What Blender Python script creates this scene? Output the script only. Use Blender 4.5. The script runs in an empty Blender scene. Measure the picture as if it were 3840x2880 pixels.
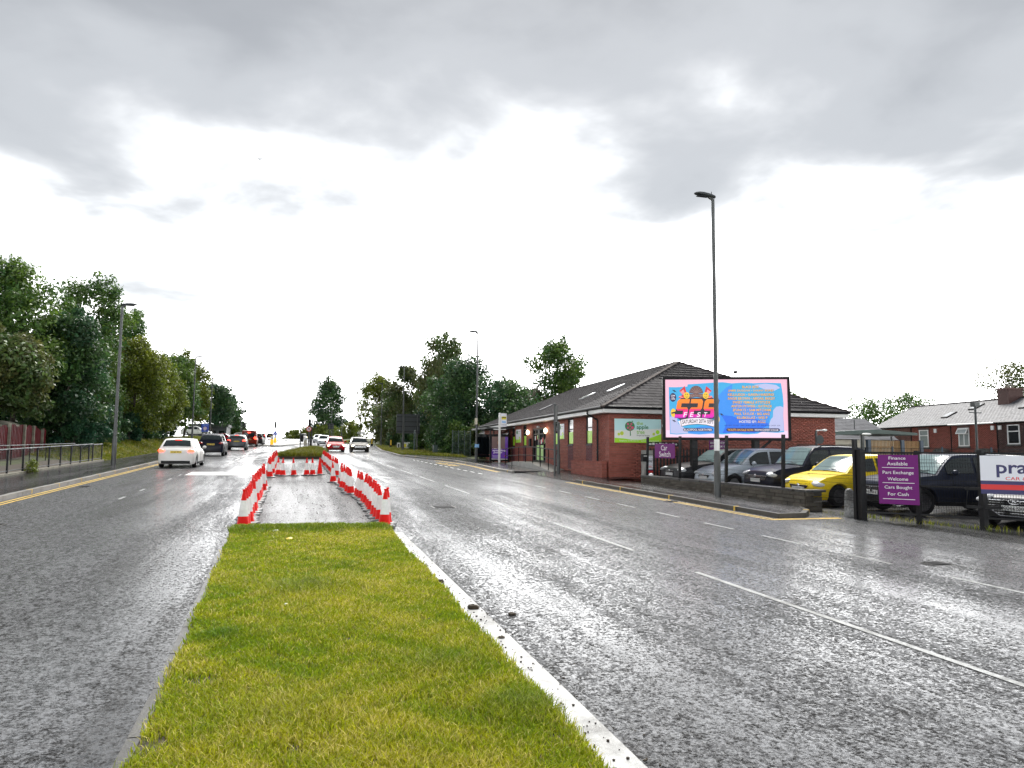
import bpy, bmesh, math, random
import numpy as np
from mathutils import Matrix, Vector
random.seed(7); RNG = np.random.default_rng(11)
sc = bpy.context.scene
COL = sc.collection
R = math.radians
PI = math.pi

# ---------------------------------------------------------------- camera
CAMP = Vector((0, 0, 1.9)); YAW = R(16.5); PITCH = math.atan(258 / 2800); ROLL = R(0.5)
fw = Vector((math.sin(YAW) * math.cos(PITCH), math.cos(YAW) * math.cos(PITCH), math.sin(PITCH)))
rt = Vector((math.cos(YAW), -math.sin(YAW), 0)); up = rt.cross(fw)
rt, up = rt * math.cos(ROLL) + up * math.sin(ROLL), up * math.cos(ROLL) - rt * math.sin(ROLL)
cd = bpy.data.cameras.new('camera'); cam = bpy.data.objects.new('camera', cd); COL.objects.link(cam)
cam.matrix_world = Matrix(((rt.x, up.x, -fw.x, CAMP.x), (rt.y, up.y, -fw.y, CAMP.y), (rt.z, up.z, -fw.z, CAMP.z), (0, 0, 0, 1)))
cd.sensor_width = 36; cd.lens = 36 * 2800 / 3840; cd.clip_start = 0.05; cd.clip_end = 12000
sc.camera = cam

# ---------------------------------------------------------------- sky, sun, exposure
SUN_AZ, SUN_EL = R(20), R(56)          # clockwise from +Y
w = bpy.data.worlds.new('World'); sc.world = w; w.use_nodes = True
nt = w.node_tree; nt.nodes.clear()
def N(nt, typ, inp=None, **kw):
    n = nt.nodes.new(typ)
    for k, v in kw.items(): setattr(n, k, v)
    for k, v in (inp or {}).items():
        s = n.inputs[k]
        if isinstance(v, bpy.types.NodeSocket): nt.links.new(v, s)
        elif isinstance(v, bpy.types.Node): nt.links.new(v.outputs[0], s)
        else: s.default_value = v
    return n
def MA(nt, op, a, b=0.0, c=0.0, clamp=False):
    return N(nt, 'ShaderNodeMath', {0: a, 1: b, 2: c}, operation=op, use_clamp=clamp).outputs[0]
def RAMP(nt, fac, stops, interp='LINEAR'):
    n = N(nt, 'ShaderNodeValToRGB', {0: fac}); cr = n.color_ramp; cr.interpolation = interp
    while len(cr.elements) < len(stops): cr.elements.new(0.5)
    for e, (p, c) in zip(cr.elements, stops):
        e.position = p; e.color = (c if len(c) == 4 else (*c, 1)) if not isinstance(c, (int, float)) else (c, c, c, 1)
    return n.outputs[0]
def MIX(nt, fac, a, b, blend='MIX'):
    n = N(nt, 'ShaderNodeMix', data_type='RGBA', blend_type=blend)
    for i, v in ((0, fac), (6, a), (7, b)):
        s = n.inputs[i]
        if isinstance(v, bpy.types.NodeSocket): nt.links.new(v, s)
        else: s.default_value = v if i == 0 else (*v, 1) if len(v) == 3 else v
    return n.outputs[2]
tc = N(nt, 'ShaderNodeTexCoord').outputs['Generated']
sx = N(nt, 'ShaderNodeSeparateXYZ', {0: tc})
zc = MA(nt, 'MAXIMUM', sx.outputs[2], 0.0)
den = MA(nt, 'ADD', zc, 0.16)
pv = N(nt, 'ShaderNodeCombineXYZ', {0: MA(nt, 'DIVIDE', sx.outputs[0], den), 1: MA(nt, 'DIVIDE', sx.outputs[1], den), 2: 0.0})
n1 = N(nt, 'ShaderNodeTexNoise', {'Vector': N(nt, 'ShaderNodeMapping', {0: pv.outputs[0], 1: (3.1, 0.9, 0)}).outputs[0], 'Scale': 0.95, 'Detail': 6.0, 'Roughness': 0.47, 'Distortion': 0.25}).outputs[0]
n2 = N(nt, 'ShaderNodeTexNoise', {'Vector': N(nt, 'ShaderNodeMapping', {0: pv.outputs[0], 1: (9.3, 4.2, 1)}).outputs[0], 'Scale': 2.6, 'Detail': 5.0, 'Roughness': 0.48, 'Distortion': 0.2}).outputs[0]
sd = (math.sin(SUN_AZ) * math.cos(R(12)), math.cos(SUN_AZ) * math.cos(R(12)), math.sin(R(12)))
dt = N(nt, 'ShaderNodeVectorMath', {0: tc, 1: sd}, operation='DOT_PRODUCT').outputs['Value']
glow = MA(nt, 'POWER', MA(nt, 'MAXIMUM', MA(nt, 'MULTIPLY_ADD', dt, 0.5, 0.5), 0.0), 9.0)   # broad brightness round the veiled sun
low = N(nt, 'ShaderNodeMapRange', {0: sx.outputs[2], 1: 0.10, 2: 0.60, 3: 1.0, 4: 0.0}, interpolation_type='SMOOTHSTEP').outputs[0]
f1 = MA(nt, 'ADD', MA(nt, 'MULTIPLY_ADD', low, 0.70, 0.0), MA(nt, 'MULTIPLY', glow, 0.32))
f2 = MA(nt, 'ADD', f1, MA(nt, 'MULTIPLY', MA(nt, 'SUBTRACT', n1, 0.5), 0.78))
f3 = MA(nt, 'ADD', f2, MA(nt, 'MULTIPLY', MA(nt, 'SUBTRACT', n2, 0.5), 0.66), clamp=True)
cc = RAMP(nt, f3, [(0.0, (.072, .074, .076)), (.2, (.105, .108, .111)), (.42, (.148, .152, .155)), (.58, (.205, .208, .210)), (.74, (.32, .32, .32))], 'EASE')
boost = MA(nt, 'MULTIPLY_ADD', N(nt, 'ShaderNodeMapRange', {0: f3, 1: .50, 2: 1.0, 3: 0.0, 4: 1.0}, interpolation_type='SMOOTHSTEP').outputs[0], 5.2, 1.0)
cloud = N(nt, 'ShaderNodeVectorMath', {0: cc, 3: boost}, operation='SCALE').outputs[0]
sky = N(nt, 'ShaderNodeTexSky', sky_type='NISHITA', sun_disc=False, sun_elevation=SUN_EL, sun_rotation=SUN_AZ)
skys = N(nt, 'ShaderNodeVectorMath', {0: sky.outputs[0], 3: 0.05}, operation='SCALE').outputs[0]
colr = MIX(nt, 0.93, skys, cloud)
bg = N(nt, 'ShaderNodeBackground', {0: colr, 1: 1.0})
N(nt, 'ShaderNodeOutputWorld', {0: bg.outputs[0]})

sl = bpy.data.lights.new('sun', 'SUN'); sl.energy = 1.5; sl.angle = R(30); sl.color = (1, .97, .92)
so = bpy.data.objects.new('sun', sl); COL.objects.link(so)
sv = Vector((math.sin(SUN_AZ) * math.cos(SUN_EL), math.cos(SUN_AZ) * math.cos(SUN_EL), math.sin(SUN_EL)))
so.rotation_euler = sv.to_track_quat('Z', 'Y').to_euler()
vs = sc.view_settings; vs.view_transform = 'Standard'; vs.look = 'None'; vs.exposure = 2.1; vs.gamma = 1; vs.use_curve_mapping = False
sc.render.engine = 'CYCLES'
cy = sc.cycles; cy.max_bounces = 6; cy.diffuse_bounces = 3; cy.glossy_bounces = 3; cy.transmission_bounces = 4; cy.transparent_max_bounces = 8
cy.caustics_reflective = False; cy.caustics_refractive = False; cy.use_denoising = True; cy.sample_clamp_indirect = 4.0

# ---------------------------------------------------------------- materials
M = {}
def pm(name, col, rough=.6, metal=0.0, var=0.0, vs=8.0, bump=0.0, bs=60.0, spec=.5, emit=None, est=0.0, coat=0.0, isl=0.0, obv=0.0, dirt=0.0):
    m = bpy.data.materials.new(name); m.use_nodes = True; t = m.node_tree; b = t.nodes['Principled BSDF']
    b.inputs['Roughness'].default_value = rough; b.inputs['Metallic'].default_value = metal
    b.inputs['Specular IOR Level'].default_value = spec; b.inputs['Coat Weight'].default_value = coat
    b.inputs['Coat Roughness'].default_value = .04
    c = N(t, 'ShaderNodeRGB'); c.outputs[0].default_value = (*col, 1); s = c.outputs[0]
    oc = N(t, 'ShaderNodeNewGeometry').outputs['Position']
    if var:
        nz = N(t, 'ShaderNodeTexNoise', {'Vector': oc, 'Scale': vs, 'Detail': 5.0, 'Roughness': .6}).outputs[0]
        k = N(t, 'ShaderNodeMapRange', {0: nz, 1: .25, 2: .75, 3: 1 - var, 4: 1 + var}).outputs[0]
        s = N(t, 'ShaderNodeVectorMath', {0: s, 3: k}, operation='SCALE').outputs[0]
        rr = N(t, 'ShaderNodeMapRange', {0: nz, 1: .3, 2: .7, 3: max(.02, rough - .12), 4: min(1, rough + .12)}).outputs[0]
        t.links.new(rr, b.inputs['Roughness'])
    if isl or obv:
        ri = N(t, 'ShaderNodeNewGeometry').outputs['Random Per Island']; ro = N(t, 'ShaderNodeObjectInfo').outputs['Random']
        fr = MA(t, 'FRACT', MA(t, 'ADD', ri, ro)); v = isl + obv
        s = N(t, 'ShaderNodeVectorMath', {0: s, 3: MA(t, 'MULTIPLY_ADD', fr, 2 * v, 1 - v)}, operation='SCALE').outputs[0]
    if dirt:
        nz = N(t, 'ShaderNodeTexNoise', {'Vector': oc, 'Scale': 1.7, 'Detail': 6.0, 'Roughness': .65}).outputs[0]
        s = MIX(t, N(t, 'ShaderNodeMapRange', {0: nz, 1: .5, 2: .72, 3: 0.0, 4: dirt}).outputs[0], s, (.03, .028, .022))
    t.links.new(s, b.inputs['Base Color'])
    if bump:
        nb = N(t, 'ShaderNodeTexNoise', {'Vector': oc, 'Scale': bs, 'Detail': 3.0}).outputs[0]
        bp = N(t, 'ShaderNodeBump', {'Height': nb, 'Strength': bump, 'Distance': .01}); t.links.new(bp.outputs[0], b.inputs['Normal'])
    if est:
        b.inputs['Emission Color'].default_value = (*(emit or col), 1); b.inputs['Emission Strength'].default_value = est
    M[name] = m; return m
def wet_asphalt(name, base, sc1, rough_lo, rough_hi, bump, water=.0, streak=1.0, speck=1.0):
    m = bpy.data.materials.new(name); m.use_nodes = True; t = m.node_tree; b = t.nodes['Principled BSDF']
    oc = N(t, 'ShaderNodeNewGeometry').outputs['Position']
    grain = N(t, 'ShaderNodeTexNoise', {'Vector': oc, 'Scale': sc1 * .42, 'Detail': 4.0, 'Roughness': .85}).outputs[0]
    vor = N(t, 'ShaderNodeTexVoronoi', {'Vector': oc, 'Scale': sc1 * .9}, feature='F1').outputs['Distance']
    big = N(t, 'ShaderNodeTexNoise', {'Vector': N(t, 'ShaderNodeMapping', {0: oc, 3: (1.0, .06, 1)}).outputs[0], 'Scale': 1.15, 'Detail': 6.0, 'Roughness': .62}).outputs[0]
    mid = N(t, 'ShaderNodeTexNoise', {'Vector': oc, 'Scale': .5, 'Detail': 6.0, 'Roughness': .65}).outputs[0]
    wet = N(t, 'ShaderNodeMapRange', {0: MA(t, 'MULTIPLY_ADD', mid, .22, MA(t, 'MULTIPLY', big, .78)), 1: .36, 2: .62, 3: -.065, 4: .085}).outputs[0]
    h = MA(t, 'SUBTRACT', MA(t, 'MULTIPLY', grain, .8), MA(t, 'MULTIPLY', vor, .25))
    lvl = MA(t, 'ADD', wet, .27 + water)
    stone = N(t, 'ShaderNodeMapRange', {0: MA(t, 'SUBTRACT', h, lvl), 1: -.03, 2: .05, 3: 0.0, 4: 1.0}, interpolation_type='SMOOTHSTEP').outputs[0]
    agg = N(t, 'ShaderNodeTexNoise', {'Vector': oc, 'Scale': sc1 * .5, 'Detail': 3.0, 'Roughness': .9, 'Distortion': .4}).outputs[0]      # pale and dark chippings
    ag2 = N(t, 'ShaderNodeTexNoise', {'Vector': N(t, 'ShaderNodeMapping', {0: oc, 3: (1.0, .45, 1)}).outputs[0], 'Scale': sc1 * .26, 'Detail': 3.0, 'Roughness': .85}).outputs[0]
    agg = MA(t, 'MULTIPLY_ADD', agg, .62, MA(t, 'MULTIPLY', ag2, .38))
    spk = N(t, 'ShaderNodeMapRange', {0: agg, 1: .44, 2: .55, 3: .06, 4: 2.8 * speck + .3}, interpolation_type='SMOOTHSTEP').outputs[0]
    stn = N(t, 'ShaderNodeTexNoise', {'Vector': N(t, 'ShaderNodeMapping', {0: oc, 3: (1.0, .07, 1)}).outputs[0], 'Scale': .85, 'Detail': 5.0, 'Roughness': .6, 'Distortion': .3}).outputs[0]
    smooth_ = N(t, 'ShaderNodeMapRange', {0: stn, 1: .55, 2: .64, 3: 0.0, 4: .85 * streak}, interpolation_type='SMOOTHSTEP').outputs[0]      # worn, smoother wheel-track tarmac, its dark tree reflections put into the colour
    colv = MA(t, 'MULTIPLY', MA(t, 'MULTIPLY', spk, MA(t, 'MULTIPLY_ADD', mid, .8, .6)), MA(t, 'MULTIPLY_ADD', smooth_, -.62, 1.0))
    c = N(t, 'ShaderNodeVectorMath', {0: base, 3: colv}, operation='SCALE').outputs[0]
    t.links.new(c, b.inputs['Base Color'])
    t.links.new(N(t, 'ShaderNodeMapRange', {0: stone, 1: 0, 2: 1, 3: rough_lo, 4: rough_hi}).outputs[0], b.inputs['Roughness'])
    t.links.new(N(t, 'ShaderNodeMapRange', {0: stone, 1: 0, 2: 1, 3: .55, 4: .12}).outputs[0], b.inputs['Specular IOR Level'])
    bp = N(t, 'ShaderNodeBump', {'Height': MA(t, 'MAXIMUM', h, lvl), 'Strength': MA(t, 'MULTIPLY', MA(t, 'MULTIPLY_ADD', smooth_, -.7, 1.0), bump), 'Distance': .05}); t.links.new(bp.outputs[0], b.inputs['Normal'])
    M[name] = m; return m
wet_asphalt('road', (.033, .034, .036), 46, .24, .66, 1.0, water=-.03, speck=1.35)
wet_asphalt('patch', (.034, .0345, .0355), 75, .38, .6, .7, water=-.03)
wet_asphalt('footway', (.016, .016, .017), 70, .16, .5, .6, water=.03)
wet_asphalt('forecourt', (.017, .0175, .0185), 60, .18, .5, .7)
pm('white_paint', (.72, .73, .73), .45, var=.18, vs=14, bump=.3, bs=150, dirt=.55)
pm('white_worn', (.29, .30, .30), .45, var=.55, vs=22, bump=.5, bs=120, dirt=.9)
pm('edge_white', (.36, .365, .36), .45, var=.45, vs=7, bump=.6, bs=90, dirt=.95)
pm('yellow_paint', (.72, .47, .06), .45, var=.2, vs=12, bump=.3, bs=150, dirt=.5)
pm('kerb_grey', (.23, .225, .215), .45, var=.25, vs=9, bump=.35, bs=90, obv=.16, dirt=.5)
pm('kerb_dark', (.05, .048, .042), .4, var=.35, vs=9, bump=.4, bs=80, obv=.2, dirt=.6)
pm('concrete', (.34, .34, .32), .6, var=.2, vs=6, bump=.3, dirt=.4)
pm('soil', (.045, .034, .022), .85, var=.4, vs=10, bump=.8, bs=40)
pm('ground_green', (.05, .065, .018), .9, var=.45, vs=1.3, bump=.8, bs=18)
pm('dark_ground', (.04, .042, .035), .85, var=.4, vs=2, bump=.6, bs=20)
pm('galv', (.085, .092, .092), .5, .2, var=.2, vs=5, dirt=.35)
pm('galv_dark', (.035, .042, .045), .5, .2, var=.2, vs=5)
pm('steel_light', (.42, .43, .43), .4, .4, var=.15, vs=6)
pm('black', (.005, .005, .006), .5, var=.2, vs=6, spec=.2)
pm('black_gloss', (.01, .01, .012), .15)
pm('black_rubber', (.010, .010, .011), .5, var=.3, vs=20, bump=.3)
pm('fence_black', (.004, .0045, .006), .45, spec=.25)
pm('fence_blue', (.05, .075, .11), .5, var=.2)
pm('palisade', (.022, .025, .028), .45, .3, var=.25, obv=.2)
pm('cone_red', (.74, .010, .007), .45, spec=.2, var=.14, vs=10, dirt=.12, obv=.08)
pm('cone_white', (.80, .80, .78), .5, var=.12, vs=14, dirt=.18, obv=.06)
pm('cone_base', (.10, .105, .11), .5, var=.3, vs=12, bump=.3, obv=.3)
pm('brick', (.31, .088, .062), .7, var=.18, vs=20, bump=.4, bs=120, isl=.2, dirt=.15)
pm('brick_red', (.25, .062, .042), .7, var=.15, vs=20, bump=.3, bs=120, isl=.2)
pm('brick_brown', (.16, .065, .05), .7, var=.2, vs=20, bump=.3, isl=.25)
pm('brick_dark', (.085, .045, .04), .75, var=.2, vs=20, bump=.3, isl=.3)
pm('brick_maroon', (.12, .022, .03), .65, var=.15, vs=20, isl=.2)
pm('mortar', (.20, .135, .11), .9, var=.2, vs=12)
pm('mortar_dark', (.07, .055, .05), .9, var=.2, vs=12)
pm('stone', (.085, .076, .060), .75, var=.4, vs=7, bump=.7, bs=30, obv=.35, dirt=.5)
pm('stone_cap', (.045, .045, .044), .35, var=.3, vs=5, bump=.4, bs=30, dirt=.4)
pm('tile', (.048, .045, .048), .75, var=.25, vs=6, spec=.1, bump=.3, bs=60, isl=.18)
pm('tile_ridge', (.062, .050, .046), .75, var=.3, vs=6, obv=.25, spec=.12)
pm('slate', (.10, .103, .115), .55, var=.25, vs=5, spec=.35, bump=.2, isl=.22)
pm('fascia', (.70, .71, .70), .4, var=.06, vs=3, dirt=.15)
pm('upvc', (.78, .79, .79), .3)
pm('render_cream', (.62, .58, .47), .8, var=.12, vs=3, dirt=.25)
pm('glass_dark', (.006, .009, .011), .05, spec=.5)
pm('curtain', (.42, .45, .45), .7, var=.1, vs=3)
pm('net_glass', (.30, .34, .34), .08, spec=.8, var=.1, vs=4)
pm('wood_tan', (.33, .20, .085), .7, var=.25, vs=8, obv=.15)
pm('red_board', (.13, .008, .014), .5, var=.3, vs=5, obv=.2)
pm('moss_conc', (.21, .20, .16), .8, var=.4, vs=5, dirt=.5)
pm('purple', (.16, .006, .165), .4, spec=.25)
pm('sign_white', (.80, .82, .88), .35)
pm('sign_navy', (.02, .02, .12), .35)
pm('sign_red', (.72, .02, .02), .35)
pm('sign_blue', (.015, .06, .52), .35)
pm('sign_cyan', (.25, .5, .85), .4)
pm('sign_yellow', (.85, .74, .04), .4)
pm('print_black', (.012, .012, .02), .45)
pm('print_white', (.85, .85, .85), .45)
pm('apple_sky', (.62, .93, .94), .3); pm('apple_pale', (.92, .96, .90), .3); pm('apple_green', (.44, .84, .03), .3); pm('apple_dark', (.06, .27, .11), .4)
pm('apple_pink', (.82, .10, .25), .4); pm('apple_lime', (.62, .80, .08), .4); pm('apple_mid', (.40, .68, .20), .4)
pm('amber', (.9, .42, .02), .4, est=.25)
pm('bollard_yellow', (.85, .55, .03), .45)
pm('bark', (.055, .045, .035), .85, var=.35, vs=6, bump=.6, bs=20)
pm('bark_pale', (.20, .18, .15), .8, var=.3, vs=6)
pm('tyre', (.007, .007, .008), .65, bump=.2, spec=.2)
pm('rim', (.36, .37, .38), .3, .7); pm('rim_dark', (.06, .06, .065), .3, .5)
pm('chrome', (.75, .76, .78), .12, .95)
pm('plastic_dark', (.008, .008, .009), .5, spec=.25)
pm('car_glass', (.014, .021, .022), .03, spec=.6)
pm('car_glass_sky', (.16, .235, .24), .06, spec=.9, var=.1, vs=2)  # windscreen glass with the pale cyan sky reflection put into its colour
pm('lamp_clear', (.62, .64, .66), .08, .2, spec=.9)
pm('lamp_on', (1, .86, .62), .2, est=5, emit=(1, .78, .45))
pm('tail_off', (.32, .012, .012), .12, spec=.8)
pm('tail_on', (.9, .05, .03), .2, est=2.2, emit=(1, .04, .02))
pm('plate_yellow', (.80, .58, .06), .4); pm('plate_white', (.72, .73, .72), .4)
pm('lamp_warm', (1, .8, .55), .3, est=2.5, emit=(1, .78, .5))
pm('lamp_orange', (1, .6, .15), .3, est=5, emit=(1, .62, .2))
pm('poster_purple', (.035, .012, .10), .15, est=.12, emit=(.12, .05, .3)); pm('poster_brown', (.07, .045, .045), .2, est=.05, emit=(.3, .2, .2)); pm('poster_skin', (.22, .12, .085), .3)
pm('cabinet', (.05, .085, .075), .5, var=.15)
for nm, c in dict(white=(.74, .74, .71), navy=(.005, .007, .020), grey=(.10, .105, .115), redvan=(.20, .014, .006), red=(.45, .008, .016), maroon=(.20, .006, .014), silver=(.46, .49, .52), silverblue=(.50, .56, .62), dgrey=(.028, .029, .033), black=(.003, .003, .004), yellow=(.86, .62, .012), slate=(.018, .023, .042), bronze=(.035, .030, .024)).items():
    pm('paint_' + nm, c, .33, .25 if nm in ('grey', 'silver', 'silverblue', 'dgrey', 'slate', 'bronze') else 0.0, spec=.07 if nm in ('bronze', 'red', 'maroon', 'redvan') else .2, coat=.03)
def leaf_mat(name, tr=.35):
    m = bpy.data.materials.new(name); m.use_nodes = True; t = m.node_tree; t.nodes.remove(t.nodes['Principled BSDF'])
    a = N(t, 'ShaderNodeAttribute', attribute_name='Col').outputs['Color']
    d = N(t, 'ShaderNodeBsdfPrincipled', {'Base Color': a, 'Roughness': .45, 'Specular IOR Level': .4})
    tl = N(t, 'ShaderNodeBsdfTranslucent', {0: a})
    mx = N(t, 'ShaderNodeMixShader', {0: tr, 1: d.outputs[0], 2: tl.outputs[0]})
    t.links.new(mx.outputs[0], t.nodes['Material Output'].inputs[0]); M[name] = m
leaf_mat('leaf'); leaf_mat('grass_blade', .3)

# ---------------------------------------------------------------- mesh helpers
class MB:
    def __init__(s): s.v = []; s.f = []
    def add(s, vs, fs):
        o = len(s.v); s.v += [tuple(v) for v in vs]; s.f += [tuple(i + o for i in q) for q in fs]; return s
    def box(s, c, d, rz=0.0, rx=0.0, ry=0.0):
        hx, hy, hz = d[0] / 2, d[1] / 2, d[2] / 2
        P = [Vector((x, y, z)) for x in (-hx, hx) for y in (-hy, hy) for z in (-hz, hz)]
        if rz or rx or ry:
            m = Matrix.Rotation(rz, 3, 'Z') @ Matrix.Rotation(ry, 3, 'Y') @ Matrix.Rotation(rx, 3, 'X'); P = [m @ p for p in P]
        C = Vector(c)
        return s.add([p + C for p in P], [(0, 1, 3, 2), (4, 6, 7, 5), (0, 4, 5, 1), (2, 3, 7, 6), (0, 2, 6, 4), (1, 5, 7, 3)])
    def bb(s, a, b): return s.box([(a[i] + b[i]) / 2 for i in range(3)], [abs(b[i] - a[i]) for i in range(3)])
    def tube(s, p0, p1, r0, r1=None, n=8, cap=True):
        r1 = r0 if r1 is None else r1; p0 = Vector(p0); p1 = Vector(p1); d = (p1 - p0)
        if d.length < 1e-6: return s
        d.normalize(); a = d.orthogonal().normalized(); b = d.cross(a)
        vs = []
        for p, r in ((p0, r0), (p1, r1)):
            for k in range(n):
                t = 2 * PI * k / n; vs.append(p + (a * math.cos(t) + b * math.sin(t)) * r)
        fs = [(k, (k + 1) % n, n + (k + 1) % n, n + k) for k in range(n)]
        if cap: fs += [tuple(range(n - 1, -1, -1)), tuple(range(n, 2 * n))]
        return s.add(vs, fs)
    def path(s, pts, r, n=6):
        for a, b in zip(pts, pts[1:]): s.tube(a, b, r, r, n)
        return s
    def lathe(s, prof, n=16, c=(0, 0, 0), axis='Z', cap=True):
        vs = []
        for (r, z) in prof:
            for k in range(n):
                t = 2 * PI * k / n; x, y = r * math.cos(t), r * math.sin(t)
                vs.append((c[0] + x, c[1] + y, c[2] + z) if axis == 'Z' else (c[0] + z, c[1] + x, c[2] + y) if axis == 'X' else (c[0] + x, c[1] + z, c[2] + y))
        m = len(prof); fs = []
        for i in range(m - 1):
            for k in range(n):
                k2 = (k + 1) % n; fs.append((i * n + k, i * n + k2, (i + 1) * n + k2, (i + 1) * n + k))
        if cap: fs += [tuple(range(n - 1, -1, -1)), tuple(range((m - 1) * n, m * n))]
        return s.add(vs, fs)
    def ball(s, c, r, n=10, m=6):
        r = r if isinstance(r, (tuple, list)) else (r, r, r); vs = []; fs = []
        for i in range(m + 1):
            a = PI * i / m
            for k in range(n):
                t = 2 * PI * k / n
                vs.append((c[0] + r[0] * math.sin(a) * math.cos(t), c[1] + r[1] * math.sin(a) * math.sin(t), c[2] + r[2] * math.cos(a)))
        for i in range(m):
            for k in range(n): fs.append((i * n + k, (i + 1) * n + k, (i + 1) * n + (k + 1) % n, i * n + (k + 1) % n))
        return s.add(vs, fs)
    def prism(s, poly, ext):   # poly: 3D points, ext: extrusion vector
        n = len(poly); e = Vector(ext)
        vs = [Vector(p) for p in poly] + [Vector(p) + e for p in poly]
        return s.add(vs, [tuple(range(n - 1, -1, -1)), tuple(range(n, 2 * n))] + [(i, (i + 1) % n, n + (i + 1) % n, n + i) for i in range(n)])
    def mesh(s, name, off=None, smooth=False, fix=True):
        me = bpy.data.meshes.new(name)
        vs = s.v if off is None else [(v[0] - off[0], v[1] - off[1], v[2] - off[2]) for v in s.v]
        me.from_pydata(vs, [], s.f)
        if fix and len(s.f) < 60000:
            bm = bmesh.new(); bm.from_mesh(me); bmesh.ops.recalc_face_normals(bm, faces=bm.faces); bm.to_mesh(me); bm.free()
        if smooth:
            me.polygons.foreach_set('use_smooth', [True] * len(me.polygons))
            me.set_sharp_from_angle(angle=R(38))
        me.update(); return me
    def build(s, name, mat, parent=None, smooth=False, world=True, kind=None, fix=True):
        off = tuple(parent.location) if (parent is not None and world) else None
        if parent is not None and parent.parent is not None and world:
            off = tuple(parent.matrix_basis.translation + parent.parent.location) if False else wloc(parent)
        return obj(name, s.mesh(name, off, smooth, fix), mat, parent, kind)
def wloc(o):
    v = Vector(o.location)
    while o.parent is not None: o = o.parent; v = v + o.location
    return tuple(v)
def obj(name, me, mat, parent=None, kind=None):
    if mat and not me.materials: me.materials.append(M[mat] if isinstance(mat, str) else mat)
    o = bpy.data.objects.new(name, me); COL.objects.link(o)
    if parent is not None: o.parent = parent
    if kind: o['kind'] = kind
    return o
def thing(name, label, cat, loc=(0, 0, 0), rz=0.0, group=None):
    o = bpy.data.objects.new(name, None); COL.objects.link(o); o.empty_display_size = .2
    o.location = loc; o.rotation_euler = (0, 0, rz); return tag(o, label, cat, group)
def tag(o, label, cat, group=None):
    o['label'] = label; o['category'] = cat
    if group: o['group'] = group
    return o
def struct(o, label=None):
    o['kind'] = 'structure'
    if label: o['label'] = label
    return o
def copy_tree(o, parent=None):
    c = o.copy(); COL.objects.link(c); c.parent = parent
    for ch in list(o.children): copy_tree(ch, c)
    return c
UNIT = {}
def unit_box():
    if 'b' not in UNIT:
        UNIT['b'] = MB().box((0, 0, 0), (1, 1, 1)).mesh('unit_piece')
    return UNIT['b']
_BOXF = np.array([(0, 1, 3, 2), (4, 6, 7, 5), (0, 4, 5, 1), (2, 3, 7, 6), (0, 2, 6, 4), (1, 5, 7, 3)])
_BOXV = np.array([(x, y, z) for x in (-.5, .5) for y in (-.5, .5) for z in (-.5, .5)])
def pieces(parent, name, mats, mat, limit=300, world=True, stuffname=None):
    """mats: list of 4x4 Matrix in world space (unit box scaled). The nearest become single parts, the rest one stuff part."""
    if not mats: return
    off = Vector(wloc(parent)) if world else Vector((0, 0, 0))
    mats = sorted(mats, key=lambda m: (m.translation - CAMP).length)
    key = name + '_' + mat
    if key not in UNIT:
        me = unit_box().copy(); me.name = name; me.materials.append(M[mat]); UNIT[key] = me
    T = Matrix.Translation(-off)
    for m in mats[:limit]:
        o = bpy.data.objects.new(name, UNIT[key]); COL.objects.link(o); o.parent = parent; o.matrix_local = T @ m
    rest = mats[limit:]
    if rest:
        A = np.array([[list(r) for r in (T @ m)] for m in rest])
        V = np.einsum('nij,vj->nvi', A[:, :3, :3], _BOXV) + A[:, None, :3, 3]
        n = len(rest); F = (_BOXF[None] + 8 * np.arange(n)[:, None, None]).reshape(-1, 4)
        fast_mesh(stuffname or name + '_field', V.reshape(-1, 3), F, mat, parent, kind='stuff')
def fast_mesh(name, V, F, mat, parent=None, kind=None, col=None, smooth=False):
    me = bpy.data.meshes.new(name); k = F.shape[1]
    me.vertices.add(len(V)); me.vertices.foreach_set('co', np.ascontiguousarray(V, dtype=np.float32).ravel())
    me.loops.add(F.size); me.loops.foreach_set('vertex_index', np.ascontiguousarray(F, dtype=np.int32).ravel())
    me.polygons.add(len(F)); me.polygons.foreach_set('loop_start', np.arange(0, F.size, k, dtype=np.int32))
    me.polygons.foreach_set('loop_total', np.full(len(F), k, dtype=np.int32))
    if smooth: me.polygons.foreach_set('use_smooth', np.ones(len(F), dtype=bool))
    me.update(calc_edges=True)
    if col is not None:
        a = me.attributes.new('Col', 'FLOAT_COLOR', 'POINT'); c4 = np.ones((len(V), 4), dtype=np.float32); c4[:, :3] = col
        a.data.foreach_set('color', c4.ravel())
    return obj(name, me, mat, parent, kind)
def TRS(c, ux, uy, uz, d):
    """piece matrix: centre c, unit axes, dims"""
    m = Matrix.Identity(4)
    for j, (a, s) in enumerate(((ux, d[0]), (uy, d[1]), (uz, d[2]))):
        for i in range(3): m[i][j] = a[i] * s
    for i in range(3): m[i][3] = c[i]
    return m
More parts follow.
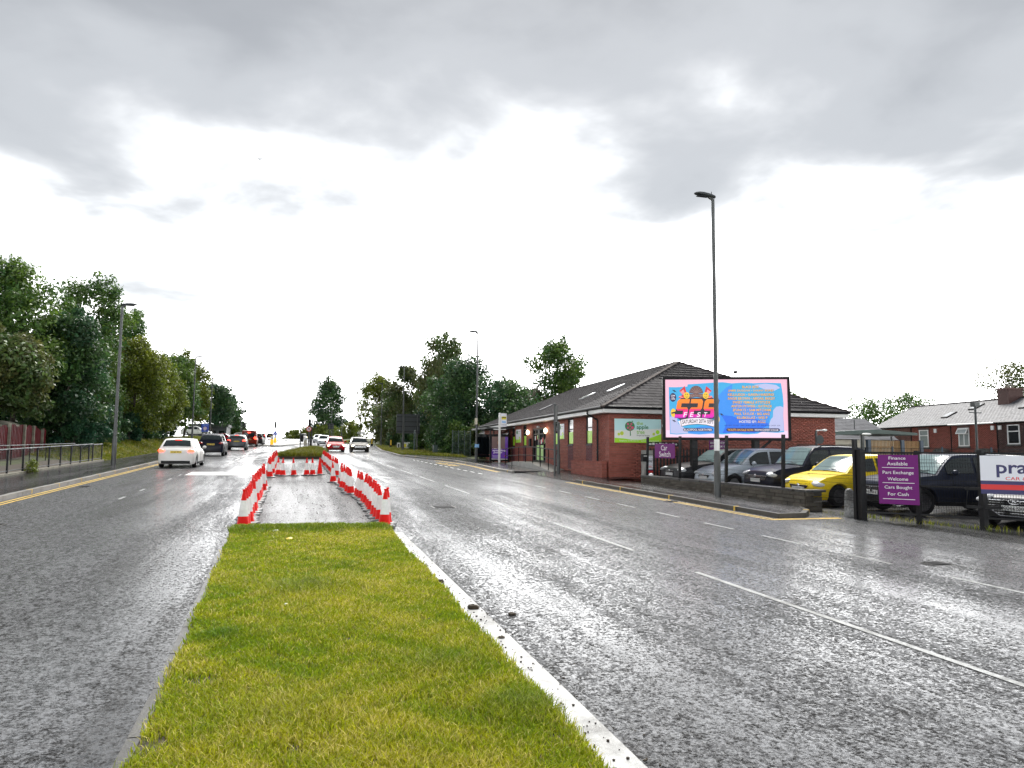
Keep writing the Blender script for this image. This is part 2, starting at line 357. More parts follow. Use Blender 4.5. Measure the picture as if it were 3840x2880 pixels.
def brick_field(O, U, width, z0, z1, nrm, openings=(), bl=.225, bh=.075, joint=.01, proud=.012, topfn=None, jit=.0):
    """matrices of bricks on a wall: O origin (x,y), U unit dir, openings [(u0,u1,z0,z1)]"""
    out = []; U = Vector((U[0], U[1], 0)); Nn = Vector((nrm[0], nrm[1], 0)); k = 0; z = z0
    while z + bh * .5 < z1:
        h = min(bh, z1 - z) - joint; u = -bl * .5 if k % 2 else 0.0
        while u < width:
            a, b = max(u, 0), min(u + bl, width)
            segs = [(a, b)]
            for (o0, o1, p0, p1) in openings:
                if z + h > p0 + .01 and z < p1 - .01:
                    ns = []
                    for (s0, s1) in segs:
                        if o1 <= s0 or o0 >= s1: ns.append((s0, s1))
                        else:
                            if o0 > s0: ns.append((s0, o0))
                            if o1 < s1: ns.append((o1, s1))
                    segs = ns
            for (s0, s1) in segs:
                if s1 - s0 < .03: continue
                zz = z + h / 2
                if topfn and zz > topfn((s0 + s1) / 2): continue
                c = Vector((O[0], O[1], zz)) + U * ((s0 + s1) / 2) + Nn * (proud / 2 + random.uniform(0, jit))
                out.append(TRS(c, U, Nn, Vector((0, 0, 1)), (s1 - s0 - joint, proud, h)))
            u += bl
        z += bh; k += 1
    return out
TXT = {}
def text_mesh(s, bold=0.0):
    k = (s, bold)
    if k in TXT: return TXT[k]
    cu = bpy.data.curves.new('txt', 'FONT'); cu.body = s; cu.size = 1; cu.offset = bold; cu.resolution_u = 3
    o = bpy.data.objects.new('txt', cu); COL.objects.link(o)
    dg = bpy.context.evaluated_depsgraph_get(); me = bpy.data.meshes.new_from_object(o.evaluated_get(dg))
    V = np.array([v.co for v in me.vertices]); F = [tuple(p.vertices) for p in me.polygons]
    bpy.data.objects.remove(o); bpy.data.curves.remove(cu); bpy.data.meshes.remove(me)
    if len(V): V = V - V.min(0)
    TXT[k] = (V, F); return TXT[k]
class Board:
    """flat panel: bottom-left corner O, unit vectors U (right), V (up), outward N; shapes lie lift metres proud"""
    def __init__(s, parent, O, U, V, Nn): s.p = parent; s.O = Vector(O); s.U = Vector(U).normalized(); s.V = Vector(V).normalized(); s.N = Vector(Nn).normalized(); s.l = 0.0
    def P(s, u, v, l=0.0): return s.O + s.U * u + s.V * v + s.N * l
    def slab(s, name, mat, u0, v0, u1, v1, t0, t1, parent=None):
        return MB().prism([s.P(u0, v0, t0), s.P(u1, v0, t0), s.P(u1, v1, t0), s.P(u0, v1, t0)], s.N * (t1 - t0)).build(name, mat, parent or s.p)
    def poly(s, name, mat, pts, lift, parent=None, th=.002):
        return MB().prism([s.P(u, v, lift) for u, v in pts], s.N * th).build(name, mat, parent or s.p)
    def ell(s, name, mat, cu, cv, ru, rv, lift, parent=None, n=24, a0=0, a1=2 * PI):
        full = a1 - a0 > 6.28; m = n if full else n + 1
        return s.poly(name, mat, [(cu + ru * math.cos(a0 + (a1 - a0) * k / n), cv + rv * math.sin(a0 + (a1 - a0) * k / n)) for k in range(m)], lift, parent)
    def text(s, txt, mat, u0, v0, u1, v1, lift, bold=0.0, slant=0.0, parent=None, arc=0.0, name='lettering'):
        V, F = text_mesh(txt, bold)
        if not len(V): return
        w, h = V[:, 0].max(), V[:, 1].max(); mb = MB(); pts = []
        for x, y, _ in V:
            fx, fy = x / w, y / h
            u = u0 + (u1 - u0) * fx + slant * (fy - .5) * (v1 - v0); v = v0 + (v1 - v0) * fy - arc * ((fx - .5) * 2) ** 2
            pts.append(s.P(u, v, lift))
        mb.add(pts, F); return mb.build(name, mat, parent or s.p, fix=False)
# ================================================================ terrain and roads
S = .0245
def rz(y):
    if y <= 200: return S * y
    if y <= 278: return S * y - .00035 * (y - 200) ** 2
    z278 = S * 278 - .00035 * 78 ** 2
    return z278 - .0301 * min(y - 278, 500)
def sst(a, b, x):
    t = min(1, max(0, (x - a) / (b - a))); return t * t * (3 - 2 * t)
def gz(x, y):
    z = rz(y)
    if x > 26: z -= .055 * (min(x, 52) - 26)
    if x < -9.9:
        z += (.95 * sst(-9.9, -13.5, x)) * sst(45, 56, y) * (1 - sst(126, 131, y))
        z += .25 * sst(-11, -13, x) * (1 - sst(45, 56, y))
    if x > 11 and y > 38: z += .35 * sst(12.2, 16, x) * sst(50, 62, y)
    if -9.7 < x < 24 and y < 75: z -= .10
    elif -9.7 < x < 9 : z -= .10
    return z
def sheet(name, xs, ys, fn, mat, parent=None, kind='structure', dz=0.0):
    V = [(x, y, fn(x, y) + dz) for y in ys for x in xs]; nx = len(xs)
    F = [(j * nx + i, j * nx + i + 1, (j + 1) * nx + i + 1, (j + 1) * nx + i) for j in range(len(ys) - 1) for i in range(nx - 1)]
    return fast_mesh(name, np.array(V), np.array(F), mat, parent, kind, smooth=True)
def ribbon(name, pts, mat, dz, parent=None, kind=None):
    """pts: list of (xl, xr, y); quads between successive rows draped on the road"""
    V = []; F = []
    for i, (a, b, y) in enumerate(pts):
        V += [(a, y, rz(y) + dz), (b, y, rz(y) + dz)]
        if i: F.append((2 * i - 2, 2 * i - 1, 2 * i + 1, 2 * i))
    off = np.array(wloc(parent)) if parent else 0
    return fast_mesh(name, np.array(V) - off, np.array(F), mat, parent, kind)
def frange(a, b, n): return [a + (b - a) * i / n for i in range(n + 1)]
gx = [-3000, -800, -250, -120, -60, -35, -24, -18, -15, -13.5, -12.5, -11.5, -10.7, -9.9, -9.6, 0, 8.9, 9.1, 11, 12.2, 13.5, 15, 17, 20, 23.9, 24.1, 26, 30, 36, 44, 52, 65, 90, 150, 300, 900, 3000]
gy = [-60, -20, 0, 15, 30] + frange(40, 130, 30) + frange(136, 300, 26) + [340, 420, 600, 780, 1500, 3500]
struct(sheet('ground', gx, gy, gz, 'ground_green'))
ry = frange(-12, 200, 60) + frange(204, 300, 24) + [360]
road = struct(sheet('road', [-7.1, -3, 2, 7, 9.2], ry, lambda x, y: rz(y), 'road'))
# right-hand widening, forecourt mouth and depot apron: one sheet beside the road
struct(sheet('road_margin', [9.2, 10.5, 12, 13.3], frange(-12, 72, 40), lambda x, y: rz(y), 'road'))
struct(ribbon('slip_road', [(9.2, 9.25, 72), (9.2, 10.2, 85), (9.2, 11.6, 107), (10.2, 13.6, 122), (12.6, 17, 140), (16, 21, 165), (22, 28, 205), (28, 34, 240)], 'road', .004), 'slip road forking off to the right')
struct(ribbon('side_road', [(-60, -7.1, 129), (-60, -7.1, 150)], 'road', .02))
struct(sheet('depot_yard', [13.3, 16, 20, 24, 30], frange(-5, 29.4, 12), lambda x, y: rz(y) - (.055 * max(0, x - 26)), 'forecourt', dz=.004))
struct(sheet('back_street', [30, 36, 44, 50.2], frange(-5, 75, 20), lambda x, y: gz(x, y), 'forecourt', dz=.03))

# lane and edge markings (children of the road)
def mark(name, x0, x1, y0, y1, mat='white_paint', dz=.005, n=3):
    ribbon(name, [(x0, x1, y) for y in frange(y0, y1, n)], mat, dz, road)
for y0, y1 in [(3.0, 9.6), (11.6, 15.6), (17.6, 21.6), (23.6, 27.4), (29.6, 33.2), (35.5, 39.2), (41.5, 45), (47.5, 51), (53.5, 57), (60, 63.5), (67, 70), (74, 77), (82, 85)]:
    mark('lane_dash', 5.55, 5.63, y0, y1, 'white_worn')
for y0 in [5.2, 7.4, 9.6, 11.75, 13.9, 16.2, 18.6, 21, 23.4, 26]:
    mark('bay_dash', 8.96, 9.035, y0, y0 + 1.15, 'white_worn')
for i in range(13): mark('bus_bay_dash', 8.55 + i * .03, 8.66 + i * .03, 54 - i * 1.5, 53.2 - i * 1.5, 'white_paint')
for y0 in [22.6, 25.6, 31.2, 34]: mark('lane_dash', -4.42, -4.34, y0, y0 + .8, 'white_worn')
for y0 in frange(46, 100, 9): mark('lane_dash', -3.35, -3.25, y0, y0 + 3.6)
mark('stop_line', -4.2, -1.05, 34.3, 36.9, 'white_paint')
ribbon('edge_strip', [(1.66 + .012 * y, 2.0 + .009 * y, y) for y in frange(-3, 14.6, 20)], 'edge_white', .006, road)
for dx in (0, .17):
    ribbon('double_yellow_line', [(-6.93 + dx, -6.865 + dx, y) for y in frange(-4, 62, 40)], 'yellow_paint', .005, road)
    ribbon('double_yellow_line', [(11.07 - dx, 11.13 - dx, y) for y in frange(15.5 - dx * .6, 29, 12)], 'yellow_paint', .005, road)
    ribbon('double_yellow_line', [(11.1 - dx, 12.9, 15.5 - dx * .6 - .08), (11.1 - dx, 13.0, 15.5 - dx * .6)], 'yellow_paint', .0055, road)
    ribbon('double_yellow_line', [(a - dx, a + .08 - dx, y) for a, y in [(10.35, 37), (10.42, 40), (10.62, 44), (10.6, 48), (10.1, 53)]], 'yellow_paint', .005, road)
# turn arrow on the right carriageway, hatched lines near the far junction
def flat(name, pts, mat, dz, parent=road):
    MB().add([(x, y, rz(y) + dz) for x, y in pts], [tuple(range(len(pts)))]).build(name, mat, parent, fix=False)
flat('arrow_mark', [(3.6, 29.2), (3.8, 29.2), (3.8, 32), (4.25, 31.8), (3.75, 34), (3.2, 31.8), (3.6, 32)], 'white_worn', .005)
for k, (xa, xb, ya, yb) in enumerate([(-3.3, -.9, 48, 58), (-3.2, -.9, 60, 70), (-3.2, -.9, 52, 64)]):
    flat('hatch_mark', [(xa, ya), (xa + .2, ya), (xb + .1, yb), (xb - .1, yb)], 'white_worn', .005 + k * .001)
flat('junction_mark', [(-2.3, 85.5), (.2, 85.5), (.2, 92), (-2.3, 92)], 'white_paint', .005)
flat('junction_mark', [(-2.6, 94), (-2.45, 94), (-2.9, 118), (-3.05, 118)], 'white_paint', .005)
flat('junction_mark', [(.6, 110), (3.4, 110), (3.4, 113), (.6, 113)], 'white_paint', .005)
struct(ribbon('central_gap_road', [(.2, 3.4, 86), (-.6, 3.6, 92), (-.8, 3.8, 128)], 'patch', .003))
for cx in (9.55,):
    b = Board(road, (cx, 44.2, rz(44.2) + .006), (0, 1, S), (-1, 0, 0), (0, 0, 1))
    b.text('BUS STOP', 'yellow_paint', 0, -.35, 4.6, .35, 0, bold=.01)
for y0 in frange(19.6, 60, 5): mark('road_joint', -4.62, -4.6, y0, y0 + 3.4, 'black', .004)

# ---------------------------------------------------------------- pavements with kerb stones
def kerb_run(parent, pts, mat, inner, h=.115, wdt=.14, length=.9, marks=None, limit=200):
    """pts: polyline [(x,y)]; stones laid end to end; inner = +1/-1 side of the footway"""
    ms = []; k = 0
    for (x0, y0), (x1, y1) in zip(pts, pts[1:]):
        L = math.hypot(x1 - x0, y1 - y0); n = max(1, round(L / length)); d = Vector((x1 - x0, y1 - y0, 0)) / L
        nn = Vector((d.y, -d.x, 0)) * inner
        for i in range(n):
            a, b = L * i / n, L * (i + 1) / n; m = (a + b) / 2; px, py = x0 + d.x * m, y0 + d.y * m
            dd = Vector((d.x, d.y, (rz(y0 + d.y * b) - rz(y0 + d.y * a)) / (b - a))).normalized()
            c = Vector((px, py, rz(py) + h / 2 - .02 + random.uniform(-.004, .004))) + nn * (wdt / 2 + random.uniform(-.004, .004))
            ms.append(TRS(c, dd, nn, dd.cross(nn) if dd.cross(nn).z > 0 else nn.cross(dd), (b - a - .012, wdt, h + .04)))
            if marks and k % marks == 0:
                e = TRS(c + Vector((0, 0, .003)) - nn * .002 + dd * ((b - a) / 2 - .1), dd, nn, Vector((0, 0, 1)), (.075, wdt + .003, h + .042))
                pieces(parent, 'yellow_kerb_mark', [e], 'yellow_paint')
            k += 1
    pieces(parent, 'kerb_stone', ms, mat, limit)
def slab(name, poly, mat, dz, label=None):
    """flat-topped slab draped on the road plane, polygon list of (x,y)"""
    mb = MB(); n = len(poly)
    V = [(x, y, rz(y) + dz) for x, y in poly] + [(x, y, rz(y) - .1) for x, y in poly]
    mb.add(V, [tuple(range(n))] + [(i, (i + 1) % n, n + (i + 1) % n, n + i) for i in range(n)])
    o = mb.build(name, mat); struct(o, label); return o
pl = slab('pavement', [(-7.24, -10), (-7.24, 60), (-7.24, 128), (-9.9, 128), (-9.9, 60), (-9.9, -10)], 'footway', .115, 'dark wet footway along the left kerb')
kerb_run(pl, [(-7.1, 16), (-7.1, 76)], 'kerb_grey', -1, marks=3)
kerb_run(pl, [(-7.1, -6), (-7.1, 16)], 'kerb_grey', -1, marks=3)
kerb_run(pl, [(-7.1, 76), (-7.1, 128)], 'kerb_grey', -1, length=3)
pr = slab('pavement', [(11.49, 29), (11.49, 15.75), (12.1, 15.85), (12.75, 16.5), (13.2, 17.3), (13.25, 29)], 'footway', .115, 'wet footway in front of the depot wall')
kerb_run(pr, [(11.35, 29), (11.35, 15.6), (12.2, 15.7), (12.85, 16.4), (13.28, 17.3)], 'kerb_dark', -1, marks=4)
pb = slab('pavement', [(10.83, 36), (10.83, 39.5), (11.15, 45), (11.05, 51), (10.05, 56), (8.9, 62), (9.4, 64), (11.2, 60), (13.1, 56), (13.1, 36)], 'footway', .11, 'footway at the bus stop')
kerb_run(pb, [(10.69, 36), (10.69, 39.5), (11.02, 45), (10.9, 51), (9.9, 55.8), (8.76, 61.8), (9.1, 71), (9.28, 79.5), (11.0, 100), (11.7, 108)], 'kerb_grey', 1, marks=3)
struct(sheet('forecourt', [11.35, 12.4, 13.4, 14.2], frange(28.6, 36.6, 8), lambda x, y: rz(y) + .02 + .16 * sst(11.4, 13.2, x), 'forecourt'), 'dark tarmac ramp mouth in front of the brick nursery')
vr = slab('verge', [(8.95, 62.2), (9.25, 71), (9.42, 79.5), (11.1, 100), (11.8, 107.6), (12.6, 100), (12.2, 88), (12.4, 74), (13, 62), (13.2, 56.5), (11.3, 60.3), (9.6, 63.8)], 'ground_green', .13, 'raised grass verge at the slip road corner')

# ---------------------------------------------------------------- centre islands
isl = slab('grass_island', [(-.78, -4), (-.78, 6), (-.95, 15.3), (1.84, 15.0), (1.72, 6), (1.66, -4)], 'soil', .075, 'soil bed of the central grass reserve')
kerb_run(isl, [(-.87, -3), (-.87, 6), (-1.03, 15.6)], 'kerb_dark', 1, h=.06, wdt=.08)
struct(ribbon('paved_island', [(-.98, 1.98, 15.0), (-.9, 2.02, 30), (-.85, 2.05, 54)], 'patch', .022), 'tarmac strip between the cone rows')
for y0, c in ((29.2, .05), (36.2, .07), (43, .05), (50, .06)):
    ribbon('tar_joint', [(-.85, 2.0, y0), (-.85, 2.0, y0 + c)], 'black', .025, isl)
is2 = slab('grass_island', [(-.8, 54), (2.25, 54), (2.9, 62), (3.0, 74), (2.4, 82), (1.0, 70), (-.2, 60)], 'soil', .2, 'short grassed traffic island beyond the cones')
is3 = slab('traffic_island', [(-3.3, 100), (-1.3, 100), (-.9, 103), (3.2, 128), (2.6, 131), (-3.0, 131)], 'concrete', .13, 'kerbed refuge with the amber bollards')
kerb_run(is3, [(-3.1, 131), (-3.45, 100), (-1.3, 99.85), (-.8, 103), (3.35, 128)], 'kerb_dark', 1, length=2.2)
is4 = slab('traffic_island', [(1.5, 92), (2.6, 84), (3.5, 92), (3.4, 108), (2.2, 112)], 'patch', .11, 'narrow far island with grey posts')
struct(slab('verge', [(9.6, 112), (10.4, 122), (12.8, 141), (16, 166), (19, 190), (12, 190), (9.5, 150)], 'ground_green', .12), 'grass nose between main road and slip road')

# ---------------------------------------------------------------- grass
def grass(name, poly, n, hgt, wid, zfn, label, parent=None, seed=1, near=True, lush=None, tone=1.0):
    r = np.random.default_rng(seed); P = np.array(poly); lo, hi = P.min(0), P.max(0); xs = []; ys = []
    got = 0
    while got < n:
        c = r.uniform(lo, hi, (n * 2, 2))
        if near:   # thin out with distance from the camera
            d = np.hypot(c[:, 0], c[:, 1]); c = c[r.uniform(0, 1, len(c)) < np.clip((4.5 / np.maximum(d, 4.5)) ** 1.25, 0, 1)]
        ins = np.zeros(len(c), bool); j = len(P) - 1
        for i in range(len(P)):
            cond = ((P[i, 1] > c[:, 1]) != (P[j, 1] > c[:, 1])) & (c[:, 0] < (P[j, 0] - P[i, 0]) * (c[:, 1] - P[i, 1]) / (P[j, 1] - P[i, 1] + 1e-12) + P[i, 0]); ins ^= cond; j = i
        c = c[ins]; xs.append(c[:, 0]); ys.append(c[:, 1]); got += len(c)
    x = np.concatenate(xs)[:n]; y = np.concatenate(ys)[:n]
    if near:
        x = x + r.normal(0, .022, n) + .022 * np.sin(y * 2.3) * np.sin(y * .9 + 1) * (x > .5) - .018 * np.sin(y * 3.1 + 1) * (x < 0)
        keep = np.ones(n, bool)
        for bx0, by0, bs in BARE: keep &= (r.uniform(0, 1, n) > .92 * np.exp(-((x - bx0) ** 2 + (y - by0) ** 2) / (bs * bs)))
        keep &= r.uniform(0, 1, n) > .5 * np.clip(np.sin(x * 13 + 2 * np.sin(y * 5)) + np.sin(y * 9 + 2.5 * np.sin(x * 6)) - .9, 0, 1)
        x, y = x[keep], y[keep]; n = len(x)
    z = np.array([zfn(a, b) for a, b in zip(x, y)])
    pn = (np.sin(x * 2.1 + 1.3 * np.sin(y * 1.7)) + np.sin(y * 1.4 + 2 * np.sin(x * 1.1 + .5)) + np.sin(x * 5.3 + y * 3.7) * .6) / 2.6
    pn2 = (np.sin(x * 9 + 3 * np.sin(y * 4)) + np.sin(y * 11 + 2 * np.sin(x * 7))) / 2
    d = np.hypot(x, y); grow = np.clip(d / 5, 1, 3.2) if near else np.ones(n)
    h = hgt * r.uniform(.55, 1.35, n) * (1 + .25 * pn); ww = wid * r.uniform(.7, 1.3, n) * grow
    if lush is not None: m = lush(x, y); h = h * (1 + m)
    az = r.uniform(0, 2 * PI, n); ln = r.uniform(.25, 1.1, n); la = r.uniform(0, 2 * PI, n)
    sx, sy = np.cos(az) * ww / 2, np.sin(az) * ww / 2; lx, ly = np.cos(la) * ln * h, np.sin(la) * ln * h
    V = np.zeros((n, 5, 3))
    V[:, 0] = np.c_[x - sx, y - sy, z - .01]; V[:, 1] = np.c_[x + sx, y + sy, z - .01]
    V[:, 2] = np.c_[x + sx * .8 + lx * .35, y + sy * .8 + ly * .35, z + h * .62]; V[:, 3] = np.c_[x - sx * .8 + lx * .35, y - sy * .8 + ly * .35, z + h * .62]
    V[:, 4] = np.c_[x + lx, y + ly, z + h * np.sqrt(np.clip(1.1 - .3 * ln, .3, 1))]
    b = np.arange(n)[:, None] * 5
    F = np.concatenate([b + np.array([0, 1, 2]), b + np.array([0, 2, 3]), b + np.array([3, 2, 4])])
    green = np.array([.20, .30, .006]); olive = np.array([.43, .425, .014]); straw = np.array([.62, .54, .16]); deep = np.array([.07, .17, .008])
    t = np.clip(.5 + .42 * pn + .25 * pn2 + r.normal(0, .22, n), 0, 1)[:, None]
    c = green * (1 - t) + olive * t
    st = (r.uniform(0, 1, n) < np.clip(.15 + .17 * pn + .08 * pn2, .03, .5))[:, None]; c = np.where(st, straw, c)
    if lush is not None: lm = np.clip(lush(x, y), 0, .8)[:, None]; c = c * (1 - .75 * lm) + deep * .75 * lm
    c = c * r.uniform(.55, 1.45, (n, 1)) * tone
    C = np.repeat(c[:, None, :], 5, 1)
    o = fast_mesh(name, V.reshape(-1, 3), F, 'grass_blade', parent, kind='stuff', col=C.reshape(-1, 3))
    if parent is None and label: o['label'] = label; o['category'] = 'grass'
    return o
BARE = [(.35, 12.2, .12), (.62, 11.9, .1), (-.35, 10.4, .14), (.55, 6.9, .1), (.9, 9.0, .1), (-.55, 6.0, .16), (1.35, 7.4, .12), (-.7, 4.9, .14), (.1, 4.6, .1), (.8, 5.2, .08), (1.1, 10.8, .12), (-.2, 8.0, .08)]
def lush(x, y):
    e = np.exp(-((y - 14.6) / .45) ** 2) * (.7 + .8 * np.abs(np.sin(x * 4.1 + 1.3 * np.sin(x * 9))))
    for cx, cy, s, a in ((.2, 9.2, .5, .7), (1.2, 6.0, .35, .6), (-.5, 7.2, .2, 1.0), (.75, 10.5, .4, .4), (1.55, 4.9, .3, .8), (.0, 5.2, .3, .3)):
        e = e + a * np.exp(-((x - cx) ** 2 + (y - cy) ** 2) / (s * s))
    return e
grass('island_grass', [(-.765, 2.6), (-.775, 6), (-.95, 15.35), (1.86, 15.1), (1.76, 6), (1.70, 2.6)], 290000, .046, .0068, lambda x, y: rz(y) + .075, 'patchy mown grass on the near central reserve', seed=3, lush=lush)
grass('island_grass', [(-.8, 54), (2.25, 54), (2.9, 62), (3.0, 74), (2.4, 82), (1.0, 70), (-.2, 60)], 26000, .30, .03, lambda x, y: rz(y) + .2, 'longer dark grass on the small traffic island beyond the cones', seed=4, near=False, tone=.42)
grass('verge_grass', [(8.95, 62.2), (9.25, 71), (9.42, 79.5), (11.1, 100), (11.8, 107.6), (12.6, 100), (12.2, 88), (12.4, 74), (13, 62), (13.2, 56.5), (11.3, 60.3), (9.6, 63.8)], 26000, .16, .03, lambda x, y: rz(y) + .13, 'mown grass on the verge below the grey sign backs', seed=5, near=False, tone=.45)
grass('bank_grass', [(-10, 46.5), (-10, 126), (-13, 126), (-16, 80), (-16, 50), (-13, 46.5)], 60000, .14, .035, lambda x, y: gz(x, y), 'grass bank rising from the left footway to the trees', seed=6, near=False, tone=.5)
grass('weed_tufts', [(13.3, 16.6), (13.55, 16.6), (14.2, 14.2), (15.2, 12.4), (14.9, 12.2), (13.9, 13.9)], 260, .10, .012, lambda x, y: rz(y) + .006, 'straggly weeds along the foot of the depot gate', seed=8, near=False, tone=.55)
grass('verge_grass', [(9.6, 112), (10.4, 122), (12.8, 141), (16, 166), (12, 166), (9.5, 140)], 9000, .18, .06, lambda x, y: rz(y) + .12, 'grass on the nose between the main road and slip road', seed=9, near=False, tone=.45)
grass('roadside_grass', [(12.6, 62), (12.3, 76), (12.6, 100), (14, 122), (20, 150), (24, 150), (18, 110), (17, 62)], 26000, .2, .05, lambda x, y: gz(x, y), 'rough grass under the right-hand trees', seed=10, near=False, tone=.42)
struct(sheet('planting_bed', [-13.9, -12, -10.2], frange(15, 46, 10), lambda x, y: gz(x, y) if x < -9.9 else rz(y), 'soil', dz=.03))
def cover(x, y, w_, d_, label, name='iron_cover'):
    t = thing(name, label, 'drain cover', (x, y, rz(y))); MB().add([(x + a, y + b, rz(y + b) + .007) for a, b in ((-w_, -d_), (w_, -d_), (w_, d_), (-w_, d_))], [(0, 1, 2, 3)]).build('frame', 'kerb_dark', t, fix=False)
    n_ = 5
    for i in range(n_): yy = y - d_ + 2 * d_ * (i + .5) / n_; MB().box((x, yy, rz(yy) + .010), (1.7 * w_, 1.2 * d_ / n_, .008)).build('bar', 'black', t)
cover(9.75, 9.5, .2, .13, 'iron cover set in the road right of the dashed bay line'); cover(10.95, 20.2, .16, .2, 'drain grating in the gutter by the right kerb', 'drain_grating'); cover(-6.35, 27.5, .16, .22, 'drain grating in the left gutter over the yellow lines', 'drain_grating'); cover(-5.6, 16.8, .34, .3, 'iron cover in the left lane near the picture edge'); cover(3.9, 19.4, .3, .3, 'iron cover in the middle of the right carriageway')
# loose bits: mud clods, leaf litter and paper scraps
def clod(name, x, y, z, s, mat, label, cat):
    mb = MB(); r = random.Random(int(x * 1000 + y * 77)); mb.ball((x, y, z + s * .25), (s, s * .8, s * .45), 8, 5)
    mb.v = [(a + r.uniform(-.2, .2) * s, b + r.uniform(-.2, .2) * s, c + r.uniform(-.12, .12) * s) for a, b, c in mb.v]
    return tag(mb.build(name, mat, smooth=True), label, cat)
clod('mud_clod', 1.98, 8.1, rz(8.1), .07, 'soil', 'larger dark mud clod lying on the white edge strip', 'mud')
clod('mud_clod', 2.32, 7.75, rz(7.75), .045, 'soil', 'small dark mud clod on the road just right of the edge strip', 'mud')
clod('mud_clod', 1.9, 9.6, rz(9.6), .06, 'soil', 'mud clod farthest up the white edge strip', 'mud')
clod('mud_clod', 1.96, 6.9, rz(6.9), .035, 'soil', 'mud clod nearest the camera on the edge strip', 'mud')
clod('paper_scrap', -.18, 14.2, rz(14.2) + .1, .06, 'print_white', 'crumpled white paper scrap in the grass near the tarmac', 'litter')
clod('paper_scrap', .02, 8.3, rz(8.3) + .1, .025, 'print_white', 'tiny white scrap in the middle of the grass', 'litter')
clod('fallen_leaf', .05, 13.2, rz(13.2) + .1, .06, 'plate_yellow', 'pale yellow leaf lying on the grass', 'leaf')
clod('fallen_leaf', 1.05, 6.1, rz(6.1) + .1, .022, 'bollard_yellow', 'small orange leaf on the near right of the grass', 'leaf')
gr = []; rr = random.Random(5)
for i in range(260):
    y = rr.uniform(3.5, 14); x = 1.8 + abs(rr.gauss(0, .22)); s = rr.uniform(.006, .018)
    gr.append(TRS(Vector((x, y, rz(y) + .008 + s * .3)), Vector((math.cos(i), math.sin(i), 0)), Vector((-math.sin(i), math.cos(i), 0)), Vector((0, 0, 1)), (s, s * .8, s * .6)))
for i in range(220):
    y = rr.uniform(15, 26); x = rr.uniform(-.6, 1.7); s = rr.uniform(.006, .02)
    gr.append(TRS(Vector((x, y, rz(y) + .03)), Vector((math.cos(i), math.sin(i), 0)), Vector((-math.sin(i), math.cos(i), 0)), Vector((0, 0, 1)), (s, s * .8, s * .6)))
A = np.array([[list(q) for q in m] for m in gr]); Vv = np.einsum('nij,vj->nvi', A[:, :3, :3], _BOXV) + A[:, None, :3, 3]
o = fast_mesh('grit', Vv.reshape(-1, 3), (_BOXF[None] + 8 * np.arange(len(gr))[:, None, None]).reshape(-1, 4), 'soil', kind='stuff'); o['label'] = 'scattered grit and soil crumbs beside the reserve'; o['category'] = 'grit'
# ================================================================ traffic cones
def cone_proto():
    parts = {}
    prof = lambda z: .118 + (.024 - .118) * (z - .05) / .70
    def band(z0, z1, extra=0.0, n=18):
        return MB().lathe([(prof(z0) + extra, z0), (prof(z1) + extra, z1)], n)
    red = MB()
    red.lathe([(.135, .045), (.128, .06), (prof(.075) + .004, .075), (prof(.66), .66), (.030, .675), (.030, .688), (.019, .70), (.032, .738), (.030, .755), (.012, .758)], 18)
    parts['body'] = (red.mesh('body', smooth=True), 'cone_red')
    parts['reflective_sleeve'] = (band(.245, .545, .003).mesh('reflective_sleeve', smooth=True), 'cone_white')
    b = MB(); k = []
    for a in range(8):
        t = 2 * PI * (a + .5) / 8; rr_ = .235 if True else 0; k.append((rr_ * math.cos(t), rr_ * math.sin(t)))
    n = 8; V = [(x, y, 0.0) for x, y in k] + [(x, y, .028) for x, y in k] + [(x * .82, y * .82, .05) for x, y in k]
    b.add(V, [tuple(range(n - 1, -1, -1)), tuple(range(2 * n, 3 * n))] + [(i, (i + 1) % n, n + (i + 1) % n, n + i) for i in range(n)] + [(n + i, n + (i + 1) % n, 2 * n + (i + 1) % n, 2 * n + i) for i in range(n)])
    parts['base'] = (b.mesh('base'), 'cone_base')
    sp = MB().lathe([(.135, .045), (.128, .06), (prof(.075) + .004, .075), (prof(.66), .66), (.036, .675), (.028, .70), (.034, .735), (.012, .752)], 18)
    parts['body_plain'] = (sp.mesh('body', smooth=True), 'cone_red')
    return parts
CP = cone_proto()
def cone(x, y, label, group, plain=False, lean=0.0, rz_=None):
    rc = random.Random(int(x * 991 + y * 137))
    t = thing('traffic_cone', label, 'traffic cone', (x, y, rz(y) + .024), rc.uniform(0, 6) if rz_ is None else rz_, group)
    t.rotation_euler = (rc.gauss(0, .03) + math.atan(S), rc.gauss(0, .03) + lean, t.rotation_euler[2])
    for nm in (('body_plain', 'base') if plain else ('body', 'reflective_sleeve', 'base')):
        obj('body' if nm == 'body_plain' else nm, CP[nm][0], CP[nm][1], t)
    return t
rc = random.Random(3)
ORD = ['first','second','third','fourth','fifth','sixth','seventh','eighth','ninth','tenth','eleventh','twelfth','thirteenth','fourteenth','fifteenth','sixteenth','seventeenth','eighteenth','nineteenth','twentieth']+['twenty-'+q for q in ('first','second','third','fourth','fifth','sixth','seventh','eighth','ninth')]+['thirtieth','thirty-first','thirty-second','thirty-third','thirty-fourth']
GL, GLF = 'cones in the near left row', 'cones in the far left row'
k = 1; y = 15.75
cone(-.80, 15.35, 'nearest traffic cone of the left row, standing at the grass edge', GL)
while y < 27.6:
    cone(-.80 + rc.gauss(0, .032), y, ORD[k] + ' cone back from the grass in the near left row', GL); k += 1; y += rc.uniform(.47, .58)
cone(-.72, 32.15, 'front cone of the far left row, its black base in view', GLF)
k = 1; y = 32.75
while y < 47.5:
    cone(-.75 + rc.gauss(0, .035), y, ORD[k] + ' cone back in the far left row beside the small island', GLF); k += 1; y += rc.uniform(.5, .66)
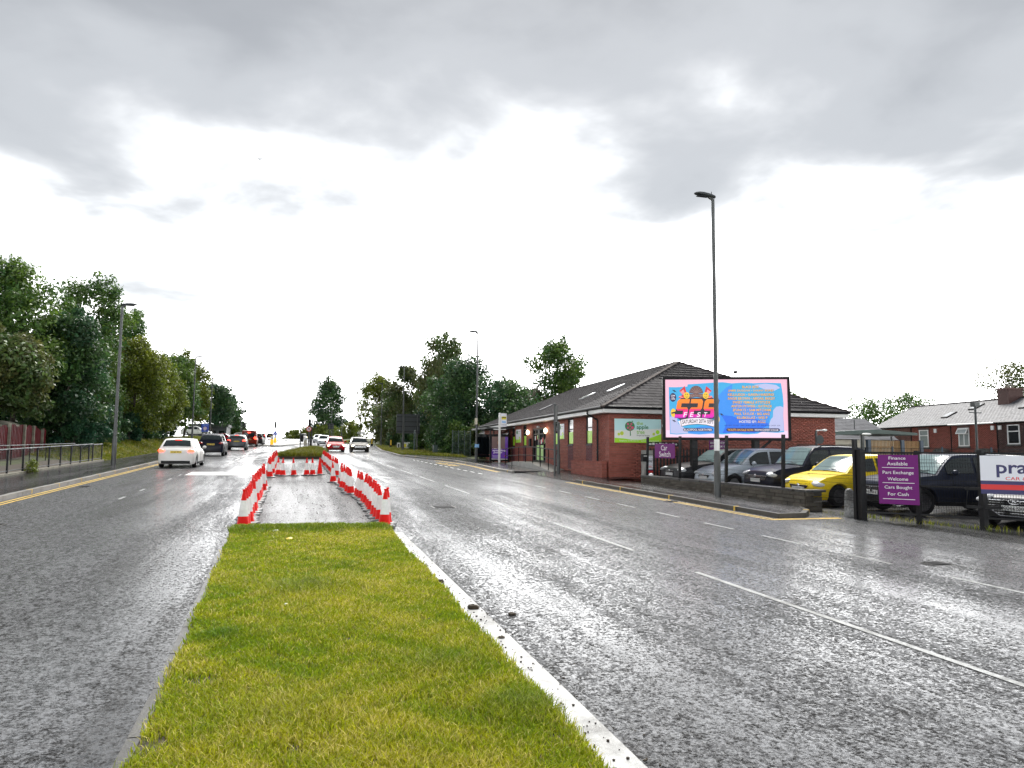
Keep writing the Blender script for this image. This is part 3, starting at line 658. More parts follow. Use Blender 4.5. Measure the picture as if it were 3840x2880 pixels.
GR, GR2, GR3 = 'cones in the near right row', 'cones in the middle right cluster', 'cones in the far right row'
cone(1.88, 15.3, 'nearest traffic cone of the right row, standing at the grass edge', GR)
k = 1; y = 15.75
while y < 22.9:
    cone(1.93 + .012 * (y - 15) + rc.gauss(0, .032), y, ORD[k] + ' cone back from the grass in the near right row', GR); k += 1; y += rc.uniform(.47, .58)
for i, y in enumerate((23.5, 24.0, 24.5, 25.0, 25.5, 26.0, 26.5, 27.0, 27.6, 28.2)):
    cone(1.86 + rc.gauss(0, .035), y, 'front cone of the middle right cluster' if i == 0 else ORD[i] + ' cone back in the middle right cluster', GR2)
k = 0; y = 33.0
while y < 48:
    cone(1.98 + rc.gauss(0, .035), y, ORD[k] + ' cone back in the far right row by the small island', GR3); k += 1; y += rc.uniform(.5, .66)
cone(1.62, 28.9, 'single traffic cone standing clear inside the right row, black base showing', None)
for x_, y_, lab, pl_ in [(-.42, 33.7, 'leftmost of the loose cones across the tarmac, half hidden', False), (-.23, 33.25, 'second loose cone across the tarmac, in front of another', False), (.22, 33.3, 'third loose cone across the tarmac, standing alone', False), (.75, 33.5, 'fourth loose cone across the tarmac, worn silver sleeve', False), (1.0, 33.5, 'fifth loose cone across the tarmac, beside the plain red one', False), (1.32, 34.1, 'plain red cone without a white sleeve', True)]:
    cone(x_, y_, lab, 'loose cones across the tarmac', pl_)

# ================================================================ cars
def interp(pts, x):
    if x <= pts[0][0]: return pts[0][1]
    for (a, b), (c, d) in zip(pts, pts[1:]):
        if x <= c:
            t = (x - a) / (c - a); return b + (d - b) * t
    return pts[-1][1]
WHEELS = {}
def wheel_meshes(r, wd, style):
    k = (r, wd, style)
    if k in WHEELS: return WHEELS[k]
    ty = MB().lathe([(r * .66, -wd / 2 + .01), (r * .80, -wd / 2), (r * .95, -wd / 2 + .015), (r, -wd * .3), (r, wd * .3), (r * .95, wd / 2 - .015), (r * .80, wd / 2), (r * .66, wd / 2 - .01)], 24, axis='X', cap=False)
    rm = MB().lathe([(r * .67, wd / 2 - .03), (r * .64, wd / 2 - .012), (r * .60, wd / 2 - .03), (r * .56, wd / 2 - .07), (.02, wd / 2 - .075)], 20, axis='X')
    rm.lathe([(.055, wd / 2 - .06), (.05, wd / 2 - .02), (.01, wd / 2 - .018)], 10, axis='X')
    for a in range(5):
        t = 2 * PI * a / 5
        for da in (-.13, .13):
            rm.box((wd / 2 - .035, math.cos(t + da) * r * .33, math.sin(t + da) * r * .33), (.03, .035, r * .56), rx=t + da - PI / 2)
    WHEELS[k] = (ty.mesh('tyre', smooth=True), rm.mesh('rim', smooth=True)); return WHEELS[k]
TYPES = dict(
    hatch=dict(L=4.3, W=1.79, H=1.45, deck=[(-1, .90), (-.9, .97), (-.62, .95), (.30, .93), (.44, .92), (.80, .78), (.95, .66), (1, .60)], cowl=.40, wt=.13, rr=-.68, tail=-.94, tz=.95, roof=1.45, wr=.315, fa=.62, ra=-.60, b=-.09, c=-.70, sill=.20),
    saloon=dict(L=4.55, W=1.79, H=1.44, deck=[(-1, .92), (-.93, .99), (-.66, .98), (-.4, .95), (.30, .93), (.44, .92), (.80, .79), (.95, .68), (1, .60)], cowl=.38, wt=.10, rr=-.45, tail=-.80, tz=.98, roof=1.44, wr=.315, fa=.62, ra=-.60, b=-.09, c=-.6, sill=.20),
    suv=dict(L=4.4, W=1.83, H=1.62, deck=[(-1, .98), (-.92, 1.06), (-.6, 1.06), (.30, 1.04), (.46, 1.03), (.82, .93), (.95, .82), (1, .72)], cowl=.42, wt=.17, rr=-.72, tail=-.95, tz=1.06, roof=1.62, wr=.345, fa=.62, ra=-.61, b=-.08, c=-.68, sill=.27),
    estate=dict(L=4.7, W=1.82, H=1.46, deck=[(-1, .92), (-.93, .98), (-.6, .96), (.25, .94), (.40, .93), (.78, .82), (.94, .70), (1, .62)], cowl=.34, wt=.08, rr=-.76, tail=-.95, tz=.98, roof=1.46, wr=.325, fa=.63, ra=-.58, b=-.12, c=-.66, sill=.20),
    mini=dict(L=4.0, W=1.74, H=1.48, deck=[(-1, .90), (-.9, .97), (-.6, .97), (.35, .95), (.50, .94), (.82, .82), (.95, .70), (1, .60)], cowl=.48, wt=.15, rr=-.66, tail=-.94, tz=.97, roof=1.48, wr=.305, fa=.64, ra=-.62, b=-.08, c=-.7, sill=.19),
    coupe=dict(L=4.4, W=1.80, H=1.38, deck=[(-1, .90), (-.93, .98), (-.62, .96), (.25, .90), (.40, .88), (.80, .76), (.95, .64), (1, .56)], cowl=.36, wt=.06, rr=-.42, tail=-.92, tz=.98, roof=1.38, wr=.32, fa=.62, ra=-.58, b=-.16, c=-.55, sill=.19),
    van=dict(L=4.9, W=1.92, H=1.95, deck=[(-1, 1.06), (-.97, 1.1), (.40, 1.1), (.52, 1.1), (.84, 1.0), (.95, .86), (1, .74)], cowl=.55, wt=.30, rr=-.95, tail=-.985, tz=1.1, roof=1.95, wr=.33, fa=.64, ra=-.56, b=.12, c=.10, sill=.25))
def car(label, kind, paint, x, y, head, front=None, rear=None, group=None, name='car', zoff=None, rim='rim', plate=None, grille='plain', tint='car_glass', lit_high=False, roofrails=False, scale=None, screen=None):
    p = dict(TYPES[kind]); p.update(scale or {}); L, W, H = p['L'], p['W'], p['H']; hw = W / 2
    h = Vector((head[0], head[1], 0)).normalized()
    z0 = (rz(y) if zoff is None else zoff) + .004
    t = thing(name, label, 'van' if kind == 'van' else 'car', (x, y, z0), math.atan2(-h.x, h.y), group)
    t.rotation_euler = (math.atan(S * h.y) if zoff is None else 0, math.atan(S * h.x) if zoff is None else 0, t.rotation_euler[2])
    wr = p['wr']; ya = [p['fa'] * L / 2, p['ra'] * L / 2]; ar = wr + .06; zb0 = p['sill']
    deck = lambda y: interp([(a * L / 2, b) for a, b in p['deck']], y)
    ys = set(np.round(np.linspace(-L / 2 * .93, L / 2 * .93, 25), 3))
    for e in (.945, .96, .975, .988, 1.0): ys |= {round(e * L / 2, 3), round(-e * L / 2, 3)}
    for a in ya:
        for k in range(13): ys.add(round(a + ar * math.cos(PI * k / 12), 3))
    ys = sorted(ys); mb = MB(); rings = []
    def half(y):
        tt = abs(y) / (L / 2); w_ = hw * (1 - .035 * tt ** 2.5 - .10 * tt ** 9); zt = deck(y); zb = zb0
        if tt > .93:
            k = ((tt - .93) / .07); w_ *= 1 - .10 * k * k; zt -= .10 * k * k; zb += .07 * k * k
        a = 0
        for c in ya:
            if abs(y - c) < ar: a = max(a, wr + math.sqrt(max(0, ar * ar - (y - c) ** 2)))
        hh = zt - zb; m = lambda z: max(z, a)
        return [(0, zb), (.6 * w_, zb), (.61 * w_, m(zb)), (.92 * w_, m(zb)), (.985 * w_, m(zb + .12 * hh)), (w_, m(zb + .48 * hh)), (.99 * w_, zb + .70 * hh if zb + .7 * hh > a else a), (.965 * w_, zb + .88 * hh), (.90 * w_, zt), (.55 * w_, zt + .018), (0, zt + .03)]
    for y_ in ys:
        r_ = half(y_); rings.append([(a, y_, b) for a, b in r_] + [(-a, y_, b) for a, b in r_[-2:0:-1]])
    n = len(rings[0]); V = [q for r_ in rings for q in r_]
    F = [(i * n + k, i * n + (k + 1) % n, (i + 1) * n + (k + 1) % n, (i + 1) * n + k) for i in range(len(rings) - 1) for k in range(n)]
    F += [tuple(range(n)), tuple(range((len(rings) - 1) * n, len(rings) * n))[::-1]]
    mb.add(V, F); obj('body', mb.mesh('body', smooth=True), 'paint_' + paint, t)
    # cabin
    yc, yw, yr_, yt = p['cowl'] * L / 2, p['wt'] * L / 2, p['rr'] * L / 2, p['tail'] * L / 2
    zc, tz = deck(yc) - .01, p['tz'] - .03
    seg = [(yc, zc), (yc + (yw - yc) * .35, zc + (H - .05 - zc) * .40), (yc + (yw - yc) * .7, zc + (H - .05 - zc) * .76), (yw, H - .055), (yw - .25, H - .018), ((yw + yr_) / 2, H), (yr_ + .3, H - .02), (yr_, H - .06), (yr_ + (yt - yr_) * .4, H - .06 + (tz - H + .06) * .30), (yr_ + (yt - yr_) * .75, H - .06 + (tz - H + .06) * .66), (yt, tz)]
    wb, wrf = hw * .905, hw * (.70 if kind != 'van' else .80)
    zbelt = (zc + tz) / 2
    hwz = lambda z: wb + (wrf - wb) * min(1, max(0, (z - zbelt) / (H - zbelt))) ** .9
    prof = lambda y: interp([(a, b) for a, b in reversed(seg)], y)
    xs = (-1, -.86, -.5, 0, .5, .86, 1)
    def topp(i_or_pt, x_, off=0.0):
        y_, z_ = i_or_pt; return (x_ * hwz(z_), y_, z_ + .03 * (1 - x_ * x_) + off)
    cb = MB(); V = []; m_ = len(seg)
    for s_ in seg: V += [topp(s_, q) for q in xs]
    nx = len(xs); F = [(i * nx + k, i * nx + k + 1, (i + 1) * nx + k + 1, (i + 1) * nx + k) for i in range(m_ - 1) for k in range(nx - 1)]
    for sd_ in (-1, 1):
        o_ = len(V); V += [(sd_ * wb, s_[0], min(s_[1], deck(s_[0]) - .02)) for s_ in seg]; e_ = 0 if sd_ < 0 else nx - 1
        F += [(i * nx + e_, (i + 1) * nx + e_, o_ + i + 1, o_ + i) for i in range(m_ - 1)]
    cb.add(V, F); obj('roof', cb.mesh('roof', smooth=True), 'paint_' + paint, t)
    # glass
    def lerp2(a, b, q): return (a[0] + (b[0] - a[0]) * q, a[1] + (b[1] - a[1]) * q)
    def panel(name_, pts, xw, mat_, push):
        V = []; xq = (-xw, -xw * .6, 0, xw * .6, xw)
        for q in pts:
            for x_ in xq:
                a = topp(q, x_); V.append((a[0], a[1] + push[0], a[2] + push[1]))
        F = [(i * 5 + k, i * 5 + k + 1, (i + 1) * 5 + k + 1, (i + 1) * 5 + k) for i in range(len(pts) - 1) for k in range(4)]
        return obj(name_, MB().add(V, F).mesh(name_, smooth=True), mat_, t)
    panel('windscreen', [lerp2(seg[0], seg[1], .12), seg[1], seg[2], lerp2(seg[2], seg[3], .85)], .90, screen or tint, (.010, .010))
    if kind != 'van': panel('rear_window', [lerp2(seg[7], seg[8], .25), seg[8], seg[9], lerp2(seg[9], seg[10], .15)], .86, tint, (-.012, .008))
    else:
        for sx_ in (-1, 1):
            obj('rear_window', MB().box((sx_ * .36, yt - .005, 1.45), (.5, .03, .5)).mesh('rear_window'), 'car_glass', t)
        obj('door_gap', MB().box((0, yt - .008, 1.0), (.16, .03, 1.3)).mesh('door_gap'), 'plastic_dark', t)
    yb = p['b'] * L / 2; ye = p['c'] * L / 2; ystart = yc - .30 * (yc - yw) - .12
    def sidewin(y0, y1):
        for sd_ in (-1, 1):
            V = []; k = 6
            for i in range(k + 1):
                y_ = y0 + (y1 - y0) * i / k; zt = prof(y_); zl = deck(y_) + .015
                for v in (.06, .5, .86):
                    z_ = zl + (zt - zl) * v; x_ = wb + (hwz(zt) - wb) * v if zt > zl else wb
                    V.append((sd_ * (x_ + .012), y_, z_))
            F = [(i * 3 + j, i * 3 + j + 1, (i + 1) * 3 + j + 1, (i + 1) * 3 + j) for i in range(k) for j in range(2)]
            obj('side_window', MB().add(V, F).mesh('side_window', smooth=True), tint, t)
    sidewin(ystart, yb + .04)
    if kind != 'van':
        sidewin(yb - .04, ye)
        if kind in ('estate', 'suv', 'hatch', 'mini') and yr_ < ye - .12: sidewin(ye - .06, max(yr_ + .08, ye - .5))
    # wheels
    ty, rm = wheel_meshes(wr, .21, rim)
    for a in ya:
        for sd_ in (-1, 1):
            wt_ = bpy.data.objects.new('wheel', None); COL.objects.link(wt_); wt_.parent = t; wt_.location = (sd_ * (hw - .12), a, wr); wt_.rotation_euler = (0, 0, 0 if sd_ > 0 else PI)
            obj('tyre', ty, 'tyre', wt_); 
            if len(rm.materials) == 0: rm.materials.append(M[rim])
            r2 = obj('rim', rm, None, wt_)
    obj('underbody', MB().box((0, 0, zb0 + .12), (W * .80, L * .86, .16)).mesh('underbody'), 'plastic_dark', t)
    # front
    f, zf = L / 2, deck(L / 2)
    hl = {'on': 'lamp_on'}.get(front, 'lamp_clear')
    for sd_ in (-1, 1):
        g = obj('headlight', MB().ball((0, 0, 0), (.19, .20, .078), 14, 8).mesh('headlight', smooth=True), 'lamp_clear', t)
        g.location = (sd_ * hw * .74, f - .17, zf + .045); g.rotation_euler = (R(-14), R(sd_ * 8), R(-sd_ * 36))
        if front == 'on': obj('bulb', MB().ball((0, .16, .02), (.10, .075, .06), 10, 6).mesh('bulb', smooth=True), 'lamp_on', g)
        g = obj('tail_light', MB().ball((0, 0, 0), (.17, .10, .085 if kind != 'van' else .22), 14, 8).mesh('tail_light', smooth=True), 'tail_on' if rear == 'on' else 'tail_off', t)
        g.location = (sd_ * hw * .76, -f + .09, p['tz'] - .10 if kind != 'van' else 1.05); g.rotation_euler = (0, R(-sd_ * 6), R(sd_ * 22))
        mg = obj('mirror', MB().ball((0, 0, 0), (.11, .07, .075), 10, 6).mesh('mirror', smooth=True), 'paint_' + paint, t); mg.location = (sd_ * (hw + .09), yc - .38, deck(yc) + .08)
        obj('mirror_arm', MB().box((sd_ * (hw - .02), yc - .38, deck(yc) + .03), (.14, .05, .04)).mesh('mirror_arm'), 'plastic_dark', t)
        hs = MB()
        for yy in (yb - .15, ye - .02): hs.box((sd_ * (hw - .004), yy + .02, deck(yy) * .86), (.03, .19, .03))
        obj('door_handle', hs.mesh('door_handle'), 'paint_' + paint, t)
        sm = MB()
        for yy in (ystart - .12, yb + .005, ye + .14 if kind != 'van' else yb - .8):
            pr_ = half(yy); q = [(sd_ * (a + .003), yy, b) for a, b in pr_[4:9]]
            for a, b in zip(q, q[1:]): sm.tube(a, b, .006, .006, 4)
        obj('door_seam', sm.mesh('door_seam'), 'plastic_dark', t)
        obj('sill', MB().box((sd_ * hw * .955, (ya[0] + ya[1]) / 2, zb0 + .035), (.08, ya[0] - ya[1] - 2 * ar + .04, .10)).mesh('sill'), 'plastic_dark', t)
    obj('front_valance', MB().prism([(-hw * .62, f - .035, zb0 + .05), (hw * .62, f - .035, zb0 + .05), (hw * .68, f - .035, zb0 + .17), (-hw * .68, f - .035, zb0 + .17)], (0, .04, 0)).mesh('front_valance'), 'plastic_dark', t)
    obj('rear_valance', MB().box((0, -f + .05, zb0 + .10), (W * .74, .13, .13)).mesh('rear_valance'), 'plastic_dark', t)
    if rear == 'on' or lit_high:
        yy = yr_ - .03; obj('brake_light', MB().box((0, yy, prof(yy) + .03), (.32 if kind != 'van' else .42, .05, .035 if kind != 'van' else .08)).mesh('brake_light'), 'tail_on', t)
    # grille
    if grille == 'hex':
        gp = [(-.52, .62), (.52, .62), (.62, .50), (.30, .28), (-.30, .28), (-.62, .50)]
        gr_ = obj('grille', MB().prism([(a, f - .02, b) for a, b in gp], (0, .03, 0)).mesh('grille'), 'black_gloss', t)
        cm = MB()
        for (a, b), (c, d) in zip(gp, gp[1:] + gp[:1]): cm.tube((a, f + .014, b), (c, f + .014, d), .011, n=5)
        obj('chrome_surround', cm.mesh('chrome_surround'), 'chrome', gr_)
        for q, (zz, ww) in enumerate(((.565, .54), (.51, .60), (.455, .54), (.40, .46), (.345, .38))):
            obj('grille_bar', MB().box((0, f + .012, zz), (2 * ww - .02, .014, .010)).mesh('grille_bar'), 'chrome', gr_)
        bd = MB(); k = 22
        el = [(.115 * math.cos(2 * PI * i / k), f + .03, .60 + .055 * math.sin(2 * PI * i / k)) for i in range(k)]
        for a, b in zip(el, el[1:] + el[:1]): bd.tube(a, b, .009, n=5)
        bd.tube((-.05, f + .03, .565), (-.025, f + .03, .635), .009, n=5); bd.tube((.025, f + .03, .565), (.05, f + .03, .635), .009, n=5); bd.tube((-.038, f + .03, .59), (.038, f + .03, .61), .008, n=5)
        obj('badge', bd.mesh('badge'), 'chrome', gr_)
    else:
        zg = zf - .04; wg = {'plain': .38, 'tall': .30, 'wide': .62}[grille]; hg = {'plain': .07, 'tall': .34, 'wide': .13}[grille]
        gr_ = obj('grille', MB().prism([(-wg, f - .025, zg + .02), (wg, f - .025, zg + .02), (wg * .88, f - .02, zg - hg), (-wg * .88, f - .02, zg - hg)], (0, .035, 0)).mesh('grille'), 'black_gloss', t)
        cm = MB().box((0, f + .012, zg + .02), (2 * wg, .02, .022))
        if grille in ('tall', 'wide'):
            for q in range(4): cm.box((0, f + .012, zg - hg * (q + .7) / 4.4), (2 * wg * .9, .012, .010))
        obj('chrome_trim', cm.mesh('chrome_trim'), 'chrome', gr_)
        if plate and grille == 'wide':   # slanted S-shaped emblem
            bd = MB(); P_ = [(-.07, .05), (.02, .09), (.07, .05), (-.02, -.01), (.07, -.05), (-.02, -.09), (-.07, -.05), (.02, .01)]
            bd.prism([(a, f + .02, zg - hg * .35 + b) for a, b in P_], (0, .012, 0)); obj('badge', bd.mesh('badge'), 'chrome', gr_)
        else: obj('badge', MB().lathe([(.055, 0), (.055, .014), (.03, .02)], 14, (0, f + .008, zg + .01), axis='Y').mesh('badge'), 'chrome', gr_)
    # plates
    pz = .48 if grille != 'hex' else .455
    for sgn, mt, zz in ((1, 'plate_white', pz if kind != 'suv' or grille == 'hex' else .55), (-1, 'plate_yellow', .80 if kind not in ('suv', 'van') else .88)):
        yy = sgn * (f + (.018 if sgn > 0 else .0))
        if sgn < 0: yy = -f + .0 - .004
        pq = obj('number_plate', MB().box((0, yy, zz), (.52, .022, .112)).mesh('number_plate'), mt, t)
        txt = (plate or {}).get(sgn)
        if txt:
            V, Fq = text_mesh(txt, .01); ww, hh_ = V[:, 0].max(), V[:, 1].max()
            q = [(-sgn * (-.235 + .47 * a / ww), yy + sgn * .0135, zz - .037 + .074 * b / hh_) for a, b, _ in V]
            obj('lettering', MB().add(q, Fq).mesh('lettering', fix=False), 'print_black', pq)
    if roofrails:
        for sd_ in (-1, 1): obj('roof_rail', MB().path([(sd_ * wrf * .96, yw - .2, H - .03), (sd_ * wrf * .96, yw - .35, H + .035), (sd_ * wrf * .96, yr_ + .3, H + .035), (sd_ * wrf * .96, yr_ + .15, H - .04)], .018).mesh('roof_rail'), 'plastic_dark', t)
    wp = MB().tube((.10, yc + .05, zc + .055), (-.45, yc - .08, zc + .13), .008, n=4).tube((-.55, yc + .03, zc + .055), (-.05, yc - .06, zc + .14), .008, n=4)
    obj('wiper', wp.mesh('wiper'), 'plastic_dark', t)
    return t
FWD, BCK = (0, 1), (0, -1)
# left carriageway, seen from behind
car('white hatchback with lit tail lights, nearest car on the left carriageway', 'hatch', 'white', -5.35, 42.6, (.02, 1), rear='on', plate={-1: 'YC63 RFX'}, rim='rim')
car('dark navy SUV with orange plate, behind the white hatchback in traffic', 'suv', 'navy', -5.55, 61.3, (.0, 1), plate={-1: 'MK21 OHO'}, roofrails=True)
car('small grey SUV braking with bright red lights', 'suv', 'grey', -4.95, 79.5, (.0, 1), rear='on', plate={-1: 'PN19 KLD'}, scale=dict(H=1.5, roof=1.5))
car('red van braking with two high brake lights', 'van', 'redvan', -4.75, 98.5, (.0, 1), rear='on', plate={-1: 'ML18 TGE'}, name='van')
car('black hatchback partly hidden in front of the red van', 'suv', 'black', -4.2, 106.5, (.05, 1))
car('white hatchback waiting past the red van', 'hatch', 'white', -5.0, 121.5, (0, 1), rear=None)
car('dark car with red tail lights at the crest of the hill', 'hatch', 'maroon', -6.6, 196, (0, 1), rear='on', tint='car_glass')
car('black car beside the dark one at the crest', 'hatch', 'black', -4.9, 204, (0, 1))
car('dark red coupe crossing side-on at the left junction', 'coupe', 'maroon', -10.5, 135, (1, -.12), rear=None, zoff=rz(135) + .03)
car('white car parked side-on among the left trees', 'hatch', 'white', -13.7, 123, (1, -.15), zoff=gz(-13.7, 123) + .08)
car('white van-like car far left at the junction mouth', 'mini', 'white', -8.3, 147, (1, .05), zoff=rz(147) + .03)
# right carriageway, coming towards the camera
car('red hatchback with headlights on coming down the right carriageway', 'mini', 'red', 4.35, 76.5, (.0, -1), front='on', plate={1: 'MX14 OBL'})
car('bronze saloon with bright headlights coming down the outer lane', 'hatch', 'bronze', 6.7, 76.6, (-.02, -1), front='on', grille='wide', plate=None)
car('silver saloon following the red hatchback', 'hatch', 'silver', 4.75, 112, (0, -1), grille='plain')
car('pale car farther back behind the silver saloon', 'hatch', 'silver', 5.0, 140, (0, -1))
car('distant car with glowing headlights at the far right brow', 'hatch', 'dgrey', 3.3, 196, (0, -1), front='on')
# depot yard
PK = (-1, .03)
car('dark grey estate parked under the left end of the billboard', 'estate', 'dgrey', 16.75, 26.7, (-1, -.02), grille='tall', tint='car_glass', screen='car_glass_sky')
car('pale silver blue hatchback parked behind the lamp post', 'mini', 'silverblue', 16.5, 24.1, PK, tint='car_glass', screen='car_glass_sky', scale=dict(H=1.53, L=4.15))
car('navy SUV with roof rails parked beside the yellow hatchback', 'suv', 'navy', 16.9, 21.45, PK, grille='wide', roofrails=True, screen='car_glass_sky', scale=dict(H=1.68, L=4.25))
car('bright yellow hatchback parked behind the mesh fence', 'mini', 'yellow', 16.35, 18.85, (-1, -.03), screen='car_glass_sky', rim='rim_dark', scale=dict(H=1.46))
car('slate blue SUV side-on behind the gate with the purple notice', 'suv', 'slate', 17.05, 16.15, (-1, .15), grille='wide', plate={1: 'FN63 NXA'}, screen='car_glass_sky', rim='rim_dark', scale=dict(H=1.58))
car('black car facing the gate with a chrome hexagonal grille', 'hatch', 'navy', 17.4, 13.45, (-.95, -.31), grille='hex', plate={1: 'KO66 SXH'}, screen='car_glass_sky', scale=dict(W=1.8))
car('white hatchback roof showing behind the yellow and slate cars', 'mini', 'white', 21.6, 18.6, (-1, .1), screen='car_glass_sky')
# ================================================================ brick nursery
a32 = R(3.2); D = Vector((math.sin(a32), math.cos(a32), 0)); E_ = Vector((math.cos(a32), -math.sin(a32), 0)); UPV = Vector((0, 0, 1))
C = Vector((13.15, 29.63, 0)); LEN, WID = 27.5, 11.13
nur = thing('nursery_building', 'single storey red brick nursery with hipped tiled roof and white fascia', 'building', (C.x, C.y, .7))
def Q(u, v, z): return C + D * u + E_ * v + UPV * z
def prism4(mb, u0, u1, v0, v1, z0, z1): mb.prism([Q(u0, v0, z0), Q(u1, v0, z0), Q(u1, v1, z0), Q(u0, v1, z0)], (0, 0, z1 - z0))
core = MB(); wins = [(2.2, 3.07), (5.0, 5.88), (7.5, 8.35), (14.3, 15.1), (17.3, 18.1)]
us = [.02]
for a, b in sorted(wins + [(9.95, 12.8)]): us += [a, b]
us.append(LEN)
for i in range(0, len(us), 2): prism4(core, us[i], us[i + 1], .02, .3, .5, 3.64)
for a, b in wins: prism4(core, a, b, .02, .3, .5, 2.31)
prism4(core, 9.95, 12.8, .02, .3, 3.3, 3.64)
prism4(core, 0.3, LEN, WID - .3, WID - .02, .5, 3.64); prism4(core, .02, .3, .3, WID - .02, .5, 3.64); prism4(core, LEN - .3, LEN - .02, .3, WID - .3, .5, 3.64)
wall = core.build('wall', 'mortar', nur)
op = [(a, b, 1.15, 3.64) for a, b in wins] + [(9.95, 12.8, .5, 3.3)]
side = brick_field((C + E_ * .02)[:2], D[:2], LEN, .66, 3.63, -E_, op, proud=.016)
front = brick_field((C + D * .02)[:2], E_[:2], WID, .5, 3.63, -D, (), proud=.016)
pieces(wall, 'brick', side + front, 'brick')
for a, b in wins:
    pn = brick_field((C + E_ * .02 + D * a)[:2], D[:2], b - a, 1.15, 2.27, -E_, (), proud=.016)
    pieces(nur, 'maroon_brick', pn, 'brick_maroon', limit=0)
    wn = MB(); prism4(wn, a, b, .06, .10, 2.31, 3.62); w0 = wn.build('window', 'glass_dark', nur)
    fr = MB()
    for q in (a + .03, b - .03): prism4(fr, q - .03, q + .03, .03, .11, 2.31, 3.62)
    for q in (2.34, 3.1, 3.59): prism4(fr, a + .06, b - .06, .035, .105, q - .025, q + .025)
    fr.build('frame', 'fence_black', w0)
    dc = MB(); prism4(dc, a + .12, b - .12, .045, .055, 2.38, 2.95); dc.build('green_sticker', 'apple_green', w0)
    sl_ = MB(); prism4(sl_, a - .03, b + .03, -.03, .06, 2.27, 2.31); sl_.build('sill', 'fence_black', w0)
dr = MB(); prism4(dr, 9.95, 12.8, .10, .14, 1.40, 3.3); d0 = dr.build('entrance_door', 'glass_dark', nur)
df = MB()
for q in (9.98, 10.55, 11.4, 12.2, 12.77): prism4(df, q - .03, q + .03, .05, .15, 1.40, 3.3)
for q in (1.44, 3.0, 3.27): prism4(df, 10.0, 12.75, .055, .145, q - .03, q + .03)
df.build('door_frame', 'fence_black', d0)
for a, b in ((10.62, 11.3), (11.5, 12.1)):
    g = MB(); prism4(g, a, b, .075, .085, 1.5, 2.35); g.build('green_panel', 'apple_mid', d0)
rp = random.Random(4)
for i in range(9):
    g = MB(); u = 10.2 + i * .27; zc_ = rp.uniform(2.5, 2.85); prism4(g, u, u + .18, .078, .083, zc_ - .12, zc_ + .12); g.build('window_picture', ['poster_skin', 'apple_mid', 'sign_red', 'upvc', 'apple_pink'][i % 5], d0)
for u in (13.6, 9.67):
    MB().ball(Q(u, -.09, 3.14), (.09, .12, .15), 12, 8).build('wall_lamp', 'lamp_warm', nur, smooth=True)
g = MB(); prism4(g, 13.0, 13.3, -.12, 0, 2.3, 2.75); g.build('entry_box', 'black', nur)
g = MB(); prism4(g, 11.2, 11.5, -.10, 0, 3.36, 3.46); g.build('floodlight', 'steel_light', nur)
# fascia, gutter, downpipe
ov = .42
g = MB(); prism4(g, -ov, LEN + ov, -ov, -ov + .03, 3.64, 3.84); prism4(g, -ov, -ov + .03, -ov + .03, WID + ov, 3.64, 3.84); prism4(g, -ov + .03, LEN + ov, WID + ov - .03, WID + ov, 3.64, 3.84); g.build('fascia', 'fascia', nur)
g = MB(); prism4(g, -ov + .03, LEN + ov, -ov + .03, .0, 3.641, 3.66); prism4(g, -ov + .03, 0, 0, WID + ov - .03, 3.641, 3.66); g.build('soffit', 'fascia', nur)
g = MB().tube(Q(-ov, -ov - .06, 3.87), Q(LEN + ov, -ov - .06, 3.87), .06).tube(Q(-ov - .06, -ov, 3.87), Q(-ov - .06, WID + ov, 3.87), .06); g.build('gutter', 'fence_black', nur)
MB().path([Q(1.5, -ov - .05, 3.83), Q(1.5, -ov - .05, 3.66), Q(1.3, -.06, 3.4), Q(1.3, -.06, .8)], .04).build('downpipe', 'fence_black', nur)
# roof
ez, rzd = 3.86, 6.58; hs = 4.75; ov2 = ov + .06
e1, e2, e3, e4 = Q(-ov2, -ov2, ez), Q(-ov2, WID + ov2, ez), Q(LEN + ov2, WID + ov2, ez), Q(LEN + ov2, -ov2, ez)
r1, r2 = Q(hs, WID / 2, rzd), Q(LEN - hs, WID / 2, rzd)
roof = MB().add([e1, e2, e3, e4, r1, r2, *[p - UPV * .06 for p in (e1, e2, e3, e4)]], [(0, 1, 4), (1, 2, 5, 4), (2, 3, 5), (3, 0, 4, 5), (9, 8, 7, 6), (0, 6, 7, 1), (1, 7, 8, 2), (2, 8, 9, 3), (3, 9, 6, 0)]).build('roof', 'tile', nur)
def tile_slope(P0, P1, apexes, tw, ex, th, inside_scale=1.0):
    """tiles on the slope whose eave runs P0->P1 and whose top is apexes (1 or 2 points)"""
    U = (P1 - P0).normalized(); A0 = apexes[0]; up_ = (A0 - P0) - U * ((A0 - P0).dot(U)); SL = up_.length; Vv = up_.normalized(); Nn = U.cross(Vv)
    if Nn.z < 0: Nn = -Nn
    W_ = (P1 - P0).length; ua = (apexes[0] - P0).dot(U); ub = (apexes[-1] - P0).dot(U); out = []; k = 0; v = 0.0
    tv = (Vv * math.cos(.085) + Nn * math.sin(.085) * -1)   # lower edge proud
    while v < SL - ex * .3:
        l = ua * v / SL; r_ = W_ - (W_ - ub) * v / SL; u = l - (tw / 2 if k % 2 else 0)
        while u < r_:
            a, b = max(u, l), min(u + tw, r_)
            if b - a > .05:
                c = P0 + U * ((a + b) / 2) + Vv * (v + ex * .55) + Nn * (th * .75 + random.uniform(0, .004))
                out.append(TRS(c, U, tv, Nn, (b - a - .006, ex * 1.12, th)))
            u += tw
        v += ex; k += 1
    return out
ts = tile_slope(e1, e2, [r1], .33, .31, .036) + tile_slope(e4, e1, [r2, r1], .33, .31, .036)
pieces(roof, 'roof_tile', ts, 'tile')
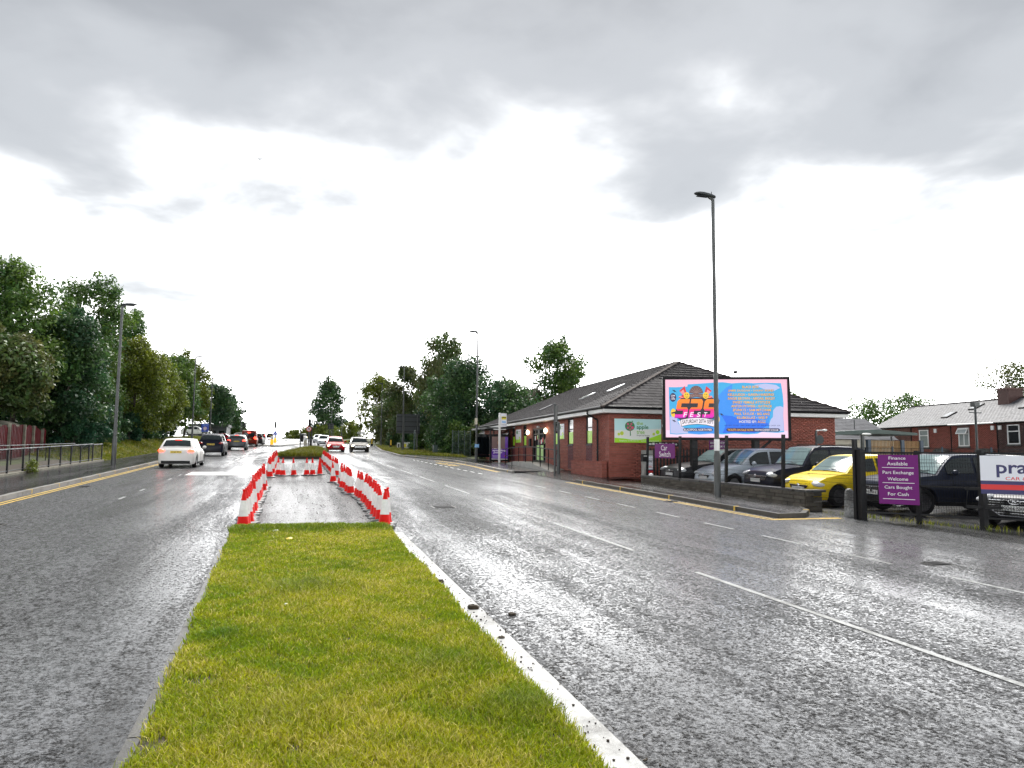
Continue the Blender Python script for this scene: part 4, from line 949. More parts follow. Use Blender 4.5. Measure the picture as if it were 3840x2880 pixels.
def ridge(parent, p, q, mat='tile_ridge', ln=.45, r=.10):
    L_ = (q - p).length; n = int(L_ / ln); d = (q - p) / L_; s_ = d.cross(UPV).normalized(); nn = s_.cross(d); ms = []
    for i in range(n): ms.append(TRS(p + d * (L_ * (i + .5) / n) + nn * .035, d, s_, nn, (L_ / n - .012, r * 2, .07)))
    pieces(parent, 'ridge_tile', ms, mat)
ridge(roof, e1, r1); ridge(roof, e2, r1); ridge(roof, r1, r2)
for u, v_ in ((5.6, .50), (8.7, .42), (14.5, .3)):
    mid = e1 + (r1 - e1) * v_; pu = Q(u, 0, 0) - Q(0, 0, 0)
    up_ = (Vector((r1.x, r1.y, r1.z)) - Q(hs, -ov2, ez)).normalized(); nn = (-D).cross(up_).normalized(); nn = nn if nn.z > 0 else -nn
    cpt = Q(u, -ov2, ez) + up_ * (v_ * 6.6) + nn * .05
    pieces(roof, 'skylight', [TRS(cpt, D, up_, nn, (.55, .9, .08))], 'slate' if u > 10 else 'lamp_clear')
# low rear wing
g = MB(); prism4(g, LEN + .1, LEN + 8, 1.0, 8, .9, 3.45); wg = g.build('wing_wall', 'brick', nur)
g = MB(); P_ = [Q(LEN - .2, .4, 3.5), Q(LEN + 8.5, .4, 3.5), Q(LEN + 8.5, 8.5, 3.5), Q(LEN - .2, 8.5, 3.5), Q(LEN + 2, 4.5, 5.2), Q(LEN + 6, 4.5, 5.2)]
g.add(P_, [(0, 1, 5, 4), (1, 2, 5), (2, 3, 4, 5), (3, 0, 4), (3, 2, 1, 0)]); g.build('wing_roof', 'tile', nur)
g = MB(); prism4(g, LEN + .5, LEN + 8.55, .3, .36, 3.36, 3.5); g.build('wing_fascia', 'fascia', nur)
# wall signs
def frame_board(parent, name, O, U, Nn, w_, h_, mat, th=.03, back='black'):
    b = Board(parent, O, U, (0, 0, 1), Nn); o = b.slab(name, mat, 0, 0, w_, h_, 0, th); b.l = th; b.root = o; return b
so_ = thing('nursery_sign', 'wide nursery sign with a cartoon apple tree on the front brick wall', 'sign', Q(0, 1.3, 2.38))
b = frame_board(so_, 'panel', Q(-.02, .23, 2.38), E_, -D, 2.16, 1.03, 'apple_pale'); T = .031
b.poly('blue_sky', 'apple_sky', [(.0, .52), (2.16, .62), (2.16, 1.03), (0, 1.03)], T)
b.poly('green_hill', 'apple_green', [(0, 0), (2.16, 0), (2.16, .40), (1.9, .30), (1.6, .20), (1.2, .13), (.8, .13), (.4, .18), (0, .20)], T)
b.poly('trunk', 'apple_dark', [(.70, .28), (.75, .31), (.735, .52), (.70, .52)], T + .003)
b.ell('apple_tree_crown', 'apple_dark', .70, .71, .225, .205, T + .005)
b.poly('leaf', 'apple_dark', [(.78, .91), (.80, .95), (.84, .93), (.86, .95), (.84, .90)], T + .003)
for cx, cy, r_ in ((.61, .80, .05), (.77, .81, .042), (.72, .71, .042), (.61, .64, .048), (.82, .645, .062), (.72, .57, .04)): b.ell('apple', 'apple_pink', cx, cy, r_, r_, T + .008, n=14)
for cx, cy, r_, mt in ((.33, .40, .085, 'apple_lime'), (.19, .36, .06, 'apple_lime'), (1.99, .47, .088, 'apple_green'), (1.81, .38, .062, 'apple_lime')): b.ell('small_tree', mt, cx, cy, r_, r_, T + .003, n=18)
b.text('the', 'apple_mid', 1.01, .77, 1.31, .92, T + .006, .02); b.text('apple', 'apple_dark', 1.01, .54, 1.56, .77, T + .006, .02); b.text('tree', 'apple_mid', 1.01, .38, 1.38, .53, T + .006, .02)
b.text('Private Day Nursery', 'print_black', 1.02, .27, 1.62, .35, T + .006); b.text('Telephone: 01706 633 431   www.theappletree.co.uk', 'print_white', .2, .04, 2.05, .115, T + .006)
for k, (u0, u1, z0, z1, lab) in enumerate(((15.6, 16.9, 2.55, 3.39, 'portrait nursery notice on the wall between the two left windows'), (6.45, 7.35, 2.63, 3.42, 'portrait nursery notice on the wall near the grey pole'))):
    s2 = thing('wall_notice', lab, 'sign', Q((u0 + u1) / 2, 0, z0)); b = frame_board(s2, 'panel', Q(u1, -.0, z0), -D, -E_, u1 - u0, z1 - z0, 'sign_white'); w_, h_ = u1 - u0, z1 - z0
    b.poly('green_hill', 'apple_green', [(0, 0), (w_, 0), (w_, h_ * .34), (w_ * .5, h_ * .22), (0, h_ * .26)], T); b.ell('apple_tree_crown', 'apple_dark', w_ * .28, h_ * .78, w_ * .17, h_ * .14, T + .003, n=16)
    b.text('the apple', 'print_black', w_ * .5, h_ * .78, w_ * .92, h_ * .88, T + .003); b.text('tree', 'apple_mid', w_ * .5, h_ * .64, w_ * .8, h_ * .74, T + .003)
    b.ell('small_tree', 'apple_lime', w_ * .78, h_ * .38, w_ * .12, h_ * .08, T + .003, n=14)
cc_ = thing('security_camera', 'small white security camera on the brick wall beside the nursery sign', 'camera', Q(0, 2.55, 3.1)); MB().tube(Q(0, 2.55, 3.1), Q(-.2, 2.55, 3.1), .02).build('bracket', 'steel_light', cc_); MB().box(Q(-.25, 2.5, 3.13), (.28, .1, .1)).build('housing', 'upvc', cc_)
# ramp, low wall, handrail
rmp = thing('access_ramp', 'pale concrete access ramp with kerb leading to the nursery door', 'ramp', Q(8, -.6, .8))
g = MB(); V = []
for u, z in ((4.2, .86), (9.6, 1.38), (13.2, 1.40), (15.6, 1.25)): V += [Q(u, -1.0, z), Q(u, -.03, z), Q(u, -1.0, .3), Q(u, -.03, .3)]
for i in range(3):
    o_ = 4 * i; g.add([V[o_ + j] for j in range(8)], [(0, 1, 5, 4), (0, 4, 6, 2), (2, 3, 1, 0), (4, 5, 7, 6), (1, 3, 7, 5)])
g.build('slab', 'concrete', rmp)
lw = thing('low_brick_wall', 'low red brick wall with brick on edge coping beside the ramp', 'wall', (12.85, 31.5, .75))
MB().bb((12.87, 29.77, .4), (13.09, 33.4, 1.46)).build('core', 'mortar', lw)
bf = brick_field((12.87, 29.76), (0, 1), 3.64, .66, 1.47, Vector((-1, 0, 0)), (), proud=.016) + brick_field((12.86, 29.77), (1, 0), .24, .66, 1.47, Vector((0, -1, 0)), (), proud=.016)
pieces(lw, 'brick', bf, 'brick')
pieces(lw, 'coping_brick', [TRS(Vector((12.98, 29.8 + .075 * i, 1.52)), Vector((1, 0, 0)), Vector((0, 1, 0)), UPV, (.26, .066, .105)) for i in range(49)], 'brick')
hr = thing('handrail', 'black tubular handrail with two rails along the ramp', 'handrail', (12.7, 39, .9))
hp = [(12.95, 45.0, 2.16), (12.85, 41.5, 2.24), (12.7, 38.5, 2.22), (12.45, 34.2, 2.04)]
MB().path(hp, .025).build('top_rail', 'fence_black', hr); MB().path([(a, b_, c - .45) for a, b_, c in hp], .022).build('lower_rail', 'fence_black', hr)
for i in range(8):
    y_ = 45 - i * 1.54; x_ = interp([(34.2, 12.45), (38.5, 12.7), (41.5, 12.85), (45, 12.95)], y_); z_ = interp([(34.2, 2.04), (38.5, 2.22), (41.5, 2.24), (45, 2.16)], y_)
    MB().tube((x_, y_, rz(y_) - .02), (x_, y_, z_), .024).build('post', 'fence_black', hr)

# ================================================================ LED billboard
BL, BR = Vector((13.9, 26.2, 2.45)), Vector((18.3, 24.3, 2.45)); BU = (BR - BL).normalized(); BN = Vector((BU.y, -BU.x, 0)); BN = BN if BN.y < 0 else -BN; BW, BH = (BR - BL).length, 2.45
bb_ = thing('led_billboard', 'large black framed LED billboard advertising a festival above the parked cars', 'billboard', ((BL.x + BR.x) / 2, (BL.y + BR.y) / 2, rz(25.2)))
def led(n, c, k=.21):
    pm('led_' + n, tuple(q * .12 for q in c), .4, emit=c, est=k)
for n_, c_ in dict(pink=(1.0, .56, .72), pinklt=(.98, .72, .93), sky=(.035, .44, .82), blue=(.004, .16, .88), mid=(.03, .30, .92), lilac=(.52, .56, .86), navy=(.008, .008, .09), orange=(1.0, .50, .07), red=(.72, .02, .03), redlt=(.95, .30, .32), brown=(.16, .075, .07), brownlt=(.42, .27, .24), yel=(.98, .62, .03), white=(.98, .90, .98), s_top=(1.0, .26, .01), s_bot=(.98, .01, .26), s_pur=(.62, .0, .55), black=(.008, .006, .02)).items(): led(n_, c_)
B = Board(bb_, BL, BU, (0, 0, 1), BN)
cas = B.slab('cabinet', 'black', 0, 0, BW, BH, -.28, 0)
fr = MB()
for (u0, v0, u1, v1) in ((0, 0, BW, .10), (0, BH - .10, BW, BH), (0, .10, .10, BH - .10), (BW - .10, .10, BW, BH - .10)): fr.prism([B.P(u0, v0, .001), B.P(u1, v0, .001), B.P(u1, v1, .001), B.P(u0, v1, .001)], BN * .07)
fr.build('frame', 'black', bb_)
scr = B.slab('screen', 'led_pink', .10, .10, BW - .10, BH - .10, .001, .012)
AX = lambda x: (x - 380) / 1320 * BW
AY = lambda y: (1100 - y) / 655 * BH
def ap(name, mat, pts, l): B.poly(name, 'led_' + mat, [(AX(x), AY(y)) for x, y in pts], .0125 + l * .0022, th=.0012, parent=scr)
def ae(name, mat, cx, cy, rx, ry, l, **k): B.ell(name, 'led_' + mat, AX(cx), AY(cy), rx / 1320 * BW, ry / 655 * BH, .0125 + l * .0022, scr, **k)
def at(txt, mat, x0, y0, x1, y1, l, bold=.0, slant=0.0, arc=0.0): B.text(txt, 'led_' + mat, AX(x0), AY(y1), AX(x1), AY(y0), .0125 + l * .0022, bold, slant, scr, arc)
ap('lower_band', 'pinklt', [(412, 1068), (1668, 1068), (1668, 1000), (412, 1000)], 0)
edge = [(445, 550), (520, 552), (640, 545), (645, 522), (760, 515), (900, 505), (1010, 500), (1100, 512), (1230, 505), (1330, 512), (1450, 507), (1610, 512), (1625, 620), (1632, 720), (1625, 850), (1632, 1012), (1560, 1020), (1400, 1012), (1360, 1030), (1250, 1038), (1120, 1030), (1000, 1040), (880, 1032), (760, 1042), (640, 1034), (520, 1044), (452, 1038), (448, 800)]
ap('blue_wash', 'sky', edge, 1)
ap('deep_wash', 'mid', [(960, 640), (1040, 560), (1110, 520), (1100, 640), (1180, 700), (1330, 760), (1500, 800), (1480, 900), (1490, 1000), (1330, 1025), (1100, 1022), (960, 1030), (930, 900)], 2)
ap('deep_wash', 'blue', [(990, 840), (1100, 850), (1180, 880), (1320, 870), (1480, 930), (1440, 960), (1330, 1022), (1120, 1018), (1000, 1028), (1040, 930)], 3)
ap('deep_wash', 'mid', [(640, 1000), (760, 960), (900, 950), (930, 1028), (760, 1036), (650, 1030)], 2)
ap('pale_wash', 'lilac', [(455, 860), (520, 840), (540, 930), (640, 1000), (640, 1028), (520, 1036), (458, 1030)], 2)
ap('cloud_shape', 'lilac', [(1480, 930), (1500, 880), (1520, 860), (1525, 790), (1555, 755), (1600, 748), (1628, 760), (1622, 850), (1628, 1000), (1560, 1008), (1480, 1000)], 4)
ap('cloud_shape', 'lilac', [(1330, 530), (1450, 515), (1560, 530), (1600, 560), (1540, 590), (1440, 575)], 4)
# emblem: horns, wheel, smiling discs, letters
for sx_, cx in ((1, 615), (-1, 835)):
    m = lambda x: cx + sx_ * (x - 615)
    ap('horn', 'red', [(m(555), 590), (m(612), 540), (m(640), 640), (m(600), 680), (m(545), 660), (m(590), 630)], 5); ap('horn_stripe', 'redlt', [(m(565), 600), (m(600), 575), (m(625), 650), (m(615), 655)], 6); ap('horn_stripe', 'redlt', [(m(548), 650), (m(560), 640), (m(610), 665), (m(600), 672)], 6)
ae('wheel', 'brown', 732, 615, 72, 78, 6, a0=0, a1=PI); ae('wheel_hub', 'brownlt', 732, 615, 10, 10, 8, n=12)
for k in range(1, 8):
    a = PI * k / 8; c_, s_ = math.cos(a), math.sin(a); ap('spoke', 'brownlt', [(732 + 12 * c_ - 1.5 * s_, 615 - 12 * s_ - 1.5 * c_), (732 + 66 * c_ - 1.5 * s_, 615 - 71 * s_ - 1.5 * c_), (732 + 66 * c_ + 1.5 * s_, 615 - 71 * s_ + 1.5 * c_), (732 + 12 * c_ + 1.5 * s_, 615 - 12 * s_ + 1.5 * c_)], 7)
ap('banner', 'brown', [(655, 625), (732, 612), (808, 625), (812, 668), (732, 655), (652, 668)], 9); at('NORTH PIER', 'brownlt', 664, 628, 800, 650, 10, .01, arc=.01)
for cx in (632, 832):
    ae('yellow_disc', 'yel', cx, 638, 31, 35, 9, n=20)
    for dx in (-9, 9): ae('disc_eye', 'black', cx + dx, 628, 3.5, 8, 10, n=10)
    ap('disc_mouth', 'black', [(cx - 18, 645), (cx - 9, 656), (cx, 660), (cx + 9, 656), (cx + 18, 645), (cx + 9, 651), (cx, 654), (cx - 9, 651)], 10)
SP = [(0, 0), (.85, 0), (1, .12), (1, .45), (.88, .57), (.38, .57), (.38, .78), (1.0, .78), (1.0, 1.0), (.15, 1.0), (0, .88), (0, .5), (.12, .40), (.62, .40), (.62, .2), (0, .2)]
TP = [(0, 0), (1, 0), (1, .2), (.38, .2), (.38, .40), (.88, .40), (1, .52), (1, .88), (.85, 1), (0, 1), (0, .78), (.62, .78), (.62, .57), (.12, .57), (0, .45)]
ap('emblem_shadow', 'black', [(505, 830), (545, 690), (580, 664), (960, 664), (975, 690), (955, 760), (950, 860), (930, 880), (560, 892), (510, 860)], 8)
0 and ap('emblem_glow', 'redlt', [(512, 826), (550, 692), (583, 668), (955, 668), (968, 692), (948, 760), (944, 856), (926, 874), (562, 886), (516, 856)], 9)
gm = bpy.data.materials.new('led_letter'); gm.use_nodes = True; t_ = gm.node_tree; bs = t_.nodes['Principled BSDF']
zz = N(t_, 'ShaderNodeSeparateXYZ', {0: N(t_, 'ShaderNodeTexCoord').outputs['Object']}).outputs[2]; z_lo, z_hi = 2.45 + AY(878), 2.45 + AY(672)
fac = N(t_, 'ShaderNodeMapRange', {0: MA(t_, 'ADD', zz, wloc(scr)[2]), 1: z_lo, 2: z_hi}).outputs[0]
gc = RAMP(t_, fac, [(0, (.20, .0, .42)), (.12, (.85, .0, .55)), (.46, (1, .01, .20)), (.50, (1, .20, .01)), (1, (1, .30, .005))])
t_.links.new(gc, bs.inputs['Emission Color']); bs.inputs['Emission Strength'].default_value = .23; bs.inputs['Base Color'].default_value = (.1, .02, .02, 1); M['led_letter'] = gm
for shp, x0 in ((SP, 520), (TP, 662), (SP, 806)):
    B.poly('letter', 'led_letter', [(AX(x0 + 148 * fx - 8 + 38 * (fy - .3)), AY(874 - 198 * fy)) for fx, fy in [(a * .86, b_) for a, b_ in shp]], .0125 + 11 * .0022, th=.0012, parent=scr)
for ch, x0 in zip('FEST', (598, 666, 738, 806)): at(ch, 'white', x0, 812, x0 + 34, 862, 13, .02, slant=.25)
ap('ribbon_tail', 'white', [(538, 905), (600, 890), (575, 970), (560, 945)], 10); ap('ribbon', 'black', [(562, 888), (650, 872), (740, 866), (830, 872), (925, 892), (918, 968), (830, 945), (740, 938), (650, 945), (570, 962)], 12)
ap('ribbon_face', 'white', [(568, 892), (650, 877), (740, 871), (830, 877), (918, 896), (911, 960), (830, 940), (740, 933), (650, 940), (575, 956)], 13)
at('SATURDAY 20TH SEPT', 'black', 582, 884, 908, 924, 14, .02, arc=.045)
def pill(x0, y0, x1, y1, l): r_ = (y1 - y0) / 2; ap('caption_plate', 'navy', [(x0 + r_, y0), (x1 - r_, y0), (x1 - r_ * .3, y0 + r_ * .4), (x1, y0 + r_), (x1 - r_ * .3, y1 - r_ * .4), (x1 - r_, y1), (x0 + r_, y1), (x0 + r_ * .3, y1 - r_ * .4), (x0, y0 + r_), (x0 + r_ * .3, y0 + r_ * .4)], l)
pill(588, 976, 900, 1010, 6); at('BLACKPOOL NORTH PIER', 'white', 600, 982, 890, 1004, 7, .01)
ae('dark_disc', 'navy', 488, 658, 34, 46, 6)
for k_, tx in enumerate(('2PM', "TIL'", '10PM')): at(tx, 'white', 468, 632 + k_ * 18, 508, 646 + k_ * 18, 7, .01)
ae('yellow_disc', 'yel', 490, 818, 28, 44, 6); ap('disc_bar', 'black', [(470, 815), (512, 805), (512, 822), (470, 830)], 7); ae('yellow_disc', 'yel', 945, 885, 26, 44, 12)
for x0, y0 in ((500, 590), (495, 902), (990, 834)): ap('bolt', 'black', [(x0 - 22, y0 - 12), (x0 + 2, y0 - 6), (x0 - 2, y0 - 16), (x0 + 28, y0 + 14), (x0 + 4, y0 + 6), (x0 + 8, y0 + 16)], 6)
LN = [('BLACK BOX', 1212, 1382), ('JAMIE DUGGAN \u2022 DANNY BOND', 1066, 1532), ('KELLI-LEIGH \u2022 KAREN HARDING', 1062, 1536), ('ANGIE BROWN \u2022 ABIGAIL BAILEY', 1058, 1546), ('SWEET FEMALE ATTITUDE', 1110, 1496), ('ANTON POWERS \u2022 RATPACK', 1094, 1514), ('2FUNKY2 \u2022 SAM MITCHAM', 1108, 1500), ('PAUL TAYLOR \u2022 BIG ANG', 1126, 1486), ('KLUBKILLAZ \u2022 WES P', 1152, 1464)]
for k_, (tx, x0, x1) in enumerate(LN):
    y0 = 537 + k_ * 39.6
    at(tx, 'black', x0 - 2, y0 - 1, x1 + 3, y0 + 29, 5, .03); at(tx, 'orange', x0, y0, x1, y0 + 27, 7, .022)
at('HOSTED BY:', 'black', 1171, 893, 1355, 924, 5, .03); at('HOSTED BY:', 'white', 1173, 895, 1352, 922, 7, .012); at('AGGZ', 'black', 1360, 893, 1447, 924, 5, .03); at('AGGZ', 'orange', 1362, 895, 1445, 922, 7, .012)
at('ANDY SHAW \u00b7 TOM KELLY \u00b7 CANDY \u00b7 GRUNDY \u00b7 SKINNY \u00b7 MATT THISS \u00b7 RUNNER \u00b7 CHESTER \u00b7 LEWIS', 'navy', 1020, 940, 1592, 953, 6, .0)
pill(1038, 974, 1590, 1010, 6); at('TICKETS ON SALE NOW:', 'orange', 1052, 982, 1318, 1004, 7, .01); at('WWW.S2SFEST.CO.UK', 'white', 1328, 982, 1574, 1004, 7, .01)
for u in (1.18, 3.5):
    p = B.P(u, 0, -.14); MB().bb((p.x - .11, p.y - .11, rz(p.y) - .1), (p.x + .11, p.y + .11, 2.46)).build('post', 'fence_black', bb_)
p = B.P(3.5, -.35, -.14); MB().tube((p.x, p.y, 1.95), tuple(B.P(4.1, .02, -.14)), .05).build('brace', 'fence_black', bb_)
p, q = B.P(2.45, BH, .0), B.P(2.72, BH + .12, .35); MB().path([p, q], .02).build('camera_arm', 'black', bb_); MB().box(q + Vector((0, 0, .03)), (.1, .12, .1)).build('camera_box', 'black', bb_)

# ================================================================ depot frontage
sw = thing('stone_wall', 'low coursed stone wall with dark capping under the mesh fence', 'wall', (13.45, 22, .6))
MB().add([(x, y, z) for y in (17.2, 26.9) for x, z in ((13.34, rz(y) - .05), (13.62, rz(y) - .05), (13.62, .92 + .01 * (y - 17)), (13.34, .92 + .01 * (y - 17)))], [(0, 1, 2, 3), (7, 6, 5, 4), (0, 4, 5, 1), (1, 5, 6, 2), (2, 6, 7, 3), (3, 7, 4, 0)]).build('core', 'mortar_dark', sw)
ms = []; rs = random.Random(8)
def stones(O, U, ln, nrm, base, top):
    z = 0; rows = 4
    for k in range(rows):
        u = -rs.uniform(0, .2)
        while u < ln:
            w_ = rs.uniform(.2, .55); a, b_ = max(0, u), min(ln, u + w_)
            if b_ - a > .06:
                m_ = (a + b_) / 2; P0 = Vector(O) + Vector(U) * m_; z0, z1 = base(P0.y), top(P0.y); h_ = (z1 - z0) / rows
                ms.append(TRS(Vector((P0.x, P0.y, z0 + h_ * (k + .5))) + Vector(nrm) * (.01 + rs.uniform(0, .02)), Vector(U), Vector(nrm), UPV, (b_ - a - .014, .05, h_ - .014 - rs.uniform(0, .01))))
            u += w_
stones((13.33, 17.15, 0), (0, 1, 0), 9.75, (-1, 0, 0), lambda y: rz(y) + .08, lambda y: .92 + .01 * (y - 17))
stones((13.33, 17.16, 0), (1, 0, 0), .5, (0, -1, 0), lambda y: rz(y) - .02, lambda y: .92 + .01 * (y - 17))
pieces(sw, 'stone', ms, 'stone')
cps = []
for i in range(13):
    y0 = 17.05 + i * .76; cps.append(TRS(Vector((13.47, y0 + .37, .945 + .01 * (y0 - 17))), Vector((1, 0, 0)), Vector((0, 1, 0)), UPV, (.40, .745, .06)))
cps.append(TRS(Vector((13.68, 17.2, .945)), Vector((1, 0, 0)), Vector((0, 1, 0)), UPV, (.42, .34, .061)))
pieces(sw, 'capping_stone', cps, 'stone_cap')
def mesh_panel(parent, p0, p1, z0, z1, pitch=.05, wire=.0032, folds=3, name='wire_mesh', mat='fence_black', fold_d=.05):
    """welded wire panel between ground points p0,p1 with V folds"""
    P0, P1 = Vector(p0), Vector(p1); d = (P1 - P0); L_ = d.length; d.normalize(); nn = Vector((d.y, -d.x, 0)); V = []; F = []
    fz = [z0 + (z1 - z0) * (k + .5) / folds for k in range(folds)]
    prof_ = [(z0, 0)]
    for f_ in fz: prof_ += [(f_ - .08, 0), (f_, fold_d), (f_ + .08, 0)]
    prof_.append((z1, 0)); mb = MB(); n = int(L_ / pitch)
    for i in range(n + 1):
        b_ = P0 + d * (L_ * i / n); pts = [Vector((b_.x, b_.y, z)) + nn * o_ for z, o_ in prof_]
        for a, c in zip(pts, pts[1:]):
            mb.add([a - d * wire, a + d * wire, c + d * wire, c - d * wire], [(0, 1, 2, 3)])
    zz_ = [z0 + .02] + [q for f_ in fz for q in (f_ - .08, f_, f_ + .08)] + [z1 - .02]
    k = z0 + .2
    while k < z1: zz_.append(k); k += .2
    for z in zz_:
        o_ = interp(prof_, z); a, c = P0 + nn * o_, P1 + nn * o_
        mb.add([(a.x, a.y, z - wire), (c.x, c.y, z - wire), (c.x, c.y, z + wire), (a.x, a.y, z + wire)], [(0, 1, 2, 3)])
    return mb.build(name, mat, parent, kind='stuff', fix=False)
mf = thing('mesh_fence', 'black welded mesh fence with square posts on the stone wall', 'fence', (13.5, 21.5, .95))
fp = [(13.5, 26.75), (13.5, 24.2), (13.5, 21.2), (13.5, 18.3), (13.5, 17.2)]
for i, (x_, y_) in enumerate(fp[:4]):
    MB().box((x_, y_, 1.7 + .01 * (y_ - 17)), (.08, .08, 1.55), ry=.03).build('post', 'fence_black', mf)
for (a, b_) in zip(fp, fp[1:]): mesh_panel(mf, (*a, 0), (*b_, 0), .98 + .01 * (a[1] - 17), 2.28 + .01 * (a[1] - 17))
mesh_panel(mf, (13.5, 17.2, 0), (13.25, 15.1, 0), .62, 2.2)
gt = thing('yard_gate', 'black steel framed mesh gate across the depot entrance', 'gate', (14, 14, .35))
G0, G1, G2, G3 = (13.28, 15.03), (13.97, 14.02), (14.68, 12.96), (16.0, 11.1)
for (x_, y_), sz, zt in ((G0, .15, 2.05), ((13.22, 15.15), .09, 2.3), (G1, .09, 2.03), (G2, .12, 2.05), (G3, .12, 2.05)):
    MB().bb((x_ - sz / 2, y_ - sz / 2, rz(y_)), (x_ + sz / 2, y_ + sz / 2, zt)).build('post', 'fence_black', gt)
for a, b_ in ((G0, G1), (G1, G2), (G2, G3)):
    for zb_ in (1.98, 1.22, .56): MB().tube((*a, zb_), (*b_, zb_), .026, n=4).build('rail', 'fence_black', gt)
    mesh_panel(gt, (*a, 0), (*b_, 0), .56, 1.98, folds=3)
U_ = (Vector((*G2, 0)) - Vector((*G0, 0))).normalized(); GN = Vector((-U_.y, U_.x, 0)); GN = GN if GN.dot(-Vector((*G1, 0))) > 0 else -GN
lb = MB()
pA = Vector((*G2, 0)) - U_ * .30 + GN * .03
for a, b_ in (((0, .78), (0, 1.22)), ((0, 1.2), (.62, 1.2)), ((0, .8), (.62, .8)), ((.62, .8), (.62, 1.0))): lb.prism([pA + U_ * a[0] + UPV * a[1] - UPV * .03 - U_ * .03, pA + U_ * b_[0] + UPV * b_[1] - UPV * .03 + U_ * .03, pA + U_ * b_[0] + UPV * b_[1] + UPV * .03 + U_ * .03, pA + U_ * a[0] + UPV * a[1] + UPV * .03 - U_ * .03], GN * .03)
lb.build('lock_frame', 'fence_black', gt)
pn = thing('purple_notice', 'tall purple notice with white lettering fixed to the gate', 'sign', (13.72, 14.4, .78))
b = frame_board(pn, 'panel', Vector((13.50, 14.70, .78)) + GN * .05, U_, GN, .86, 1.15, 'purple', th=.008); T = .009
for tx, y0, y1, x0, x1 in (('Finance', 1.04, 1.11, .24, .60), ('Available', .905, .985, .20, .64), ('Part Exchange', .68, .775, .10, .76), ('Welcome', .55, .625, .20, .64), ('Cars Bought', .335, .43, .13, .72), ('For Cash', .20, .275, .20, .64)): b.text(tx, 'print_white', x0, y0, x1, y1, T, .004)
for v_ in (.845, .49, .115): b.slab('rule_line', 'print_white', .09, v_, .77, v_ + .012, T, T + .002)
rs_ = thing('rental_sign', 'white navy and red rental sign on the right-hand gate leaf', 'sign', (15.2, 12.2, 1.1))
U3 = (Vector((*G3, 0)) - Vector((*G2, 0))).normalized(); N3 = Vector((-U3.y, U3.x, 0)); N3 = N3 if N3.dot(-Vector((*G2, 0))) > 0 else -N3
b = frame_board(rs_, 'panel', Vector((*G2, 1.10)) + N3 * .075 - U3 * .02, U3, N3, 2.2, .83, 'sign_white', th=.01); T = .0105
b.slab('navy_band', 'sign_navy', 0, 0, 2.2, .285, T, T + .002); b.slab('red_band', 'sign_red', 0, .095, 2.2, .205, T + .003, T + .005)
b.text('practical', 'sign_navy', .30, .36, 1.75, .72, T, .02); b.text('CAR & VAN RENTAL', 'sign_red', .46, .305, 1.7, .375, T, .012)
cs_ = thing('purple_notice', 'small purple notice reading two words on the left end of the mesh fence', 'sign', (13.42, 25.1, 1.75))
b = frame_board(cs_, 'panel', (13.42, 25.95, 1.75), (0, -1, 0), (-1, 0, 0), 1.55, .54, 'purple', th=.008)
b.text('Car', 'print_white', .5, .29, .98, .48, .009, .006); b.text('Switch', 'print_white', .35, .05, 1.22, .25, .009, .006)
ps_ = thing('purple_notice', 'purple notice with phone numbers on the palisade fence behind the lamp post', 'sign', (17.5, 28.1, 2.04))
b = frame_board(ps_, 'panel', (17.12, 28.18, 2.04), (1, 0, 0), (0, -1, 0), .86, .46, 'purple', th=.01)
b.text('01706 659797', 'print_white', .06, .30, .80, .40, .011, .004); b.text('07507 624111', 'print_white', .06, .15, .80, .25, .011, .004); b.text('www.carswitchrochdale.co.uk', 'print_white', .04, .03, .82, .08, .011)
bs_ = thing('black_notice', 'narrow black notice with broken white lettering under the billboard', 'sign', (14.6, 27.9, 2.2)); b = frame_board(bs_, 'panel', (14.05, 27.8, 2.22), (1, 0, 0), (0, -1, 0), 1.55, .17, 'black', th=.01)
for k in range(9): b.slab('white_mark', 'print_white', .05 + k * .15, .05, .17 + k * .15 - .02 * (k % 3), .12 + .02 * (k % 2), .011, .013)
pf = thing('palisade_fence', 'dark steel palisade fence between parked cars and the nursery wall', 'fence', (19, 28.35, .7))
ms = [TRS(Vector((14.3 + .155 * i, 28.35 + .002 * (i % 3), .7 + .68)), Vector((1, 0, 0)), Vector((0, 1, 0)), UPV, (.07, .02, 1.42)) for i in range(64)]
pieces(pf, 'pale', ms, 'palisade')
for z in (1.0, 1.8): MB().box((19.2, 28.39, z), (10, .05, .05)).build('rail', 'palisade', pf)
tips = [TRS(Vector((14.3 + .155 * i, 28.35, 2.12)), Vector((.7071, 0, .7071)), Vector((0, 1, 0)), Vector((-.7071, 0, .7071)), (.05, .02, .05)) for i in range(64)]
pieces(pf, 'pale_tip', tips, 'palisade', limit=0)
gp = thing('gate_pillar', 'grey pillar carrying a small rental sign at the left end of the depot', 'pillar', (14.2, 28.1, .7)); MB().bb((13.95, 27.95, .6), (14.35, 28.2, 2.05)).build('shaft', 'concrete', gp)
b = frame_board(gp, 'sign_panel', (14.02, 27.94, 1.05), (1, 0, 0), (0, -1, 0), .32, .78, 'sign_white', th=.01); b.slab('navy_band', 'sign_navy', 0, .0, .32, .22, .011, .013); b.slab('red_band', 'sign_red', 0, .08, .32, .17, .0135, .0155); b.text('practical', 'print_black', .03, .48, .29, .62, .012, .02); b.text('CAR RENTAL', 'sign_red', .05, .3, .28, .37, .012, .01)
bx = thing('post_box', 'small black letter box on the first fence post', 'box', (13.4, 26.75, 1.6)); MB().box((13.38, 26.8, 1.75), (.2, .2, .3)).build('casing', 'black', bx); MB().box((13.38, 26.69, 1.82), (.14, .012, .03)).build('slot', 'steel_light', bx)
